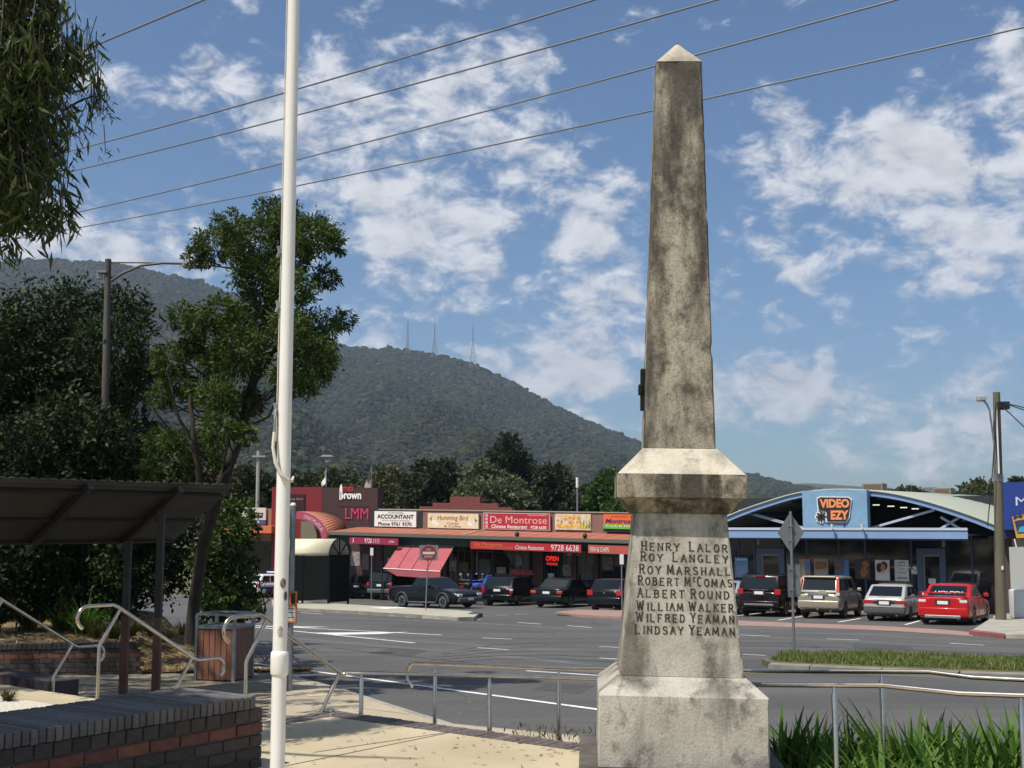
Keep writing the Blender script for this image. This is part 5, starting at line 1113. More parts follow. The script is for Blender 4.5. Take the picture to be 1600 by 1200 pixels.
for q in (P00, P10, P01, P11, (P00 + P10) / 2): build('post', MB().box(q.x - .05, q.x + .05, q.y - .05, q.y + .05, gz_ - .1, zt_), M_DGREEN, bs)

# no entry sign
ns_ = on_road(665, 953, .14); sg = empty('no_entry_sign', ns_); tag(sg, 'round red no entry sign on a post in front of the black utility', 'road sign')
ny = lambda py: at(670, py, ns_.y).z
build('post', MB().tube([ns_, Vector((ns_.x + .12, ns_.y, ny(850)))], .028, 8), M_GALV, sg, smooth=60)
cx, cz = at(670, 864, ns_.y).x, ny(864); rr = 11.5 / FPX * ns_.y; M_SRED = mat('sign_red', (.22, .02, .022), .5)
build('backing_plate', MB().box(cx - rr * 1.25, cx + rr * 1.25, ns_.y - .04, ns_.y - .032, cz - rr, cz + rr * 1.05), M_GALV, sg)
disc = build('disc', MB().lathe([(rr, -.01), (rr, .0)], 28, 'Y', (cx, ns_.y - .05, cz)), M_SRED, sg)
build('bar', MB().box(cx - rr * .8, cx + rr * .8, ns_.y - .066, ns_.y - .062, cz - rr * .17, cz + rr * .17), mat('sign_white', (.55, .53, .50), .5), disc)
mb = MB(); text_into(mb, 'NO', (cx - rr * .28, ns_.y - .064, cz + rr * .32), Vector((1, 0, 0)), Z, rr * .56, rr * .3, bold=.01); text_into(mb, 'ENTRY', (cx - rr * .55, ns_.y - .064, cz - rr * .65), Vector((1, 0, 0)), Z, rr * 1.1, rr * .32, bold=.01); build('lettering', mb, mat('sign_pale', (.5, .4, .38), .5), disc)

# parking signs on thin posts
for x, yb_, yt, lb_ in ((580, 930, 856, 'small white parking sign on a post near the red blind'), (972, 948, 866, 'small white parking sign on a post left of the monument')):
    b = on_road(x, yb_ + 8, .05); t_ = at(x, yt, b.y); e = empty('parking_sign', b); tag(e, lb_, 'road sign', 'small white parking signs')
    build('post', MB().tube([b, Vector((b.x, b.y, t_.z))], .03, 8), M_GALV, e); build('plate', MB().box(b.x - .09, b.x + .09, b.y - .05, b.y - .04, t_.z - .45, t_.z), M_WHITE, e)

# warning sign seen from behind
wb_ = on_road(1241, 1024, .1); ws = empty('diamond_warning_sign', wb_); tag(ws, 'grey back of a diamond warning sign on the grass median', 'road sign')
wz = lambda py: at(1243, py, wb_.y).z
tp_ = Vector((wb_.x, wb_.y, wz(799))); M_SBACK = mat('bare_sign_back', (.20, .205, .20), .55, .35, var=.1)
build('post', MB().tube([wb_, tp_], .032, 10), M_GALV, ws, smooth=60)
hw = 20.5 / FPX * wb_.y; hh2 = (wz(800) - wz(865)) / 2; dc = (wz(800) + wz(865)) / 2
build('diamond_plate', MB().prism([(wb_.x - hw, wb_.y + .04, dc), (wb_.x, wb_.y + .04, dc - hh2), (wb_.x + hw, wb_.y + .04, dc), (wb_.x, wb_.y + .04, dc + hh2)], (0, .006, 0)), M_SBACK, ws)
build('lower_plate', MB().box(at(1231, 900, wb_.y).x, at(1251, 900, wb_.y).x, wb_.y + .04, wb_.y + .046, wz(933), wz(880)), M_SBACK, ws, bevel=.02)
for py in (822, 845, 890, 922): build('bracket', MB().box(wb_.x - .05, wb_.x + .05, wb_.y - .04, wb_.y + .042, wz(py) - .012, wz(py) + .012), M_GALV, ws)

# grass median on the right
gpx = [(1190, 1030), (1225, 1021), (1300, 1020), (1450, 1023), (1640, 1030), (1640, 1053), (1500, 1049), (1380, 1044), (1270, 1039), (1205, 1036)]
md_ = build('grass_median', MB().prism([on_road(x, y, .12) for x, y in gpx], (0, 0, -.2)), mat('dry_turf', (.07, .075, .03), .95, scale=3, col2=(.15, .115, .065), bump=.6), kind='structure')
kerb('kerb', [on_road(x, y, .12) for x, y in ((1640, 1053), (1500, 1049), (1380, 1044), (1270, 1039), (1205, 1036))], md_, .2, mat('grey_kerb', (.21, .20, .175), .9, var=.2, scale=2), .012, .16)
rng = np.random.default_rng(31); P = []
from mathutils.geometry import intersect_point_quad_2d
pol = [on_road(x, y, .12) for x, y in [(1200, 1030), (1228, 1022.5), (1300, 1021.5), (1450, 1024), (1640, 1031), (1640, 1050), (1500, 1046), (1380, 1041), (1270, 1036.5), (1215, 1034)]]; px_ = np.array([(p.x, p.y) for p in pol])
def inside(pt):
    c = False; j = len(px_) - 1
    for i in range(len(px_)):
        if (px_[i][1] > pt[1]) != (px_[j][1] > pt[1]) and pt[0] < (px_[j][0] - px_[i][0]) * (pt[1] - px_[i][1]) / (px_[j][1] - px_[i][1]) + px_[i][0]: c = not c
        j = i
    return c
mn = px_.min(0); mx_ = px_.max(0)
while len(P) < 17000:
    q = rng.uniform(mn, mx_)
    if inside(q): P.append((q[0], q[1], road_z(q[1]) + .11))
P = np.array(P); dn_ = .5 + .5 * np.sin(P[:, 0] * 2.1) * np.sin(P[:, 1] * 1.7 + P[:, 0]); D = unit(np.array([0, 0, 1.]) + rng.normal(size=P.shape) * .45); ln_ = rng.uniform(.04, .20, len(P)) * (.3 + .9 * dn_) * np.where(np.hypot(P[:, 0] - wb_.x, P[:, 1] - wb_.y) < .9, 1.6, 1.0)
o = put('median_grass', leaf_mesh('median_grass', P, D, unit(np.cross(D, rng.normal(size=D.shape))), ln_, rng.uniform(.006, .013, len(P)), leaf_mat('roadside_grass', (.075, .115, .024), (.20, .25, .07), trans=.3, third=(.36, .32, .16)))); tag(o, 'rough green grass growing on the road median', 'grass', kind='stuff')

# far footpaths
fpth = build('far_footpath', MB().prism([on_road(x, y, .12) for x, y in ((1518, 985), (1572, 991), (1700, 993), (1700, 962), (1560, 958), (1545, 968))], (0, 0, -.25)), M_CONC, kind='structure')
build('red_kerb', MB().prism([on_road(x, y, .124) for x, y in ((1514, 985.5), (1569, 991.5), (1571, 989.5), (1519, 983.6))], (0, 0, -.2)), mat('red_kerb_paint', (.25, .085, .075), .8, var=.15), fpth)
kx = build('kerb_extension', MB().prism([on_road(x, y, .10) for x, y in ((868, 956), (905, 960.5), (1010, 966), (1070, 964), (1010, 954), (900, 952.5))], (0, 0, -.2)), M_REDCONC, kind='structure')
build('drain_grate', MB().prism([on_road(x, y, .012) for x, y in ((872, 959.5), (896, 961), (893, 962.5), (870, 961))], (0, 0, .01)), M_BLACK, road)

# ================================================================== SHOPS
SH = Frame((-12.0, 80.0), math.atan2(12.0, 18.8), -.018)
gzs = lambda a: road_z(SH.w(a, 0, 0).y) + .08 - SH.slope * a
M_MAUVE = mat('mauve_brown_render', (.20, .115, .095), .85, var=.1, scale=1.5); M_TERRA = mat('terracotta_sheet_roof', (.36, .12, .075), .6, var=.08, scale=2, stretch=(1, 1, 1)); M_GUTTER = mat('green_grey_gutter', (.11, .115, .09), .6); M_BROWN = mat('brown_render', (.045, .021, .019), .8, var=.1); M_REDW = mat('red_render', (.17, .010, .014), .7, var=.06)
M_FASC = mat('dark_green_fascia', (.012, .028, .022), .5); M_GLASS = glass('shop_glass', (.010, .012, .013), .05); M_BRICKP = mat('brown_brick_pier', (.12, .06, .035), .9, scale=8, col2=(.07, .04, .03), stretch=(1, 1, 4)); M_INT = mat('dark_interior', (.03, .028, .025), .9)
aL = SH.pick(592, 800)[0]; aR = SH.pick(1150, 800)[0]; zpar = SH.pick(760, 799)[1]; zaw1 = SH.pick(760, 829.6)[1]; zaw0 = SH.pick(760, 841, 2.8)[1]; zg = lambda a: gzs(a) - .1
shop = empty('shop_row', SH.base((aL + aR) / 2)); tag(shop, 'row of small shops with mauve parapet and terracotta awning roof', 'building')
mb = MB(); SH.box(mb, aL, aR, -7, 0, zaw0 - .5, zpar); build('parapet_wall', mb, M_MAUVE, shop)
mb = MB(); SH.box(mb, aL, aR, -.12, .06, zpar + .002, zpar + .07); build('parapet_capping', mb, mat('capping', (.30, .26, .20), .6), shop)
s_ = SH.rect(680, 779, 780, 798); mb = MB(); q = SH.rect(703, 776, 750, 800, -3); q2 = SH.rect(676, 786, 778, 800, -3); SH.box(mb, q2[0], q2[1], -3.3, -3, q2[2] - .6, q2[3]); SH.box(mb, q[0], q[1], -3.302, -2.998, q[2], q[3])
q3 = SH.rect(655, 792, 800, 800, -3); SH.box(mb, q3[0], q3[1], -3.298, -3.002, q3[2] - .5, q3[3]); build('stepped_gable', mb, mat('maroon_brick', (.13, .03, .03), .85, scale=12, col2=(.18, .05, .045)), shop)
aw0 = SH.pick(515, 838, 2.8)[0]
nb = 46; mb = MB()
for i in range(nb):
    a = aw0 + (aR - aw0) * i / nb; b = aw0 + (aR - aw0) * (i + 1) / nb - .02
    mb.prism([SH.w(a, .02, zaw1), SH.w(b, .02, zaw1), SH.w(b, 2.8, zaw0 + .1), SH.w(a, 2.8, zaw0 + .1)], (0, 0, .05 if i % 2 else .043))
build('awning_roof', mb, M_TERRA, shop)
mb = MB(); SH.box(mb, aw0, aR, 2.8, 2.92, zaw0 - .06, zaw0 + .12); build('awning_gutter', mb, M_GUTTER, shop)
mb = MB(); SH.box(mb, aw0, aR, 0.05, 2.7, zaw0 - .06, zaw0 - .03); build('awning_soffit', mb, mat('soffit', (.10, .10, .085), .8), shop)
mb = MB(); hp = SH.pick(756, 827)[0]; lp = SH.pick(725, 842, 2.8)[0]
mb.bar(SH.w(hp, .03, zaw1 + .07), SH.w(lp, 2.8, zaw0 + .17), .08, .05); build('awning_hip', mb, mat('pale_flashing', (.5, .45, .38), .5), shop)
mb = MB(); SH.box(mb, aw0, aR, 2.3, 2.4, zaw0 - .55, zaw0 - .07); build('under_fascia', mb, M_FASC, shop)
# the shop walls behind: piers, stall risers, glazing with frames
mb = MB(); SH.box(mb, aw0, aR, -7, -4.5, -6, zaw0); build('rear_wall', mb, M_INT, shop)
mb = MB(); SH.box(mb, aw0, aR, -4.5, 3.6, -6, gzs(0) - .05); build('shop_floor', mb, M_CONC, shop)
for x0, x1 in ((590, 597), (693, 700), (738, 742), (836, 850), (896, 902), (930, 936), (1010, 1020)):
    a0 = SH.pick(x0, 880)[0]; a1 = SH.pick(x1, 880)[0]; mb = MB(); SH.box(mb, a0, a1, -.15, .15, -4, zaw0 - .03); build('brick_pier', mb, M_BRICKP, shop)
for x0, x1, door in ((520, 590, 0), (597, 690, 0), (700, 716, 0), (716, 737, 1), (744, 770, 1), (772, 834, 0), (851, 874, 0), (876, 894, 0), (903, 929, 1), (938, 980, 0), (980, 1010, 0), (1022, 1100, 0)):
    a0 = SH.pick(x0, 880)[0]; a1 = SH.pick(x1, 880)[0]; zs = gzs(a0) + (.05 if door else .55); wn_ = empty('door' if door else 'shop_window', SH.w(a0, 0, zs)); wn_.parent = shop; wn_.matrix_parent_inverse = world_of(shop).inverted()
    mb = MB(); SH.box(mb, a0 + .05, a1 - .05, -.02, .0, zs, zaw0 - .45); build('glass', mb, M_GLASS, wn_)
    mb = MB()
    for u, v in ((a0, a0 + .06), (a1 - .06, a1), ((a0 + a1) / 2 - .02, (a0 + a1) / 2 + .02)): SH.box(mb, u, v, -.04, .03, zs, zaw0 - .45)
    SH.box(mb, a0 + .062, a1 - .062, -.04, .032, zaw0 - .9, zaw0 - .84); build('frame', mb, mat('timber_frame', (.16, .085, .04), .6) if door else M_DARKFRAME, wn_)
    if not door: mb = MB(); SH.box(mb, a0, a1, -.1, .05, -4, zs - .01); build('stall_riser', mb, M_BRICKP, wn_)
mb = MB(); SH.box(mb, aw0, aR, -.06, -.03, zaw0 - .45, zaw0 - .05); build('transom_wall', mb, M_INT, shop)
for i, (x0, y0, x1, y1, c) in enumerate(((605, 872, 618, 890, (.4, .36, .3)), (702, 876, 713, 892, (.35, .3, .2)), (721, 878, 732, 905, (.16, .10, .05)), (748, 874, 766, 905, (.10, .10, .10)), (776, 886, 790, 896, (.30, .22, .16)), (798, 890, 832, 898, (.40, .05, .05)), (806, 868, 816, 884, (.22, .2, .16)), (838, 862, 848, 870, (.35, .33, .3)), (856, 896, 866, 908, (.45, .42, .36)), (879, 882, 892, 900, (.20, .18, .16)), (884, 865, 905, 868, (.5, .48, .45)), (908, 884, 926, 906, (.09, .08, .07)), (942, 870, 958, 890, (.2, .13, .1)), (548, 862, 562, 884, (.25, .2, .2)), (566, 866, 576, 890, (.14, .10, .10)))):
    q = SH.rect(x0, y0, x1, y1, .06); mb = MB(); SH.box(mb, q[0], q[1], .035, .06, q[2], q[3]); build('window_notice', mb, mat('window_notice_%d' % i, c, .6, var=.45, scale=5), shop)
for x in (596, 745, 797, 990): 
    a = SH.pick(x, 880, 2.4)[0]; mb = MB().tube([SH.w(a, 2.35, -4), SH.w(a, 2.35, zaw0)], .04, 8); build('verandah_post', mb, M_DARKFRAME, shop, smooth=60)
for x in (808, 914): a, z = SH.pick(x, 841, 2.75); build('awning_lamp', MB().lathe([(.03, -.12), (.12, 0), (.13, .1), (.05, .2)], 10, c=tuple(SH.w(a, 2.75, zaw0 + .22))), M_BLACK, shop, smooth=60)

def signboard(fr, x0, y0, x1, y1, t, face, texts, label, frame_m=None, th=.12, cat='sign', name='shop_sign', border=0.0):
    a0, a1, z0, z1 = fr.rect(x0, y0, x1, y1, t); root = empty(name, fr.w((a0 + a1) / 2, t - th, z0)); tag(root, label, cat)
    mb = MB(); fr.box(mb, a0, a1, t - th, t, z0, z1); bo = build('board', mb, frame_m or face, root)
    if frame_m or border:
        mb = MB(); fr.box(mb, a0 + border, a1 - border, t, t + .008, z0 + border, z1 - border); bo = build('face', mb, face, root)
    for tx, m, bx_, kw in texts:
        mb = MB()
        if isinstance(tx, str): u0, v0, u1, v1 = bx_; fr.text(mb, tx, a0 + (a1 - a0) * u0, a0 + (a1 - a0) * u1, z0 + (z1 - z0) * (1 - v1), z0 + (z1 - z0) * (1 - v0), t + .014, **kw); build('lettering', mb, m, bo)
        else: tx(mb, a0, a1, z0, z1, t + .012); build('print', mb, m, bo)
    return root, (a0, a1, z0, z1)
T_BLK = mat('black_print', (.015, .015, .015), .6); T_WHT = mat('white_print', (.75, .74, .70), .6); T_RED = mat('dark_red_print', (.30, .04, .03), .6); T_GOLD = mat('yellow_print', (.70, .52, .04), .6); T_PINK = mat('pink_letters', (.55, .025, .10), .6)
mb = MB(); a0, a1, z0, z1 = SH.rect(578, 796, 660, 824, .02); SH.box(mb, a0, a1, 0, .05, z0, z1); build('dark_sign_panel', mb, mat('charcoal_panel', (.02, .02, .02), .6), shop)
signboard(SH, 585, 799, 650, 823, .18, mat('white_sign', (.74, .73, .69), .5), [('TAXATION', T_BLK, (.33, .05, .70, .14), {}), ('ACCOUNTANT', T_BLK, (.07, .20, .95, .48), dict(bold=.03)), ('BOOK KEEPING BUSINESS', mat('grey_print', (.2, .2, .2), .6), (.2, .55, .85, .64), {}), ('Phone 9761 9370', T_BLK, (.10, .70, .90, .94), dict(bold=.02))], 'white shop sign with black accountant lettering')
def humming(mb, a0, a1, z0, z1, t):
    for u, v, r_ in ((.13, .6, .12), (.19, .72, .10), (.84, .68, .13), (.90, .6, .08)):
        c = (a0 + (a1 - a0) * u, z1 - (z1 - z0) * v); pts = [SH.w(c[0] + r_ * 1.5 * math.cos(q), t, c[1] + r_ * math.sin(q)) for q in [i * .5236 for i in range(12)]]; mb.add(pts, [tuple(range(12))])
def bird(mb, a0, a1, z0, z1, t):
    for (u, v, s) in ((.065, .36, 1), (.95, .42, -1)):
        c = (a0 + (a1 - a0) * u, z1 - (z1 - z0) * v); P_ = lambda x, z: SH.w(c[0] + s * x, t + .004, c[1] + z)
        mb.add([P_(-.14, -.04), P_(.02, .05), P_(.16, .22), P_(.06, .0), P_(.10, -.20), P_(.0, -.05)], [(0, 1, 3, 5), (1, 2, 3), (3, 4, 5)])
signboard(SH, 668, 802, 748, 826, .18, mat('cream_sign', (.68, .58, .38), .6, var=.05), [(humming, T_WHT, 0, 0), (bird, mat('teal_print', (.06, .10, .12), .6), 0, 0), ('Humming Bird', T_RED, (.20, .14, .80, .55), dict(shear=.15, bold=.008)), ('Cakes', T_RED, (.38, .58, .62, .72), dict(shear=.15)), ('& Coffee', T_RED, (.33, .76, .66, .92), dict(shear=.15))], 'cream shop sign with birds and dark red script lettering', mat('sign_edge', (.35, .3, .24), .6), border=.03)
signboard(SH, 755, 801.5, 859, 828, .22, mat('crimson_sign', (.40, .018, .032), .5), [('De Montrose', mat('pinkish_print', (.62, .42, .36), .6), (.11, .20, .96, .62), {}), ('Chinese Restaurant', T_WHT, (.13, .70, .67, .92), dict(shear=.2, bold=.012)), ('9728 6638', T_WHT, (.72, .74, .95, .92), dict(bold=.01)), ('Fully Licensed & BYO', T_WHT, (.68, .08, .95, .17), {}), ('滿', T_WHT, (.025, .08, .075, .26), {}), ('得', T_WHT, (.025, .30, .075, .48), {}), ('樓', T_WHT, (.025, .52, .075, .70), {}), ('酒', T_WHT, (.025, .74, .075, .92), {})], 'long crimson restaurant sign with pale lettering', mat('sign_frame_pale', (.45, .38, .34), .5), border=.05)
def food(mb, a0, a1, z0, z1, t):
    r_ = random.Random(4)
    for i in range(26):
        u, v = r_.uniform(.06, .72), r_.uniform(.15, .85); c = (a0 + (a1 - a0) * u, z0 + (z1 - z0) * v); s = r_.uniform(.05, .13); mb.add([SH.w(c[0] + s * math.cos(q), t + i * .0004, c[1] + s * .8 * math.sin(q)) for q in [k * 1.05 for k in range(6)]], [tuple(range(6))])
def leaves_(mb, a0, a1, z0, z1, t):
    r_ = random.Random(5)
    for i in range(16):
        u = r_.uniform(.72, .97); c = a0 + (a1 - a0) * u; mb.add([SH.w(c, t, z0 + .08), SH.w(c + r_.uniform(-.2, .1), t, z0 + r_.uniform(.3, .75)), SH.w(c + .06, t, z0 + .2)], [(0, 1, 2)])
signboard(SH, 867, 803, 923, 828, .10, mat('white_photo_sign', (.66, .62, .50), .5, col2=(.55, .40, .22), scale=4), [(food, mat('food_print', (.55, .14, .05), .6, col2=(.75, .45, .10), scale=6), 0, 0), (leaves_, mat('leaf_print', (.16, .30, .06), .6), 0, 0), ('Dine-in', T_GOLD, (.26, .08, .72, .34), dict(shear=.2, bold=.03)), ('&', T_GOLD, (.46, .40, .56, .58), dict(bold=.03)), ('Take-Away', T_GOLD, (.08, .62, .90, .94), dict(shear=.2, bold=.03))], 'photo-printed takeaway sign with yellow lettering', None)
def greenb(mb, a0, a1, z0, z1, t): mb.quad(SH.w(a0, t - .002, z0), SH.w(a1, t - .002, z0), SH.w(a1, t - .002, z0 + (z1 - z0) * .30), SH.w(a0, t - .002, z0 + (z1 - z0) * .30))
signboard(SH, 943, 804, 1040, 827, .45, mat('orange_sign', (.70, .13, .03), .5), [(greenb, mat('green_print', (.10, .42, .05), .6), 0, 0), ('Montrose Charcoal', mat('navy_print', (.02, .02, .10), .6), (.03, .30, .97, .62), dict(shear=.25, bold=.02)), ('CHICKEN  FISH & CHIPS', T_RED, (.12, .10, .8, .22), {}), ('Fresh & Healthy Lunches', T_WHT, (.05, .74, .9, .9), {})], 'orange and green takeaway sign half hidden by the monument', None)
mb = MB(); a0, a1, z0, z1 = SH.rect(943, 827, 1040, 832, .4); SH.box(mb, a0, a1, 0, .40, z0, z1); build('sign_bracket', mb, M_BLACK, shop)
signboard(SH, 735, 848.5, 908, 860.5, 2.96, mat('red_fascia_sign', (.42, .02, .025), .5), [('De Montrose', mat('orange_print', (.7, .22, .05), .6), (.04, .12, .30, .5), {}), ('YUM CHA  BANQUETS  FULLY LICENSED', mat('orange_print', (.7, .22, .05), .6), (.03, .58, .40, .88), {}), ('Chinese Restaurant', T_WHT, (.42, .30, .68, .85), dict(shear=.2)), ('9728 6638', T_WHT, (.74, .10, .98, .85), dict(bold=.0))], 'long red phone number sign below the awning of the restaurant', None, .06)
signboard(SH, 919, 853, 1030, 866, 2.96, mat('salmon_fascia_sign', (.45, .09, .06), .5), [('FISH & CHIPS', T_WHT, (.03, .25, .3, .8), {})], 'salmon red fascia sign under the awning left of the monument', None, .06)
signboard(SH, 546, 840.5, 622, 850.5, 2.96, mat('maroon_fascia_sign', (.28, .02, .06), .5), [('9728 1111', T_WHT, (.32, .12, .62, .82), {}), ('OPEN', T_WHT, (.82, .35, .92, .7), {}), ('J', T_WHT, (.06, .1, .09, .8), {})], 'maroon fascia sign with white phone number under the awning', None, .06)
a0, a1, z0, z1 = SH.rect(853, 869, 873, 883, .05); rt = empty('neon_sign', SH.w(a0, .05, z0)); tag(rt, 'small glowing red sign in the shop window', 'sign')
mb = MB(); SH.text(mb, 'OPEN', a0, a1, (z0 + z1) / 2 - .02, z1, .06, bold=.02); SH.text(mb, 'PLEASE', a0 + .08, a1 - .08, z0, (z0 + z1) / 2 - .12, .06, bold=.02); build('red_lettering', mb, mat('neon_red', (.9, .03, .02), .5, emit=.9), rt)
mb = MB(); SH.box(mb, a0, a1, .03, .05, z0 - .03, z1 + .03); build('backing', mb, M_BLACK, rt)
# sloping red fabric blind
bl = empty('sun_blind', SH.w(SH.pick(655, 853, 2.5)[0], 2.5, zaw0 - .9)); tag(bl, 'sloping dusty red fabric sun blind under the awning', 'awning')
tl = SH.pick(622, 853, 2.45); tr = SH.pick(710, 854, 2.45); b0_ = SH.pick(599, 888, 4.0); b1_ = SH.pick(688, 893, 4.0); M_BLIND = mat('dusty_red_canvas', (.36, .085, .10), .85, var=.08, scale=2)
Pt = [SH.w(tl[0], 2.45, tl[1]), SH.w(tr[0], 2.45, tr[1]), SH.w(b1_[0], 4.0, b1_[1]), SH.w(b0_[0], 4.0, b0_[1])]
for k in range(4):
    f0, f1_ = k / 4 + .006, (k + 1) / 4 - .006; build('canvas_panel', MB().prism([Pt[0].lerp(Pt[1], f0), Pt[0].lerp(Pt[1], f1_), Pt[3].lerp(Pt[2], f1_), Pt[3].lerp(Pt[2], f0)], (0, 0, -.02)), M_BLIND, bl)
build('hem_bar', MB().tube([Pt[3], Pt[2]], .03, 6), T_WHT, bl); build('roller', MB().tube([Pt[0], Pt[1]], .06, 8), M_GUTTER, bl); build('valance', MB().prism([Pt[3] + SH.ex * .05, Pt[2], Pt[2] - Z * .42, Pt[3] + SH.ex * 1.0 - Z * .42], SH.n * -.02), M_BLIND, bl)

# estate agency: red and brown parapet, pink arch awning
ag = empty('estate_agency_building', SH.base(SH.pick(520, 800)[0])); tag(ag, 'brown and red shop with tall parapet at the left end of the row', 'building')
a0, a1, z0, z1 = SH.rect(503, 762, 590, 845); mb = MB(); SH.box(mb, a0, a1 + .02, -.5, .04, -4, z1); build('brown_wall', mb, M_BROWN, ag)
b0, b1, z2, z3 = SH.rect(425, 761, 503, 845); mb = MB(); SH.box(mb, b0, a0 - .003, -.5, .05, -4, z3); build('red_wall', mb, M_REDW, ag)
mb = MB(); q = SH.rect(445, 772, 478, 800); SH.box(mb, q[0], q[1], .05, .09, q[2], q[3]); pn_ = build('window_panel', mb, mat('black_maroon_panel', (.035, .008, .01), .4), ag)
mb = MB(); SH.text(mb, 'Heritage Retail', q[0] + .15, q[1] - .2, q[3] - .42, q[3] - .26, .1); build('lettering', mb, mat('pink_grey_print', (.4, .25, .25), .6), pn_)
mb = MB(); SH.box(mb, q[1] - .05, q[1], .05, .12, q[2] - .25, q[3] + .02); build('downpipe', mb, M_BLACK, ag)
mb = MB(); q = SH.rect(529, 791, 577, 792); SH.box(mb, q[0], q[1], .04, .06, q[2], q[3]); build('wall_groove', mb, M_BLACK, ag)
nm = empty('agency_name_sign', SH.w(SH.pick(545, 770)[0], .04, SH.pick(545, 780)[1])); tag(nm, 'white and red raised name lettering on the brown parapet', 'sign')
q = SH.rect(532.5, 767, 566, 780); mb = MB(); SH.text(mb, 'brown', q[0], q[1], q[2], q[3], .10, bold=.035); build('white_lettering', mb, T_WHT, nm)
q = SH.rect(537, 760, 555, 768); mb = MB(); SH.text(mb, 'max', q[0], q[1], q[2], q[3], .10, bold=.02); build('red_lettering', mb, mat('dull_red_print', (.35, .03, .04), .6), nm)
mb = MB(); F_ = lambda x, y: SH.w(SH.pick(x, y, .1)[0], .1, SH.pick(x, y, .1)[1]); mb.add([F_(533, 756), F_(534.6, 759), F_(535, 770), F_(534.2, 781), F_(531.5, 781), F_(530, 780), F_(530.5, 764), F_(531.5, 759)], [tuple(range(8))]); build('figure_emblem', mb, T_WHT, nm)
ln2 = empty('pink_letter_sign', SH.w(SH.pick(558, 800)[0], .04, SH.pick(558, 811)[1])); tag(ln2, 'bright pink raised lettering low on the brown wall', 'sign')
q = SH.rect(541, 794, 577, 811); mb = MB(); SH.text(mb, 'LMM', q[0], q[1], q[2], q[3], .10, bold=.0); build('pink_lettering', mb, T_PINK, ln2)
# arch: a quarter barrel falling to the right in front of the agency
M_ARCH = mat('terracotta_vault', (.40, .15, .09), .6, var=.06, scale=2); M_ROSE = mat('rose_arch_face', (.36, .06, .10), .6)
arcf = []; arcb = []; inn = []
for i in range(15):
    f = i / 14; th_ = math.pi / 2 * f; x = 464 + (512 - 464) * math.sin(th_); y = 840 - (840 - 799) * math.cos(th_); a, z = SH.pick(x, y, 3.0); arcf.append(SH.w(a, 3.0, z)); xb = 484 + (540 - 484) * math.sin(th_); yb2 = 823 - (823 - 799) * math.cos(th_); a, z = SH.pick(xb, yb2, .1); arcb.append(SH.w(a, .1, z))
    xi = 464 + (503 - 464) * math.sin(th_); yi = 842 - (842 - 811) * math.cos(th_); a, z = SH.pick(xi, yi, 3.0); inn.append(SH.w(a, 3.0, z))
left = [p - SH.ex * 1.2 for p in arcf[:1]]
mb = MB()
for i in range(14): mb.quad(arcf[i], arcf[i + 1], arcb[i + 1], arcb[i])
av = build('arch_vault', mb, M_ARCH, ag, smooth=60); md = av.modifiers.new('t', 'SOLIDIFY'); md.thickness = .06
mb = MB()
for i in range(14): mb.prism([arcf[i], arcf[i + 1], inn[i + 1], inn[i]], SH.n * .06)
af = build('arch_face', mb, M_ROSE, ag)
mb = MB(); tx = 'maxbrown.com.au'; 
for i, ch in enumerate(tx):
    f = .18 + .60 * i / len(tx); k = f * 14; i0 = int(k); p = (arcf[i0].lerp(arcf[i0 + 1], k - i0) + inn[i0].lerp(inn[i0 + 1], k - i0)) / 2; d = (arcf[i0 + 1] - arcf[i0]).normalized(); up_ = (arcf[i0] - inn[i0]).normalized()
    text_into(mb, ch, p - up_ * .12 + SH.n * .075, d, up_, .13, .22 if ch != '.' else .06)
build('lettering', mb, mat('pale_pink_print', (.65, .45, .5), .6), af)
mb = MB(); q = SH.rect(470, 815, 495, 850, .12); SH.box(mb, q[0], q[1], .06, .12, -4, q[3]); build('entry_wall', mb, mat('olive_wall', (.16, .14, .09), .8), ag)
for s in (0, 14): build('arch_column', MB().bar(inn[14] - SH.ex * .05 - Z * 3, inn[14] - SH.ex * .05, .16, .16), M_DARKFRAME, ag) if s else None

# corner shop beyond, seen between the shrub and the flagpole
cs = empty('corner_shop', SH.base(SH.pick(395, 820)[0])); tag(cs, 'orange-trimmed corner shop seen between the shrub and the flagpole', 'building')
c0_, c1_, z0, z1 = SH.rect(340, 794, 424, 830); mb = MB(); SH.box(mb, c0_, c1_, -6, 0, -4, z1); build('wall', mb, mat('tan_render', (.26, .13, .085), .8), cs)
q = SH.rect(340, 821, 424, 832, 1.5); mb = MB(); SH.box(mb, q[0], q[1], .02, 1.5, q[2], q[3]); build('orange_awning', mb, mat('orange_awning', (.55, .14, .05), .7), cs)
q = SH.rect(340, 845, 424, 900, .05); mb = MB(); SH.box(mb, q[0], q[1], .002, .05, q[2], q[3]); build('shop_window', mb, M_GLASS, cs)
signboard(SH, 372, 793, 415, 812, .2, mat('grey_white_sign', (.52, .50, .45), .6), [('Pizza', T_BLK, (.28, .2, .92, .85), dict(shear=.4, bold=.01))], 'white pizza sign half hidden by leaves', None)
signboard(SH, 382, 812.5, 415, 819, .2, mat('blue_strip', (.04, .07, .22), .5), [('$299', T_WHT, (.3, .15, .7, .85), dict(bold=.02))], 'narrow blue price strip below the pizza sign', None)
# side signs between flagpole and bus stop pole
for y0, y1, c in ((790, 803, (.20, .22, .22)), (804, 824, (.42, .10, .05)), (825, 838, (.03, .04, .045))):
    q = SH.rect(447, y0, 457, y1, .3); mb = MB(); SH.box(mb, q[0], q[1], .06, .3, q[2], q[3]); build('projecting_panel', mb, mat('panel_%d' % y0, c, .6), ag)

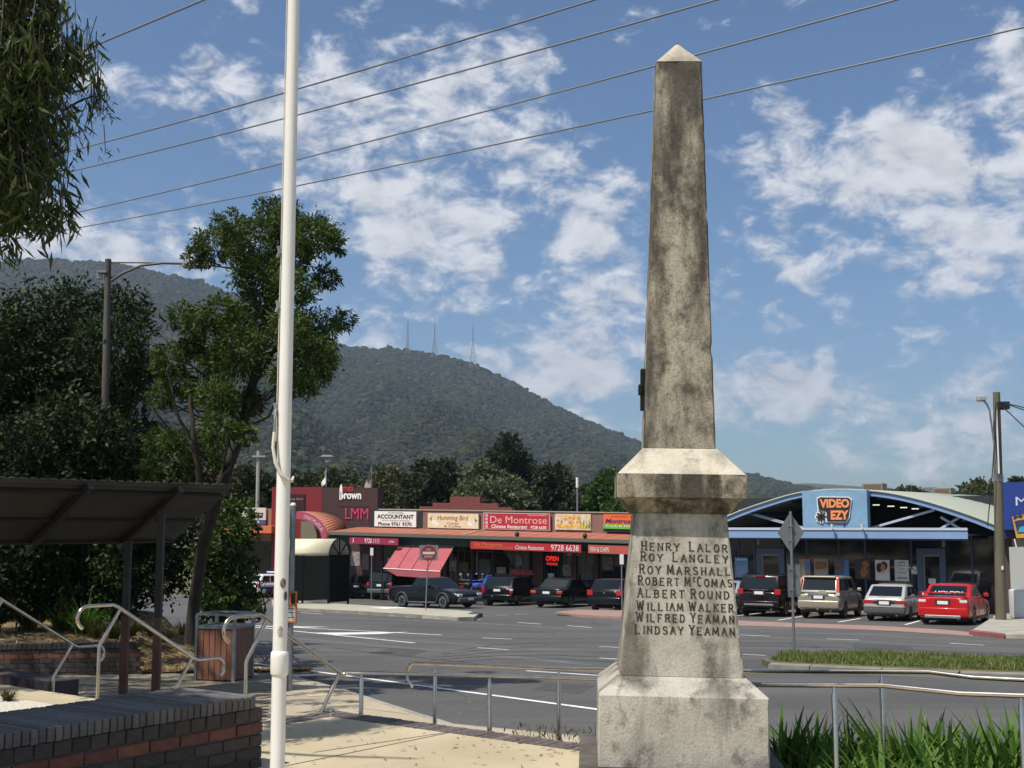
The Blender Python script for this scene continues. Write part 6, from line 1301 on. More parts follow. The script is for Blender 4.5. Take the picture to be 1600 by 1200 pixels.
# flags above the shops
def banner(x, yt, yb_, w, t, label, col, wave=1):
    a = SH.pick(x, yt, t)[0]; zt2 = SH.pick(x, yt, t)[1]; zb2 = SH.pick(x, yb_, t)[1]; root = empty('banner_flag', SH.w(a, t, zb2)); tag(root, label, 'flag')
    build('pole', MB().tube([SH.w(a, t, zb2 - .3), SH.w(a, t, zt2)], .04, 8), M_GALV, root, smooth=60); mb = MB(); n = 10
    for i in range(n + 1):
        f = i / n; z = zt2 - .1 - (zt2 - zb2) * .78 * f
        for j in range(4): g_ = j / 3; mb.v.append(tuple(SH.w(a - w * (.25 + .75 * math.sin(min(1, f * 1.5) * math.pi / 2)) * g_, t + .10 * math.sin(f * 7 + g_ * 3), z - g_ * .3)))
    for i in range(n):
        for j in range(3): k = i * 4 + j; mb.f.append((k, k + 1, k + 5, k + 4))
    build('cloth', mb, col, root, smooth=80)
banner(510, 731, 760, .35, -1, 'pale banner flag above the red wall', mat('pale_flag', (.55, .54, .52), .8)); banner(580.5, 729, 797, .75, -.5, 'dark banner flag at the right end of the brown wall', mat('dark_flag', (.06, .04, .045), .8, col2=(.35, .3, .28), scale=2, stretch=(1, 1, .4), lo=.55, hi=.6))

# ================================================================== VIDEO SHOP
VF = Frame((15.26, 58.0), math.radians(30.5), 0)
M_VBLUE = mat('pale_blue_steel', (.20, .31, .50), .5, var=.06, scale=1.5); M_VBLUE2 = mat('blue_panel', (.19, .33, .48), .6, var=.07, scale=3); M_VDK = mat('dark_blue_frame', (.04, .075, .14), .5); M_VROOF = mat('pale_green_roof', (.30, .33, .27), .5); M_BEAM = mat('blue_white_beam', (.46, .52, .62), .4)
vs = empty('video_shop', VF.base(VF.pick(1350, 850)[0])); tag(vs, 'blue video shop with a bowed roof and dark glazed front', 'building')
def VP(x, y, t): a, z = VF.pick(x, y, t); return a, z
cL = VP(1085, 834, 2.6)[0]; cR = VP(1512, 834, 2.6)[0]; cz0 = VP(1300, 841, 2.6)[1]; cz1 = VP(1300, 829, 2.6)[1]
mb = MB(); VF.box(mb, cL, cR, 2.5, 2.6, cz0, cz1); build('canopy_fascia', mb, M_VBLUE, vs)
mb = MB(); VF.box(mb, cL, cR, 2.46, 2.64, cz1 + .02, cz1 + .13); build('canopy_top_rail', mb, M_BEAM, vs)
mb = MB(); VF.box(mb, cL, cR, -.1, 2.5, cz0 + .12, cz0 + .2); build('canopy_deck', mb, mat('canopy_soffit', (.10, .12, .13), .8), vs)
mb = MB(); 
for i in range(120): a = cL + (cR - cL) * i / 120; VF.box(mb, a, a + .07, 2.47, 2.56, cz0 - .07, cz0 - .003)
build('canopy_fringe', mb, M_VDK, vs)
# bowed roof: front edge beam (arch) with the roof running back
arch_px = [(1085, 838), (1120, 815), (1160, 797), (1200, 783), (1250, 769), (1310, 764), (1370, 767), (1420, 776), (1470, 790), (1520, 807), (1562, 824)]
af_ = [VF.pick(x, y, 1.6) for x, y in arch_px]
def spl(pts, n):
    out = []
    for i in range(len(pts) - 1):
        p0 = pts[max(i - 1, 0)]; p1_ = pts[i]; p2 = pts[i + 1]; p3 = pts[min(i + 2, len(pts) - 1)]
        for k in range(n):
            t = k / n; out.append(tuple(.5 * ((2 * b) + (-a + c) * t + (2 * a - 5 * b + 4 * c - d) * t * t + (-a + 3 * b - 3 * c + d) * t ** 3) for a, b, c, d in zip(p0, p1_, p2, p3)))
    return out + [pts[-1]]
af_ = spl(af_, 3); mb = MB()
for (a, z), (b, z2) in zip(af_, af_[1:]): mb.hexa([VF.w(a, 1.6, z - .26), VF.w(b, 1.6, z2 - .26), VF.w(b, 1.5, z2 - .26), VF.w(a, 1.5, z - .26), VF.w(a, 1.6, z), VF.w(b, 1.6, z2), VF.w(b, 1.5, z2), VF.w(a, 1.5, z)])
build('roof_edge_beam', mb, M_VBLUE, vs, smooth=30)
mb = MB(); Lb = 16
for i, (a, z) in enumerate(af_):
    f = i / (len(af_) - 1); mb.v += [tuple(VF.w(a - .1 + .2 * f, 1.66, z + .012)), tuple(VF.w(a + 1.6 * f, 1.5 - Lb, z + .05 + 1.1 * max(0, f - .5)))]
for i in range(len(af_) - 1): mb.f.append((2 * i, 2 * i + 1, 2 * i + 3, 2 * i + 2))
o = build('bowed_roof', mb, M_VROOF, vs, smooth=60); md = o.modifiers.new('t', 'SOLIDIFY'); md.thickness = .08; md.offset = -1
for f in (.12, .25, .38, .62, .75, .88):
    i = int(f * (len(af_) - 1)); a, z = af_[i]; build('ceiling_batten', MB().bar(VF.w(a, 1.4, z - .3), VF.w(a, -8, z - .25), .12, .16), M_VDK, vs)
for x, y in ((1369, 789), (1392, 791), (1412, 793), (1430, 795)): a, z = VP(x, y, -2); build('ceiling_light', MB().bar(VF.w(a - .15, -2, z), VF.w(a + .15, -2, z), .12, .05), mat('lamp_tube', (.9, .9, .85), .5, emit=.9), vs)
# truss braces behind the fascia
for x0, y0, x1, y1 in ((1155, 798, 1232, 819), (1260, 826, 1165, 800), (1358, 826, 1460, 797), (1470, 826, 1500, 808), (1500, 826, 1470, 808)):
    a, z = VP(x0, y0, 1.2); b, z2 = VP(x1, y1, 1.2); build('brace', MB().bar(VF.w(a, 1.2, z), VF.w(b, 1.2, z2), .10, .10), M_BEAM, vs)
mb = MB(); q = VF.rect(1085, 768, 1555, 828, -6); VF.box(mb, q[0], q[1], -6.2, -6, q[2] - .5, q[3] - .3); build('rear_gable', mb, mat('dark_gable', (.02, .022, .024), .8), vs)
# panel carrying the sign
q = VF.rect(1254, 766, 1355, 828, 2.2); mb = MB(); VF.box(mb, q[0], q[1], 1.7, 2.2, q[2], q[3]); build('sign_panel', mb, M_VBLUE2, vs)
sgv = empty('video_shop_sign', VF.w((q[0] + q[1]) / 2, 2.22, q[2])); tag(sgv, 'orange lettered video sign with white outline on the blue panel', 'sign')
def vpoly(nm, pts, t, m, th=.03): return build(nm, MB().prism([VF.w(*[VF.pick(x, y, t)[0], t, VF.pick(x, y, t)[1]]) for x, y in pts], VF.n * th), m, sgv)
vpoly('white_outline', [(1276, 778), (1281, 775.5), (1326, 776), (1331.5, 780), (1329, 795), (1328, 808), (1323, 816.5), (1291, 816), (1290, 808), (1290, 801), (1278, 798)], 2.24, T_WHT)
vpoly('black_backing', [(1277.5, 779.5), (1282, 777), (1325.5, 777.5), (1329.5, 781), (1327.5, 795), (1326, 807), (1322, 815), (1292.5, 814.5), (1291.5, 799), (1279.5, 797)], 2.275, T_BLK)
T_ORG = mat('orange_letters', (.80, .27, .10), .5)
q = VF.rect(1280.5, 779.5, 1327, 793.5, 2.32); mb = MB(); VF.text(mb, 'VIDEO', q[0], q[1], q[2], q[3], 2.32, bold=.05); q = VF.rect(1298, 797.5, 1326, 812, 2.32); VF.text(mb, 'EZY', q[0], q[1], q[2], q[3], 2.32, bold=.05); build('orange_lettering', mb, T_ORG, sgv)
mb = MB(); a, z = VP(1283.5, 807.5, 2.24); 
for m_, t, rr_, ww in ((T_WHT, 2.24, .30, .16), (T_BLK, 2.28, .24, .075)):
    mb = MB()
    for k in range(4): th_ = math.pi * k / 4; d = VF.ex * math.cos(th_) + Z * math.sin(th_); mb.bar(VF.w(a, t, z) - d * rr_, VF.w(a, t, z) + d * rr_, ww, .02, VF.n)
    build('star_mark', mb, m_, sgv)
for x in (1300, 1319): a, z = VP(x, 816, 2.24); build('sign_leg', MB().bar(VF.w(a, 2.22, z - .35), VF.w(a, 2.22, z), .05, .05), M_VDK, sgv)
for x in (1300, 1347): a, z = VP(x, 826, 2.9); build('spotlight', MB().tube([VF.w(a, 2.4, cz1), VF.w(a, 2.9, cz1 + .08), VF.w(a, 2.9, cz1 + .3)], [.03, .04, .07], 8), T_WHT, vs)
# glazed front
gl0 = VP(1085, 900, 0)[0]; gl1 = VP(1557, 900, 0)[0]; zfl = road_z(57) + .1
mb = MB(); VF.box(mb, gl0, gl1, -.05, 0, zfl + .45, cz0 + .1); build('front_glass', mb, M_GLASS, vs)
mb = MB(); VF.box(mb, gl0, gl1, -.1, .04, zfl - .6, zfl + .44); build('stall_riser', mb, mat('black_tiles', (.012, .012, .013), .3), vs)
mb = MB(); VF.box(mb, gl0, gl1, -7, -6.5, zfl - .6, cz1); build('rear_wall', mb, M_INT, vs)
mb = MB(); VF.box(mb, gl0, gl1 + 1.0, -6, 3.4, zfl - .8, zfl - .02); build('shop_apron', mb, mat('red_brown_paving', (.20, .12, .09), .9, var=.15, scale=3), vs)
for x in (1155, 1180, 1226, 1262, 1312, 1353, 1425, 1478, 1520, 1556): a = VP(x, 900, 0)[0]; mb = MB(); VF.box(mb, a - .04, a + .04, .002, .05, zfl + .44, cz0 + .1); build('mullion', mb, M_VDK, vs)
for x0, x1 in ((1182, 1226), (1433, 1478)):
    a0, a1, z0, z1 = VF.rect(x0, 857, x1, 920, .12); dr = empty('door', VF.w(a0, .1, zfl)); dr.parent = vs; dr.matrix_parent_inverse = world_of(vs).inverted()
    mb = MB(); w_ = .27; VF.box(mb, a0, a0 + w_, .06, .14, zfl, z1); VF.box(mb, a1 - w_, a1, .06, .14, zfl, z1); VF.box(mb, a0 + w_, a1 - w_, .06, .139, z1 - .27, z1); build('portal', mb, mat('slate_blue_portal', (.075, .12, .19), .6), dr)
    mb = MB(); VF.box(mb, a0 + w_, a1 - w_, .055, .075, zfl, z1 - .27); build('leaf', mb, M_GLASS, dr)
    mb = MB(); VF.box(mb, a0 + w_, a0 + w_ + .07, .07, .1, zfl, z1 - .27); VF.box(mb, a0 + w_ + .07, a1 - w_, .07, .1, z1 - .36, z1 - .27); build('frame', mb, mat('tan_metal', (.24, .21, .17), .5), dr)
for x in (1185, 1474): a = VP(x, 850, 1.8)[0]; mb = MB(); VF.box(mb, a - .05, a + .05, 1.75, 1.85, cz0 - .35, cz0 + .14); build('canopy_hanger', mb, mat('tan_metal', (.24, .21, .17), .5), vs)
# posters
def poster(x0, y0, x1, y1, kind, label, t=.06):
    a0, a1, z0, z1 = VF.rect(x0, y0, x1, y1, t); root = empty('poster', VF.w(a0, t, z0)); tag(root, label, 'poster', None); P_ = lambda u, v, k=1: VF.w(a0 + (a1 - a0) * u, t + .004 * k, z0 + (z1 - z0) * v)
    base, shapes = kind; mb = MB(); VF.box(mb, a0, a1, .003, t, z0, z1); sh_ = build('sheet', mb, mat('poster_%d' % x0, tuple(min(.8, c * 1.9) for c in base), .5, var=.12, scale=5), root)
    for i, (m_, pts) in enumerate(shapes): build('print', MB().add([P_(u, v, 1 + i) for u, v in pts], [tuple(range(len(pts)))]), m_, sh_)
sc_c = lambda c: tuple(min(.8, q * 1.9) for q in c)
PM = lambda n, c, c2=None: mat('print_' + n, sc_c(c), .5, col2=sc_c(c2), scale=9) if c2 else mat('print_' + n, sc_c(c) if max(c) > .06 else c, .5)
el = lambda cx, cy, rx, ry: [(cx + rx * math.cos(i * .6283), cy + ry * math.sin(i * .6283)) for i in range(10)]
lines_ = [(PM('ink', (.08, .08, .08)), [(.25, .86), (.75, .86), (.75, .90), (.25, .90)]), (PM('ink', (.08, .08, .08)), [(.2, .72), (.85, .72), (.85, .75), (.2, .75)]), (PM('ink', (.08, .08, .08)), [(.38, .55), (.65, .55), (.65, .59), (.38, .59)]), (PM('ink', (.08, .08, .08)), [(.2, .38), (.8, .38), (.8, .41), (.2, .41)]), (PM('ink', (.08, .08, .08)), [(.15, .12), (.88, .12), (.88, .17), (.15, .17)])]
poster(1148, 871, 1169, 902, ((.07, .16, .27), [(PM('ltblue', (.20, .32, .42)), [(.1, .85), (.9, .85), (.9, .93), (.1, .93)]), (PM('greyb', (.12, .18, .24)), [(.1, .15), (.9, .15), (.9, .6), (.1, .6)])]), 'blue window poster just right of the monument')
poster(1249, 873, 1266, 903, ((.18, .15, .09), [(PM('red', (.35, .05, .03)), [(0, .95), (1, .95), (1, 1), (0, 1)]), (PM('skyb', (.05, .12, .30)), [(.55, .45), (1, .45), (1, .9), (.55, .9)]), (PM('tri', (.30, .28, .22)), [(.1, .1), (.6, .1), (.35, .75)])]), 'poster with blue and cream shapes behind the diamond sign')
poster(1272, 873, 1294, 903, ((.17, .155, .12), [(PM('brn', (.07, .035, .015), (.20, .10, .03)), [(.1, .45), (.92, .5), (.9, .85), (.12, .85)]), (PM('gr', (.20, .20, .19)), [(.08, .1), (.92, .1), (.92, .4), (.08, .4)])]), 'brown and cream poster above the beige four-wheel drive')
poster(1304, 874, 1327, 904, ((.03, .07, .13), [(PM('org', (.18, .07, .03), (.05, .03, .03)), el(.25, .62, .22, .32)), (PM('sky2', (.05, .12, .25)), [(.6, .1), (.97, .1), (.97, .95), (.7, .95)])]), 'dark blue poster with an orange figure')
poster(1336, 874, 1360, 905, ((.03, .02, .015), [(PM('fig', (.30, .11, .03), (.04, .02, .01)), el(.68, .75, .22, .2)), (PM('fig', (.30, .11, .03), (.04, .02, .01)), el(.60, .35, .26, .26))]), 'near-black poster with glowing orange shapes')
poster(1367.5, 875, 1390, 907, ((.40, .37, .32), [(PM('hair', (.02, .014, .010)), el(.28, .62, .2, .24)), (PM('hair2', (.05, .028, .018)), el(.62, .72, .26, .22)), (PM('face', (.22, .12, .07)), el(.55, .62, .16, .2)), (PM('wash', (.36, .42, .46)), [(.04, .03), (.96, .03), (.96, .3), (.04, .28)])]), 'pale poster of two embracing people')
poster(1398, 875, 1420, 908, ((.34, .36, .33), lines_), 'white notice with lines of dark text left of the blue door')
poster(1424, 889, 1434, 897, ((.34, .35, .33), lines_[:2]), 'small white notice beside the right blue door')
poster(1451, 904, 1462, 912, ((.5, .5, .48), lines_[1:4]), 'small white notice on the glass of the right door', .10)
# roof boxes (evaporative coolers)
for x0, y0, x1, y1, lb_, t in ((1347, 755, 1379, 768, 'tan rooftop cooling unit behind the arch crown', -9), (1457, 762, 1486, 780, 'tan rooftop cooling unit on the right roof slope', -9)):
    a0, a1, z0, z1 = VF.rect(x0, y0, x1, y1, t); r_ = empty('rooftop_cooler', VF.w((a0 + a1) / 2, t, z0 - .4)); tag(r_, lb_, 'cooler', 'rooftop cooling units')
    mb = MB(); VF.box(mb, a0, a1, t - 1, t, z0, z1); build('casing', mb, mat('tan_casing', (.20, .17, .13), .7), r_, bevel=.03); mb = MB(); VF.box(mb, a0 + .1, a1 - .1, t, t + .012, z0 + .06, z1 - .08)
    build('louvre', mb, mat('brown_louvre', (.12, .085, .06), .7), r_); mb = MB(); VF.box(mb, a0 + .2, a1 - .2, t - .8, t - .2, z0 - .9, z0); build('duct', mb, M_GALV, r_)

# ------------------------------------------------------------------ blue and yellow shop at the right edge
rb = empty('blue_fascia_shop', on_road(1590, 960, .1)); tag(rb, 'shop with a deep blue fascia cut by the right edge', 'building')
RF = Frame((at(1568, 800, 50.5).x, 50.5), math.radians(18), 0)
q = RF.rect(1568, 753, 1680, 828); mb = MB(); RF.box(mb, q[0], q[1], -5, 0, q[2], q[3]); bf = build('blue_fascia', mb, mat('deep_blue', (.018, .045, .24), .5), rb)
q2 = RF.rect(1587, 776, 1660, 790, .02); mb = MB(); RF.text(mb, 'MONTROSE', q2[0], q2[0] + 3.6, q2[2], q2[3], .02, bold=.0); build('lettering', mb, mat('silver_print', (.6, .62, .66), .5), bf)
q = RF.rect(1566, 828, 1680, 842, -.3); mb = MB(); RF.box(mb, q[0], q[1], -5, -.3, q[2], q[3] - .01); build('awning_edge', mb, mat('navy_edge', (.015, .025, .09), .5), rb)
q = RF.rect(1570, 840, 1680, 968, -2.0); mb = MB(); RF.box(mb, q[0], q[0] + .35, -2.6, -2.0, -4, q[3]); build('brown_pier', mb, mat('brown_pier', (.08, .055, .05), .8), rb); mb = MB(); RF.box(mb, q[0] + .36, q[1], -2.7, -2.05, -4, q[3]); build('side_wall', mb, mat('cream_wall', (.38, .36, .30), .8, var=.1), rb)
ys_ = empty('yellow_logo_sign', RF.w(.8, .3, RF.pick(1590, 845, .3)[1])); tag(ys_, 'tilted yellow and blue logo sign below the blue fascia', 'sign')
YP = lambda x, y, t=.3: RF.w(RF.pick(x, y, t)[0], t, RF.pick(x, y, t)[1])
build('board', MB().prism([YP(x, y) for x, y in ((1588, 841), (1581, 807), (1640, 795), (1640, 838))], RF.n * .06), mat('golden_yellow', (.62, .33, .03), .5), ys_); build('picture', MB().prism([YP(x, y, .37) for x, y in ((1589.5, 833), (1585, 814), (1636, 806), (1636, 828))], RF.n * .01), mat('navy_picture', (.02, .04, .12), .5), ys_); build('wave', MB().prism([YP(x, y, .39) for x, y in ((1590, 832), (1593, 824), (1600, 822), (1608, 816), (1620, 822), (1636, 815), (1636, 828))], RF.n * .006), mat('teal_wave', (.05, .35, .50), .5), ys_)
mb = MB(); text_into(mb, 'MONT', YP(1583.5, 811.5, .38), (YP(1640, 800, .38) - YP(1583.5, 811.5, .38)).normalized(), Z, 1.5, .16, bold=.02); build('lettering', mb, mat('navy_picture', (.02, .04, .12), .5), ys_)
build('stay_rod', MB().tube([YP(1585, 842, .3), YP(1600, 905, .3)], .03, 6), T_WHT, ys_)
wbx = on_road(1596, 966, .12); wc = empty('white_cabinet', wbx); tag(wc, 'rounded white metal cabinet at the right edge', 'cabinet'); zc2_ = at(1592, 921, wbx.y).z
build('body', MB().box(wbx.x - .35, wbx.x + .5, wbx.y - .2, wbx.y + .3, wbx.z, zc2_), mat('grey_white_cabinet', (.55, .56, .55), .5), wc, bevel=.07, bseg=3, smooth=50); build('upper_panel', MB().box(wbx.x - .15, wbx.x + .6, wbx.y + .45, wbx.y + .5, wbx.z, at(1592, 855, wbx.y).z), mat('pale_cladding', (.5, .5, .46), .6), wc)

# ------------------------------------------------------------------ power pole, street lights, wires
pb_ = on_road(1564, 969, .1); pp = empty('power_pole', pb_); tag(pp, 'weathered timber power pole with a street lamp at right', 'power pole'); zt_p = at(1557, 613, pb_.y).z; M_TIM = mat('green_weathered_timber', (.14, .12, .08), .9, scale=3, col2=(.10, .105, .065), stretch=(3, 3, .3), bump=.5)
ptop = Vector((at(1557, 613, pb_.y).x, pb_.y, zt_p)); build('pole', MB().tube([pb_, pb_.lerp(ptop, .5), ptop], [.20, .17, .13], 14), M_TIM, pp, smooth=60); PX = lambda x, y, dy=0.0: at(x, y, pb_.y + dy)
build('pole_band', MB().lathe([(.18, 0), (.18, .25)], 14, c=tuple(PX(1560, 748) - Z * .1)), M_GALV, pp); build('lamp_arm', MB().tube([PX(1559, 745, -.2), PX(1553, 690, -.25), PX(1546, 640, -.3), PX(1541, 630, -.3), PX(1536, 626, -.3)], .035, 8), M_GALV, pp, smooth=60)
a = PX(1534, 624, -.3); build('lamp_head', MB().box(a.x - .18, a.x + .14, a.y - .14, a.y + .14, a.z - .08, a.z + .14), mat('lamp_grey', (.35, .35, .33), .5), pp, bevel=.05); build('insulator_bracket', MB().box(PX(1560, 630).x - .1, PX(1568, 630).x + .15, pb_.y - .25, pb_.y + .25, PX(1560, 640).z, PX(1560, 628).z), M_BLACK, pp, bevel=.03)
build('cable', MB().tube([PX(1556, 630, -.25), PX(1554, 690, -.26), PX(1549, 760, -.3), PX(1545, 800, -.3), PX(1543, 822, -.4)], .02, 6), M_BLACK, pp); build('conduit', MB().tube([PX(1557, 640, -.2), PX(1561, 740, -.25)], .03, 6), T_WHT, pp); build('number_tag', MB().box(PX(1561, 880).x, PX(1564, 880).x, pb_.y - .22, pb_.y - .2, PX(1560, 890).z, PX(1560, 884).z), T_WHT, pp)
for x1, y1, lb_ in ((1640, 632, 'upper service wire leaving the timber pole to the right'), (1640, 640, 'middle service wire leaving the timber pole to the right'), (1650, 705, 'steep drooping service wire leaving the timber pole')):
    o = build('service_wire', MB().tube([PX(1563, 628 + 4 * (y1 > 650)), (PX(1563, 628) + at(x1, y1, 40)) / 2 - Z * .15, at(x1, y1, 40)], .022, 5), M_BLACK); tag(o, lb_, 'wire', 'service wires at the timber pole')
# overhead lines following the road
M_WIRE = mat('aluminium_cable', (.19, .19, .19), .55, .2)
wl = [((100, 238), (925, 0), 23.0, 'overhead line highest on the sky, first of four from the top'), ((60, 279), (1115, 0), 24.9, 'overhead line second from the top of four'), ((95, 337), (1395, 0), 27.1, 'overhead line crossing just below the obelisk tip'), ((45, 369), (1600, 41), 29.9, 'lowest overhead line crossing the obelisk shaft')]
for (x0, y0), (x1, y1), dm, lb_ in wl:
    p0 = Vector((0, dm, 0)); nrm = Vector((.617, .787, 0)); p0 = EYE + ray(800, y0 + (y1 - y0) * (800 - x0) / (x1 - x0)) * dm
    a = on_plane(x0, y0, p0, V); b = on_plane(x1, y1, p0, V); d = b - a; L_w = d.length; pts = []
    for i in range(-6, 19):
        f = i / 12; sag = .022 * L_w * (f - .5) ** 2 * .9 - .0055 * L_w; pts.append(a + d * f + Z * sag)
    o = build('power_line', MB().tube(pts, .019, 6), M_WIRE, smooth=60); tag(o, lb_, 'power line', 'overhead power lines')
p0 = at(135, 77, 27.0); a = on_plane(120, 83, p0, V); b = on_plane(330, -5, p0, V); d = b - a; o = build('power_line', MB().tube([a - d * 2, a - d, a, b, b + d, b + d * 2.2], .021, 6), M_WIRE, smooth=60); tag(o, 'short overhead line emerging from the gum leaves at top left', 'power line', 'overhead power lines')

# street light pole on the left and far pole with cross arm
lp0 = on_road(163, 975, .1); lp0 = Vector((at(163, 700, 27.0).x, 27.0, road_z(27.0))); sl_ = empty('street_light', lp0); tag(sl_, 'timber street light pole with a long curved arm in the left trees', 'street light'); LX = lambda x, y: at(x, y, 27.0)
build('pole', MB().tube([lp0, LX(164, 650), LX(169, 405)], [.10, .085, .07], 12), mat('grey_timber', (.085, .078, .064), .9, var=.2, stretch=(2, 2, .3), bump=.3), sl_, smooth=60); build('arm', MB().tube([LX(172, 440), LX(190, 428), LX(220, 415), LX(255, 411), LX(292, 412)], .03, 8), mat('dull_steel', (.10, .105, .105), .6, .4), sl_, smooth=60); build('stay', MB().tube([LX(170, 410), LX(262, 410.5)], .02, 6), M_BLACK, sl_); a = LX(305, 415); build('lamp_head', MB().box(a.x - .28, a.x + .3, a.y - .12, a.y + .12, a.z - .06, a.z + .07), mat('lamp_grey', (.35, .35, .33), .5), sl_, bevel=.04)
a = LX(158, 425); build('cross_bracket', MB().box(a.x - .06, a.x + .15, a.y - .1, a.y + .1, a.z - .03, a.z + .03).box(a.x - .08, a.x + .02, a.y - .06, a.y + .06, a.z - .16, a.z), M_GALV, sl_)
q0 = at(402, 800, 92); fp_ = empty('distant_power_pole', Vector((q0.x, 92, road_z(92)))); tag(fp_, 'distant pale power pole with a cross arm above the shops', 'power pole'); build('pole', MB().tube([Vector((q0.x, 92, -4)), at(404, 705, 92)], .14, 8), mat('pale_timber', (.34, .33, .30), .9), fp_); build('cross_arm', MB().bar(at(394, 713, 91.8), at(415, 713, 91.8), .12, .12), mat('pale_timber', (.34, .33, .30), .9), fp_)
wm = empty('white_mast', at(902, 790, 95)); tag(wm, 'slim white mast above the shop parapets', 'mast'); build('upper_tube', MB().tube([at(902, 762, 95), at(902, 746, 95)], .11, 8), T_WHT, wm, smooth=60); build('lower_tube', MB().tube([Vector((at(902, 790, 95).x, 95, -3)), at(902, 762.2, 95)], .08, 8), M_GALV, wm, smooth=60)

# ================================================================== BACKGROUND TREES AND MOUNTAIN
def bg_tree(px_list, depth, n, lm, label, seed, ln=(.22, .48), asp=.3, bark=None, name='background_tree', up=0.0, droop=.1, tr=.3):
    rng = np.random.default_rng(seed); cl = cl_px(px_list, rng, depth, depth * .012); xs_ = [c[0] for c in cl]; base = (sum(xs_) / len(xs_), depth, -3.5)
    return tree(name, base, cl, int(n * 1.9), lm, label, trunk_r=tr, bark=bark or M_BARKD, ln=ln, asp=asp, droop=droop, seed=seed, group='trees behind the shops', shell=.4, up=up)
L_PINE = leaf_mat('pine_needles', (.010, .020, .010), (.026, .042, .018), trans=.1); L_GREY = leaf_mat('grey_green_gum', (.07, .085, .042), (.16, .17, .085), trans=.25); L_MID = leaf_mat('mid_gum', (.03, .042, .016), (.075, .085, .032), trans=.2); L_DK = leaf_mat('dark_gum', (.018, .030, .013), (.05, .06, .024), trans=.2); L_BR = leaf_mat('bright_leaves', (.028, .065, .014), (.075, .145, .030), trans=.3); L_OLV = leaf_mat('olive_gum', (.045, .055, .02), (.11, .115, .045), trans=.25)
bg_tree([(795, 690, 14), (790, 705, 22), (800, 715, 26), (782, 720, 22), (815, 725, 18), (770, 722, 14), (795, 740, 30), (820, 745, 20), (775, 745, 22), (800, 765, 32), (825, 775, 16), (800, 790, 30)], 120, 9000, L_PINE, 'tall dark conifer rising above the other trees', 101, (.25, .5), .22, name='conifer_tree', up=.3)
bg_tree([(757, 738, 18), (745, 755, 24), (770, 755, 22), (740, 775, 26), (770, 775, 26), (797, 765, 20), (800, 782, 24), (815, 785, 18), (735, 790, 20), (765, 792, 28), (825, 797, 14)], 105, 9500, L_GREY, 'pale grey-green gum behind the stepped gable', 102)
bg_tree([(660, 745, 26), (690, 742, 26), (712, 752, 22), (650, 770, 26), (685, 768, 30), (715, 775, 20), (665, 790, 30), (705, 792, 20)], 112, 7000, L_DK, 'dark gum left of the pale grey-green gum', 103)
bg_tree([(610, 750, 26), (590, 765, 26), (625, 772, 26), (600, 785, 24), (635, 788, 22), (570, 780, 22)], 118, 6000, L_OLV, 'olive gum behind the accountant sign', 104)
bg_tree([(850, 745, 18), (870, 745, 22), (860, 765, 24), (885, 762, 18), (845, 785, 22), (875, 785, 24), (893, 785, 14)], 110, 6500, L_DK, 'dark fine-leaved tree right of the conifer', 105, (.2, .4))
bg_tree([(950, 750, 16), (965, 757, 18), (940, 765, 18), (960, 775, 20), (935, 785, 20), (965, 795, 20), (985, 770, 20), (985, 790, 20)], 98, 6500, L_BR, 'fresh green tree just left of the monument cap', 106, (.2, .4))
bg_tree([(915, 775, 16), (905, 790, 18), (925, 792, 16), (890, 796, 12)], 104, 3500, L_DK, 'low dark tree between the white mast and the fresh green tree', 107)
bg_tree([(540, 760, 26), (515, 750, 22), (490, 758, 22), (465, 755, 20), (560, 775, 22)], 128, 5000, L_MID, 'broad gum behind the brown parapet and flags', 108)
bg_tree([(1510, 770, 14), (1530, 765, 16), (1545, 772, 14), (1520, 782, 18), (1550, 785, 16), (1495, 782, 12)], 130, 5000, L_OLV, 'dull green tree behind the right end of the bowed roof', 109)
bg_tree([(1405, 772, 10), (1425, 774, 12), (1440, 778, 10), (1390, 776, 9)], 140, 2600, L_MID, 'small tree showing behind the roof between the cooling units', 110)
bg_tree([(385, 750, 24), (360, 760, 24), (410, 765, 20), (390, 785, 24), (430, 765, 18)], 95, 5000, L_MID, 'tree behind the distant cross-arm pole', 111)
bg_tree([(1590, 755, 10), (1580, 762, 10), (1605, 760, 12), (1570, 770, 10)], 120, 2200, L_DK, 'dark tree peeping over the blue fascia', 112)

# mountain: ridge line as seen from the street, rising from 420 m to 2.6 km away
ridge = [(-900, 430), (-300, 420), (0, 409), (60, 407), (150, 411), (230, 424), (300, 441), (380, 468), (460, 505), (520, 538), (545, 545), (600, 547), (650, 551), (700, 560), (740, 572), (800, 599), (850, 628), (900, 653), (950, 674), (1005, 697), (1060, 716), (1120, 733), (1180, 747), (1230, 759), (1290, 771), (1360, 781), (1450, 790), (1700, 795), (2300, 800)]
def ridge_y(x): return interp(ridge, x)
HZ = 820.
R0, R1 = 420., 2600.
def hill_pt(px, t):
    """t 0 at the foot, 1 on the ridge, >1 behind it"""
    d = cam_dir(px, 600); az = math.atan2((px - 800) / FPX, math.cos(PITCH)); r = R0 + (R1 - R0) * t; rr = ray(px, ridge_y(px)); te = rr.z / math.sqrt(rr.x ** 2 + 1)
    f = (.03 + .97 * min(t, 1) ** .92) if t <= 1 else 1 - (t - 1) * 1.4
    z = EYE.z + r * te * f; z += (18 * math.sin(px * .021 + r * .004) + 12 * math.sin(px * .047 - r * .007)) * math.sin(math.pi * min(1, t)) * (te / .14)
    if t == 0: z = -4
    return Vector((math.sin(az) * r, math.cos(az) * r, z))
mb = MB(); NX, NT = 130, 40; xs2 = [-900 + 3200 * i / NX for i in range(NX + 1)]; ts = [1.25 * j / NT for j in range(NT + 1)]
for t in ts:
    for x in xs2: mb.v.append(tuple(hill_pt(x, t)))
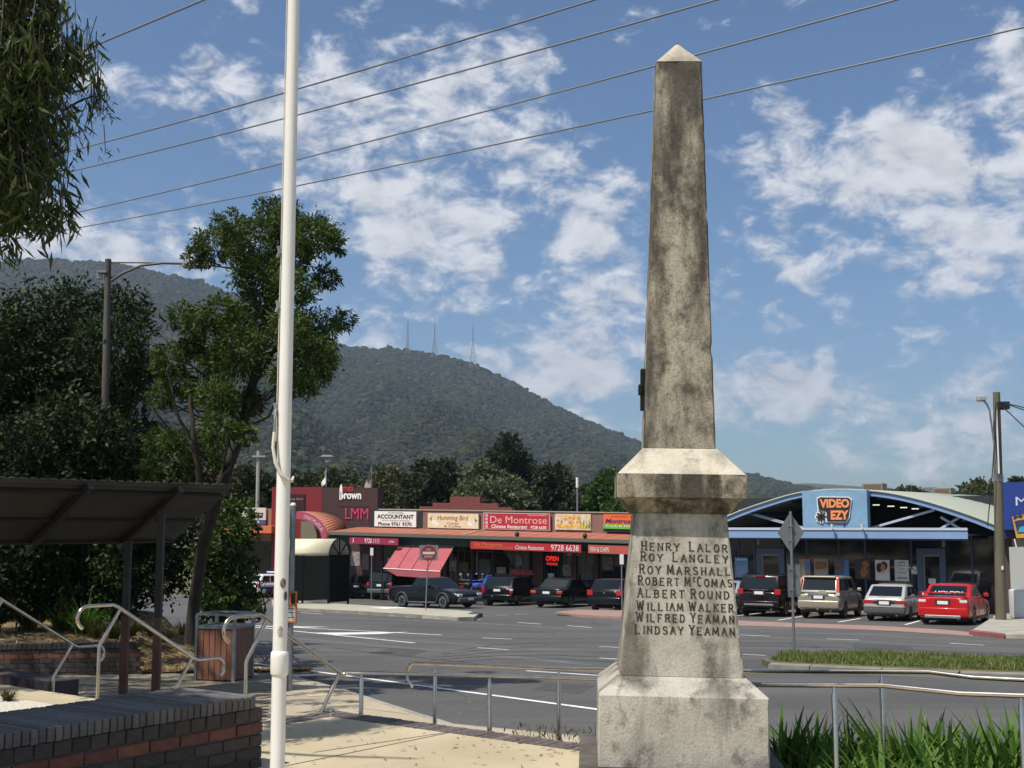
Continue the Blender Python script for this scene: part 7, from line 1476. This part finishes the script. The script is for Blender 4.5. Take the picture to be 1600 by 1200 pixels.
for j in range(NT):
    for i in range(NX): a = j * (NX + 1) + i; mb.f.append((a, a + 1, a + NX + 2, a + NX + 1))
mtn = build('mountain', mb, mat('forest_floor', (.035, .042, .022), .95, scale=.01, col2=(.05, .052, .03)), smooth=90, kind='structure')
def far_hill(name, pts, dist, m):
    mb = MB(); n = len(pts)
    for x, y in pts: p = at(x, y, dist); mb.v += [(p.x, dist - 700, -5), tuple(p), (p.x, dist + 900, -5)]
    for i in range(n - 1): a = 3 * i; mb.f += [(a, a + 3, a + 4, a + 1), (a + 1, a + 4, a + 5, a + 2)]
    return build(name, mb, m, smooth=90, kind='structure')
M_FARH = mat('far_forest', (.03, .04, .03), .95, scale=.02, col2=(.055, .06, .04), bump=.5)
far_hill('far_hill', [(1000, 800), (1130, 770), (1180, 762), (1215, 758), (1260, 755), (1300, 757), (1340, 760), (1400, 764), (1440, 762), (1460, 761), (1500, 768), (1580, 772), (1700, 770), (1900, 775), (2300, 800)], 3600, M_FARH)
# forest canopy on the slopes: crowns instanced on scattered points, one mass
def crown_proto(seed, m):
    bm = bmesh.new(); bmesh.ops.create_icosphere(bm, subdivisions=2, radius=1); r_ = random.Random(seed)
    for v in bm.verts: v.co *= r_.uniform(.68, 1.2); v.co.z *= .85
    me = bpy.data.meshes.new('crown'); bm.to_mesh(me); bm.free(); me.materials.append(m); return me
mC = bpy.data.materials.new('forest_canopy'); mC.use_nodes = True; N = mC.node_tree.nodes; Lk = mC.node_tree.links; oi = N.new('ShaderNodeObjectInfo'); cr = N.new('ShaderNodeValToRGB')
for p_, c_ in ((0, (.011, .018, .010)), (.5, (.022, .031, .015)), (.85, (.040, .046, .021)), (1, (.06, .058, .03))):
    e = cr.color_ramp.elements.new(p_) if p_ not in (0, 1) else cr.color_ramp.elements[0 if p_ == 0 else -1]; e.position = p_; e.color = (*c_, 1)
Lk.new(oi.outputs['Random'], cr.inputs[0]); Lk.new(cr.outputs[0], N['Principled BSDF'].inputs['Base Color']); N['Principled BSDF'].inputs['Roughness'].default_value = .95; N['Principled BSDF'].inputs['Specular IOR Level'].default_value = .1
protos = [crown_proto(i, mC) for i in range(3)]
def forest(name, pts, scl, label):
    me = bpy.data.meshes.new(name); me.vertices.add(len(pts)); me.vertices.foreach_set('co', np.asarray(pts, np.float32).ravel()); at_ = me.attributes.new('size', 'FLOAT', 'POINT'); at_.data.foreach_set('value', np.asarray(scl, np.float32)); me.update()
    o = put(name, me); tag(o, label, 'forest', kind='stuff'); ng = bpy.data.node_groups.new(name, 'GeometryNodeTree'); ng.interface.new_socket('Geometry', in_out='INPUT', socket_type='NodeSocketGeometry'); ng.interface.new_socket('Geometry', in_out='OUTPUT', socket_type='NodeSocketGeometry')
    NN = ng.nodes; gi = NN.new('NodeGroupInput'); go = NN.new('NodeGroupOutput'); ip = NN.new('GeometryNodeInstanceOnPoints'); na = NN.new('GeometryNodeInputNamedAttribute'); na.data_type = 'FLOAT'; na.inputs['Name'].default_value = 'size'
    mp_ = NN.new('GeometryNodeMeshToPoints'); ng.links.new(gi.outputs[0], mp_.inputs['Mesh']); ng.links.new(mp_.outputs[0], ip.inputs['Points'])
    jn = NN.new('GeometryNodeJoinGeometry'); g2i = NN.new('GeometryNodeGeometryToInstance')
    for pm in protos:
        # each variant as its own instance
        src = bpy.data.objects.new('crown_variant', pm); oi_ = NN.new('GeometryNodeObjectInfo'); oi_.inputs['Object'].default_value = src; oi_.inputs['As Instance'].default_value = True; ng.links.new(oi_.outputs['Geometry'], g2i.inputs[0])
    ng.links.new(g2i.outputs[0], ip.inputs['Instance']); ip.inputs['Pick Instance'].default_value = True
    rv = NN.new('FunctionNodeRandomValue'); rv.data_type = 'FLOAT_VECTOR'; rv.inputs[0].default_value = (-.2, -.2, 0); rv.inputs[1].default_value = (.2, .2, 6.28); ng.links.new(rv.outputs[0], ip.inputs['Rotation'])
    ng.links.new(na.outputs[0], ip.inputs['Scale']); ng.links.new(ip.outputs[0], go.inputs[0]); md = o.modifiers.new('forest', 'NODES'); md.node_group = ng; return o
rng = np.random.default_rng(51); pts = []; scl = []
while len(pts) < 90000:
    x = rng.uniform(-60, 1330); t = rng.uniform(0.0, 1.0) ** .75
    p = hill_pt(x, max(t, .004)); s = rng.uniform(2.6, 5.6) * (.6 + .6 * rng.random()) * (.55 + .6 * t) * (1.45 if rng.random() < .06 else 1)
    if 660 < x < 715 and .68 < t < .76 and rng.random() < .75: continue
    pts.append((p.x, p.y, p.z + s * .35)); scl.append(s)
forest('mountain_forest', pts, scl, 'grey-green forest covering the mountain slopes')
pts = []; scl = []
while len(pts) < 3800:
    x = rng.uniform(330, 1040); d_ = rng.uniform(260, 430); y = 818 - 1900 * 0.0; p = at(x, 820, d_); p.z = -2.5 + (d_ - 260) * .015; s = rng.uniform(2.2, 4.0); pts.append((p.x, p.y, p.z + s * rng.uniform(.6, 1.6))); scl.append(s)
forest('foothill_trees', pts, scl, 'tree belt at the foot of the mountain')
# radio masts on the summit
M_MAST = mat('mast_steel', (.20, .17, .165), .6)
def mast(xb, yb_, yt, label, wbase, waist=.55):
    t = .97; b = hill_pt(xb, t); d_ = b.y; b = at(xb, yb_ + 3, d_); tp2 = at(xb, yt, d_); H_ = tp2.z - b.z; root = empty('radio_mast', b); tag(root, label, 'mast', 'radio masts on the summit'); n = 9; w = lambda f: wbase * (1 - f / waist) + 1.6 if f < waist else 1.6
    legs = MB(); br = MB()
    for sx in (-1, 1):
        for sy_ in (-1, 1): legs.tube([b + Vector((sx * w(f) / 2, sy_ * w(f) / 2, f * H_)) for f in (0, waist / 2, waist, .78)], .55, 4)
    for i in range(n):
        f0, f1_ = .78 * i / n, .78 * (i + 1) / n
        for q in range(4):
            c = [(-1, -1), (1, -1), (1, 1), (-1, 1)]; (x0, y0), (x1, y1) = c[q], c[(q + 1) % 4]; br.tube([b + Vector((x0 * w(f0) / 2, y0 * w(f0) / 2, f0 * H_)), b + Vector((x1 * w(f1_) / 2, y1 * w(f1_) / 2, f1_ * H_))], .3, 3, False); br.tube([b + Vector((x0 * w(f1_) / 2, y0 * w(f1_) / 2, f1_ * H_)), b + Vector((x1 * w(f1_) / 2, y1 * w(f1_) / 2, f1_ * H_))], .3, 3, False)
    build('legs', legs, M_MAST, root); build('bracing', br, M_MAST, root); build('antenna', MB().tube([b + Z * .78 * H_, b + Z * H_], [.9, .5], 5), M_MAST, root)
mast(637, 549, 496, 'leftmost slender radio mast on the mountain top', 7); mast(679, 558, 497, 'middle radio mast on the mountain top', 11); mast(739, 573, 504, 'rightmost and tallest radio mast on the mountain top', 14, .6)
for x, t, lb_ in ((521, .24, 'small pale house among the trees low on the mountain'), (640, .22, 'tiny white house on the lower slope above the dark gum')):
    p = hill_pt(x, t); hs_ = empty('hillside_house', p); tag(hs_, lb_, 'house', 'houses on the lower slope'); zz = p.z + 6
    build('wall', MB().box(p.x - 4, p.x + 4, p.y - 30, p.y - 24, p.z - 4, zz), mat('house_wall', (.22, .19, .16), .8), hs_); build('roof', MB().prism([(p.x - 4.6, p.y - 31, zz), (p.x + 4.6, p.y - 31, zz), (p.x + 3, p.y - 27, zz + 1.6), (p.x - 3, p.y - 27, zz + 1.6)], (0, 8, .3)), mat('house_roof', (.20, .15, .13), .8), hs_)

# ------------------------------------------------------------------ haze
hm = bpy.data.materials.new('haze'); hm.use_nodes = True; N = hm.node_tree.nodes; N.remove(N['Principled BSDF']); pv = N.new('ShaderNodeVolumePrincipled'); pv.inputs['Color'].default_value = (.66, .79, 1.0, 1); pv.inputs['Density'].default_value = .00012; pv.inputs['Anisotropy'].default_value = .25
hm.node_tree.links.new(pv.outputs[0], N['Material Output'].inputs['Volume'])
zmax = max(v[2] for v in mtn.data.vertices[0:0] or [(0, 0, 0)]) if False else max(v.co.z for v in mtn.data.vertices) + 90
hzb = build('haze', MB().box(-4200, 4200, -300, 5200, -9, zmax), hm, kind='stuff')
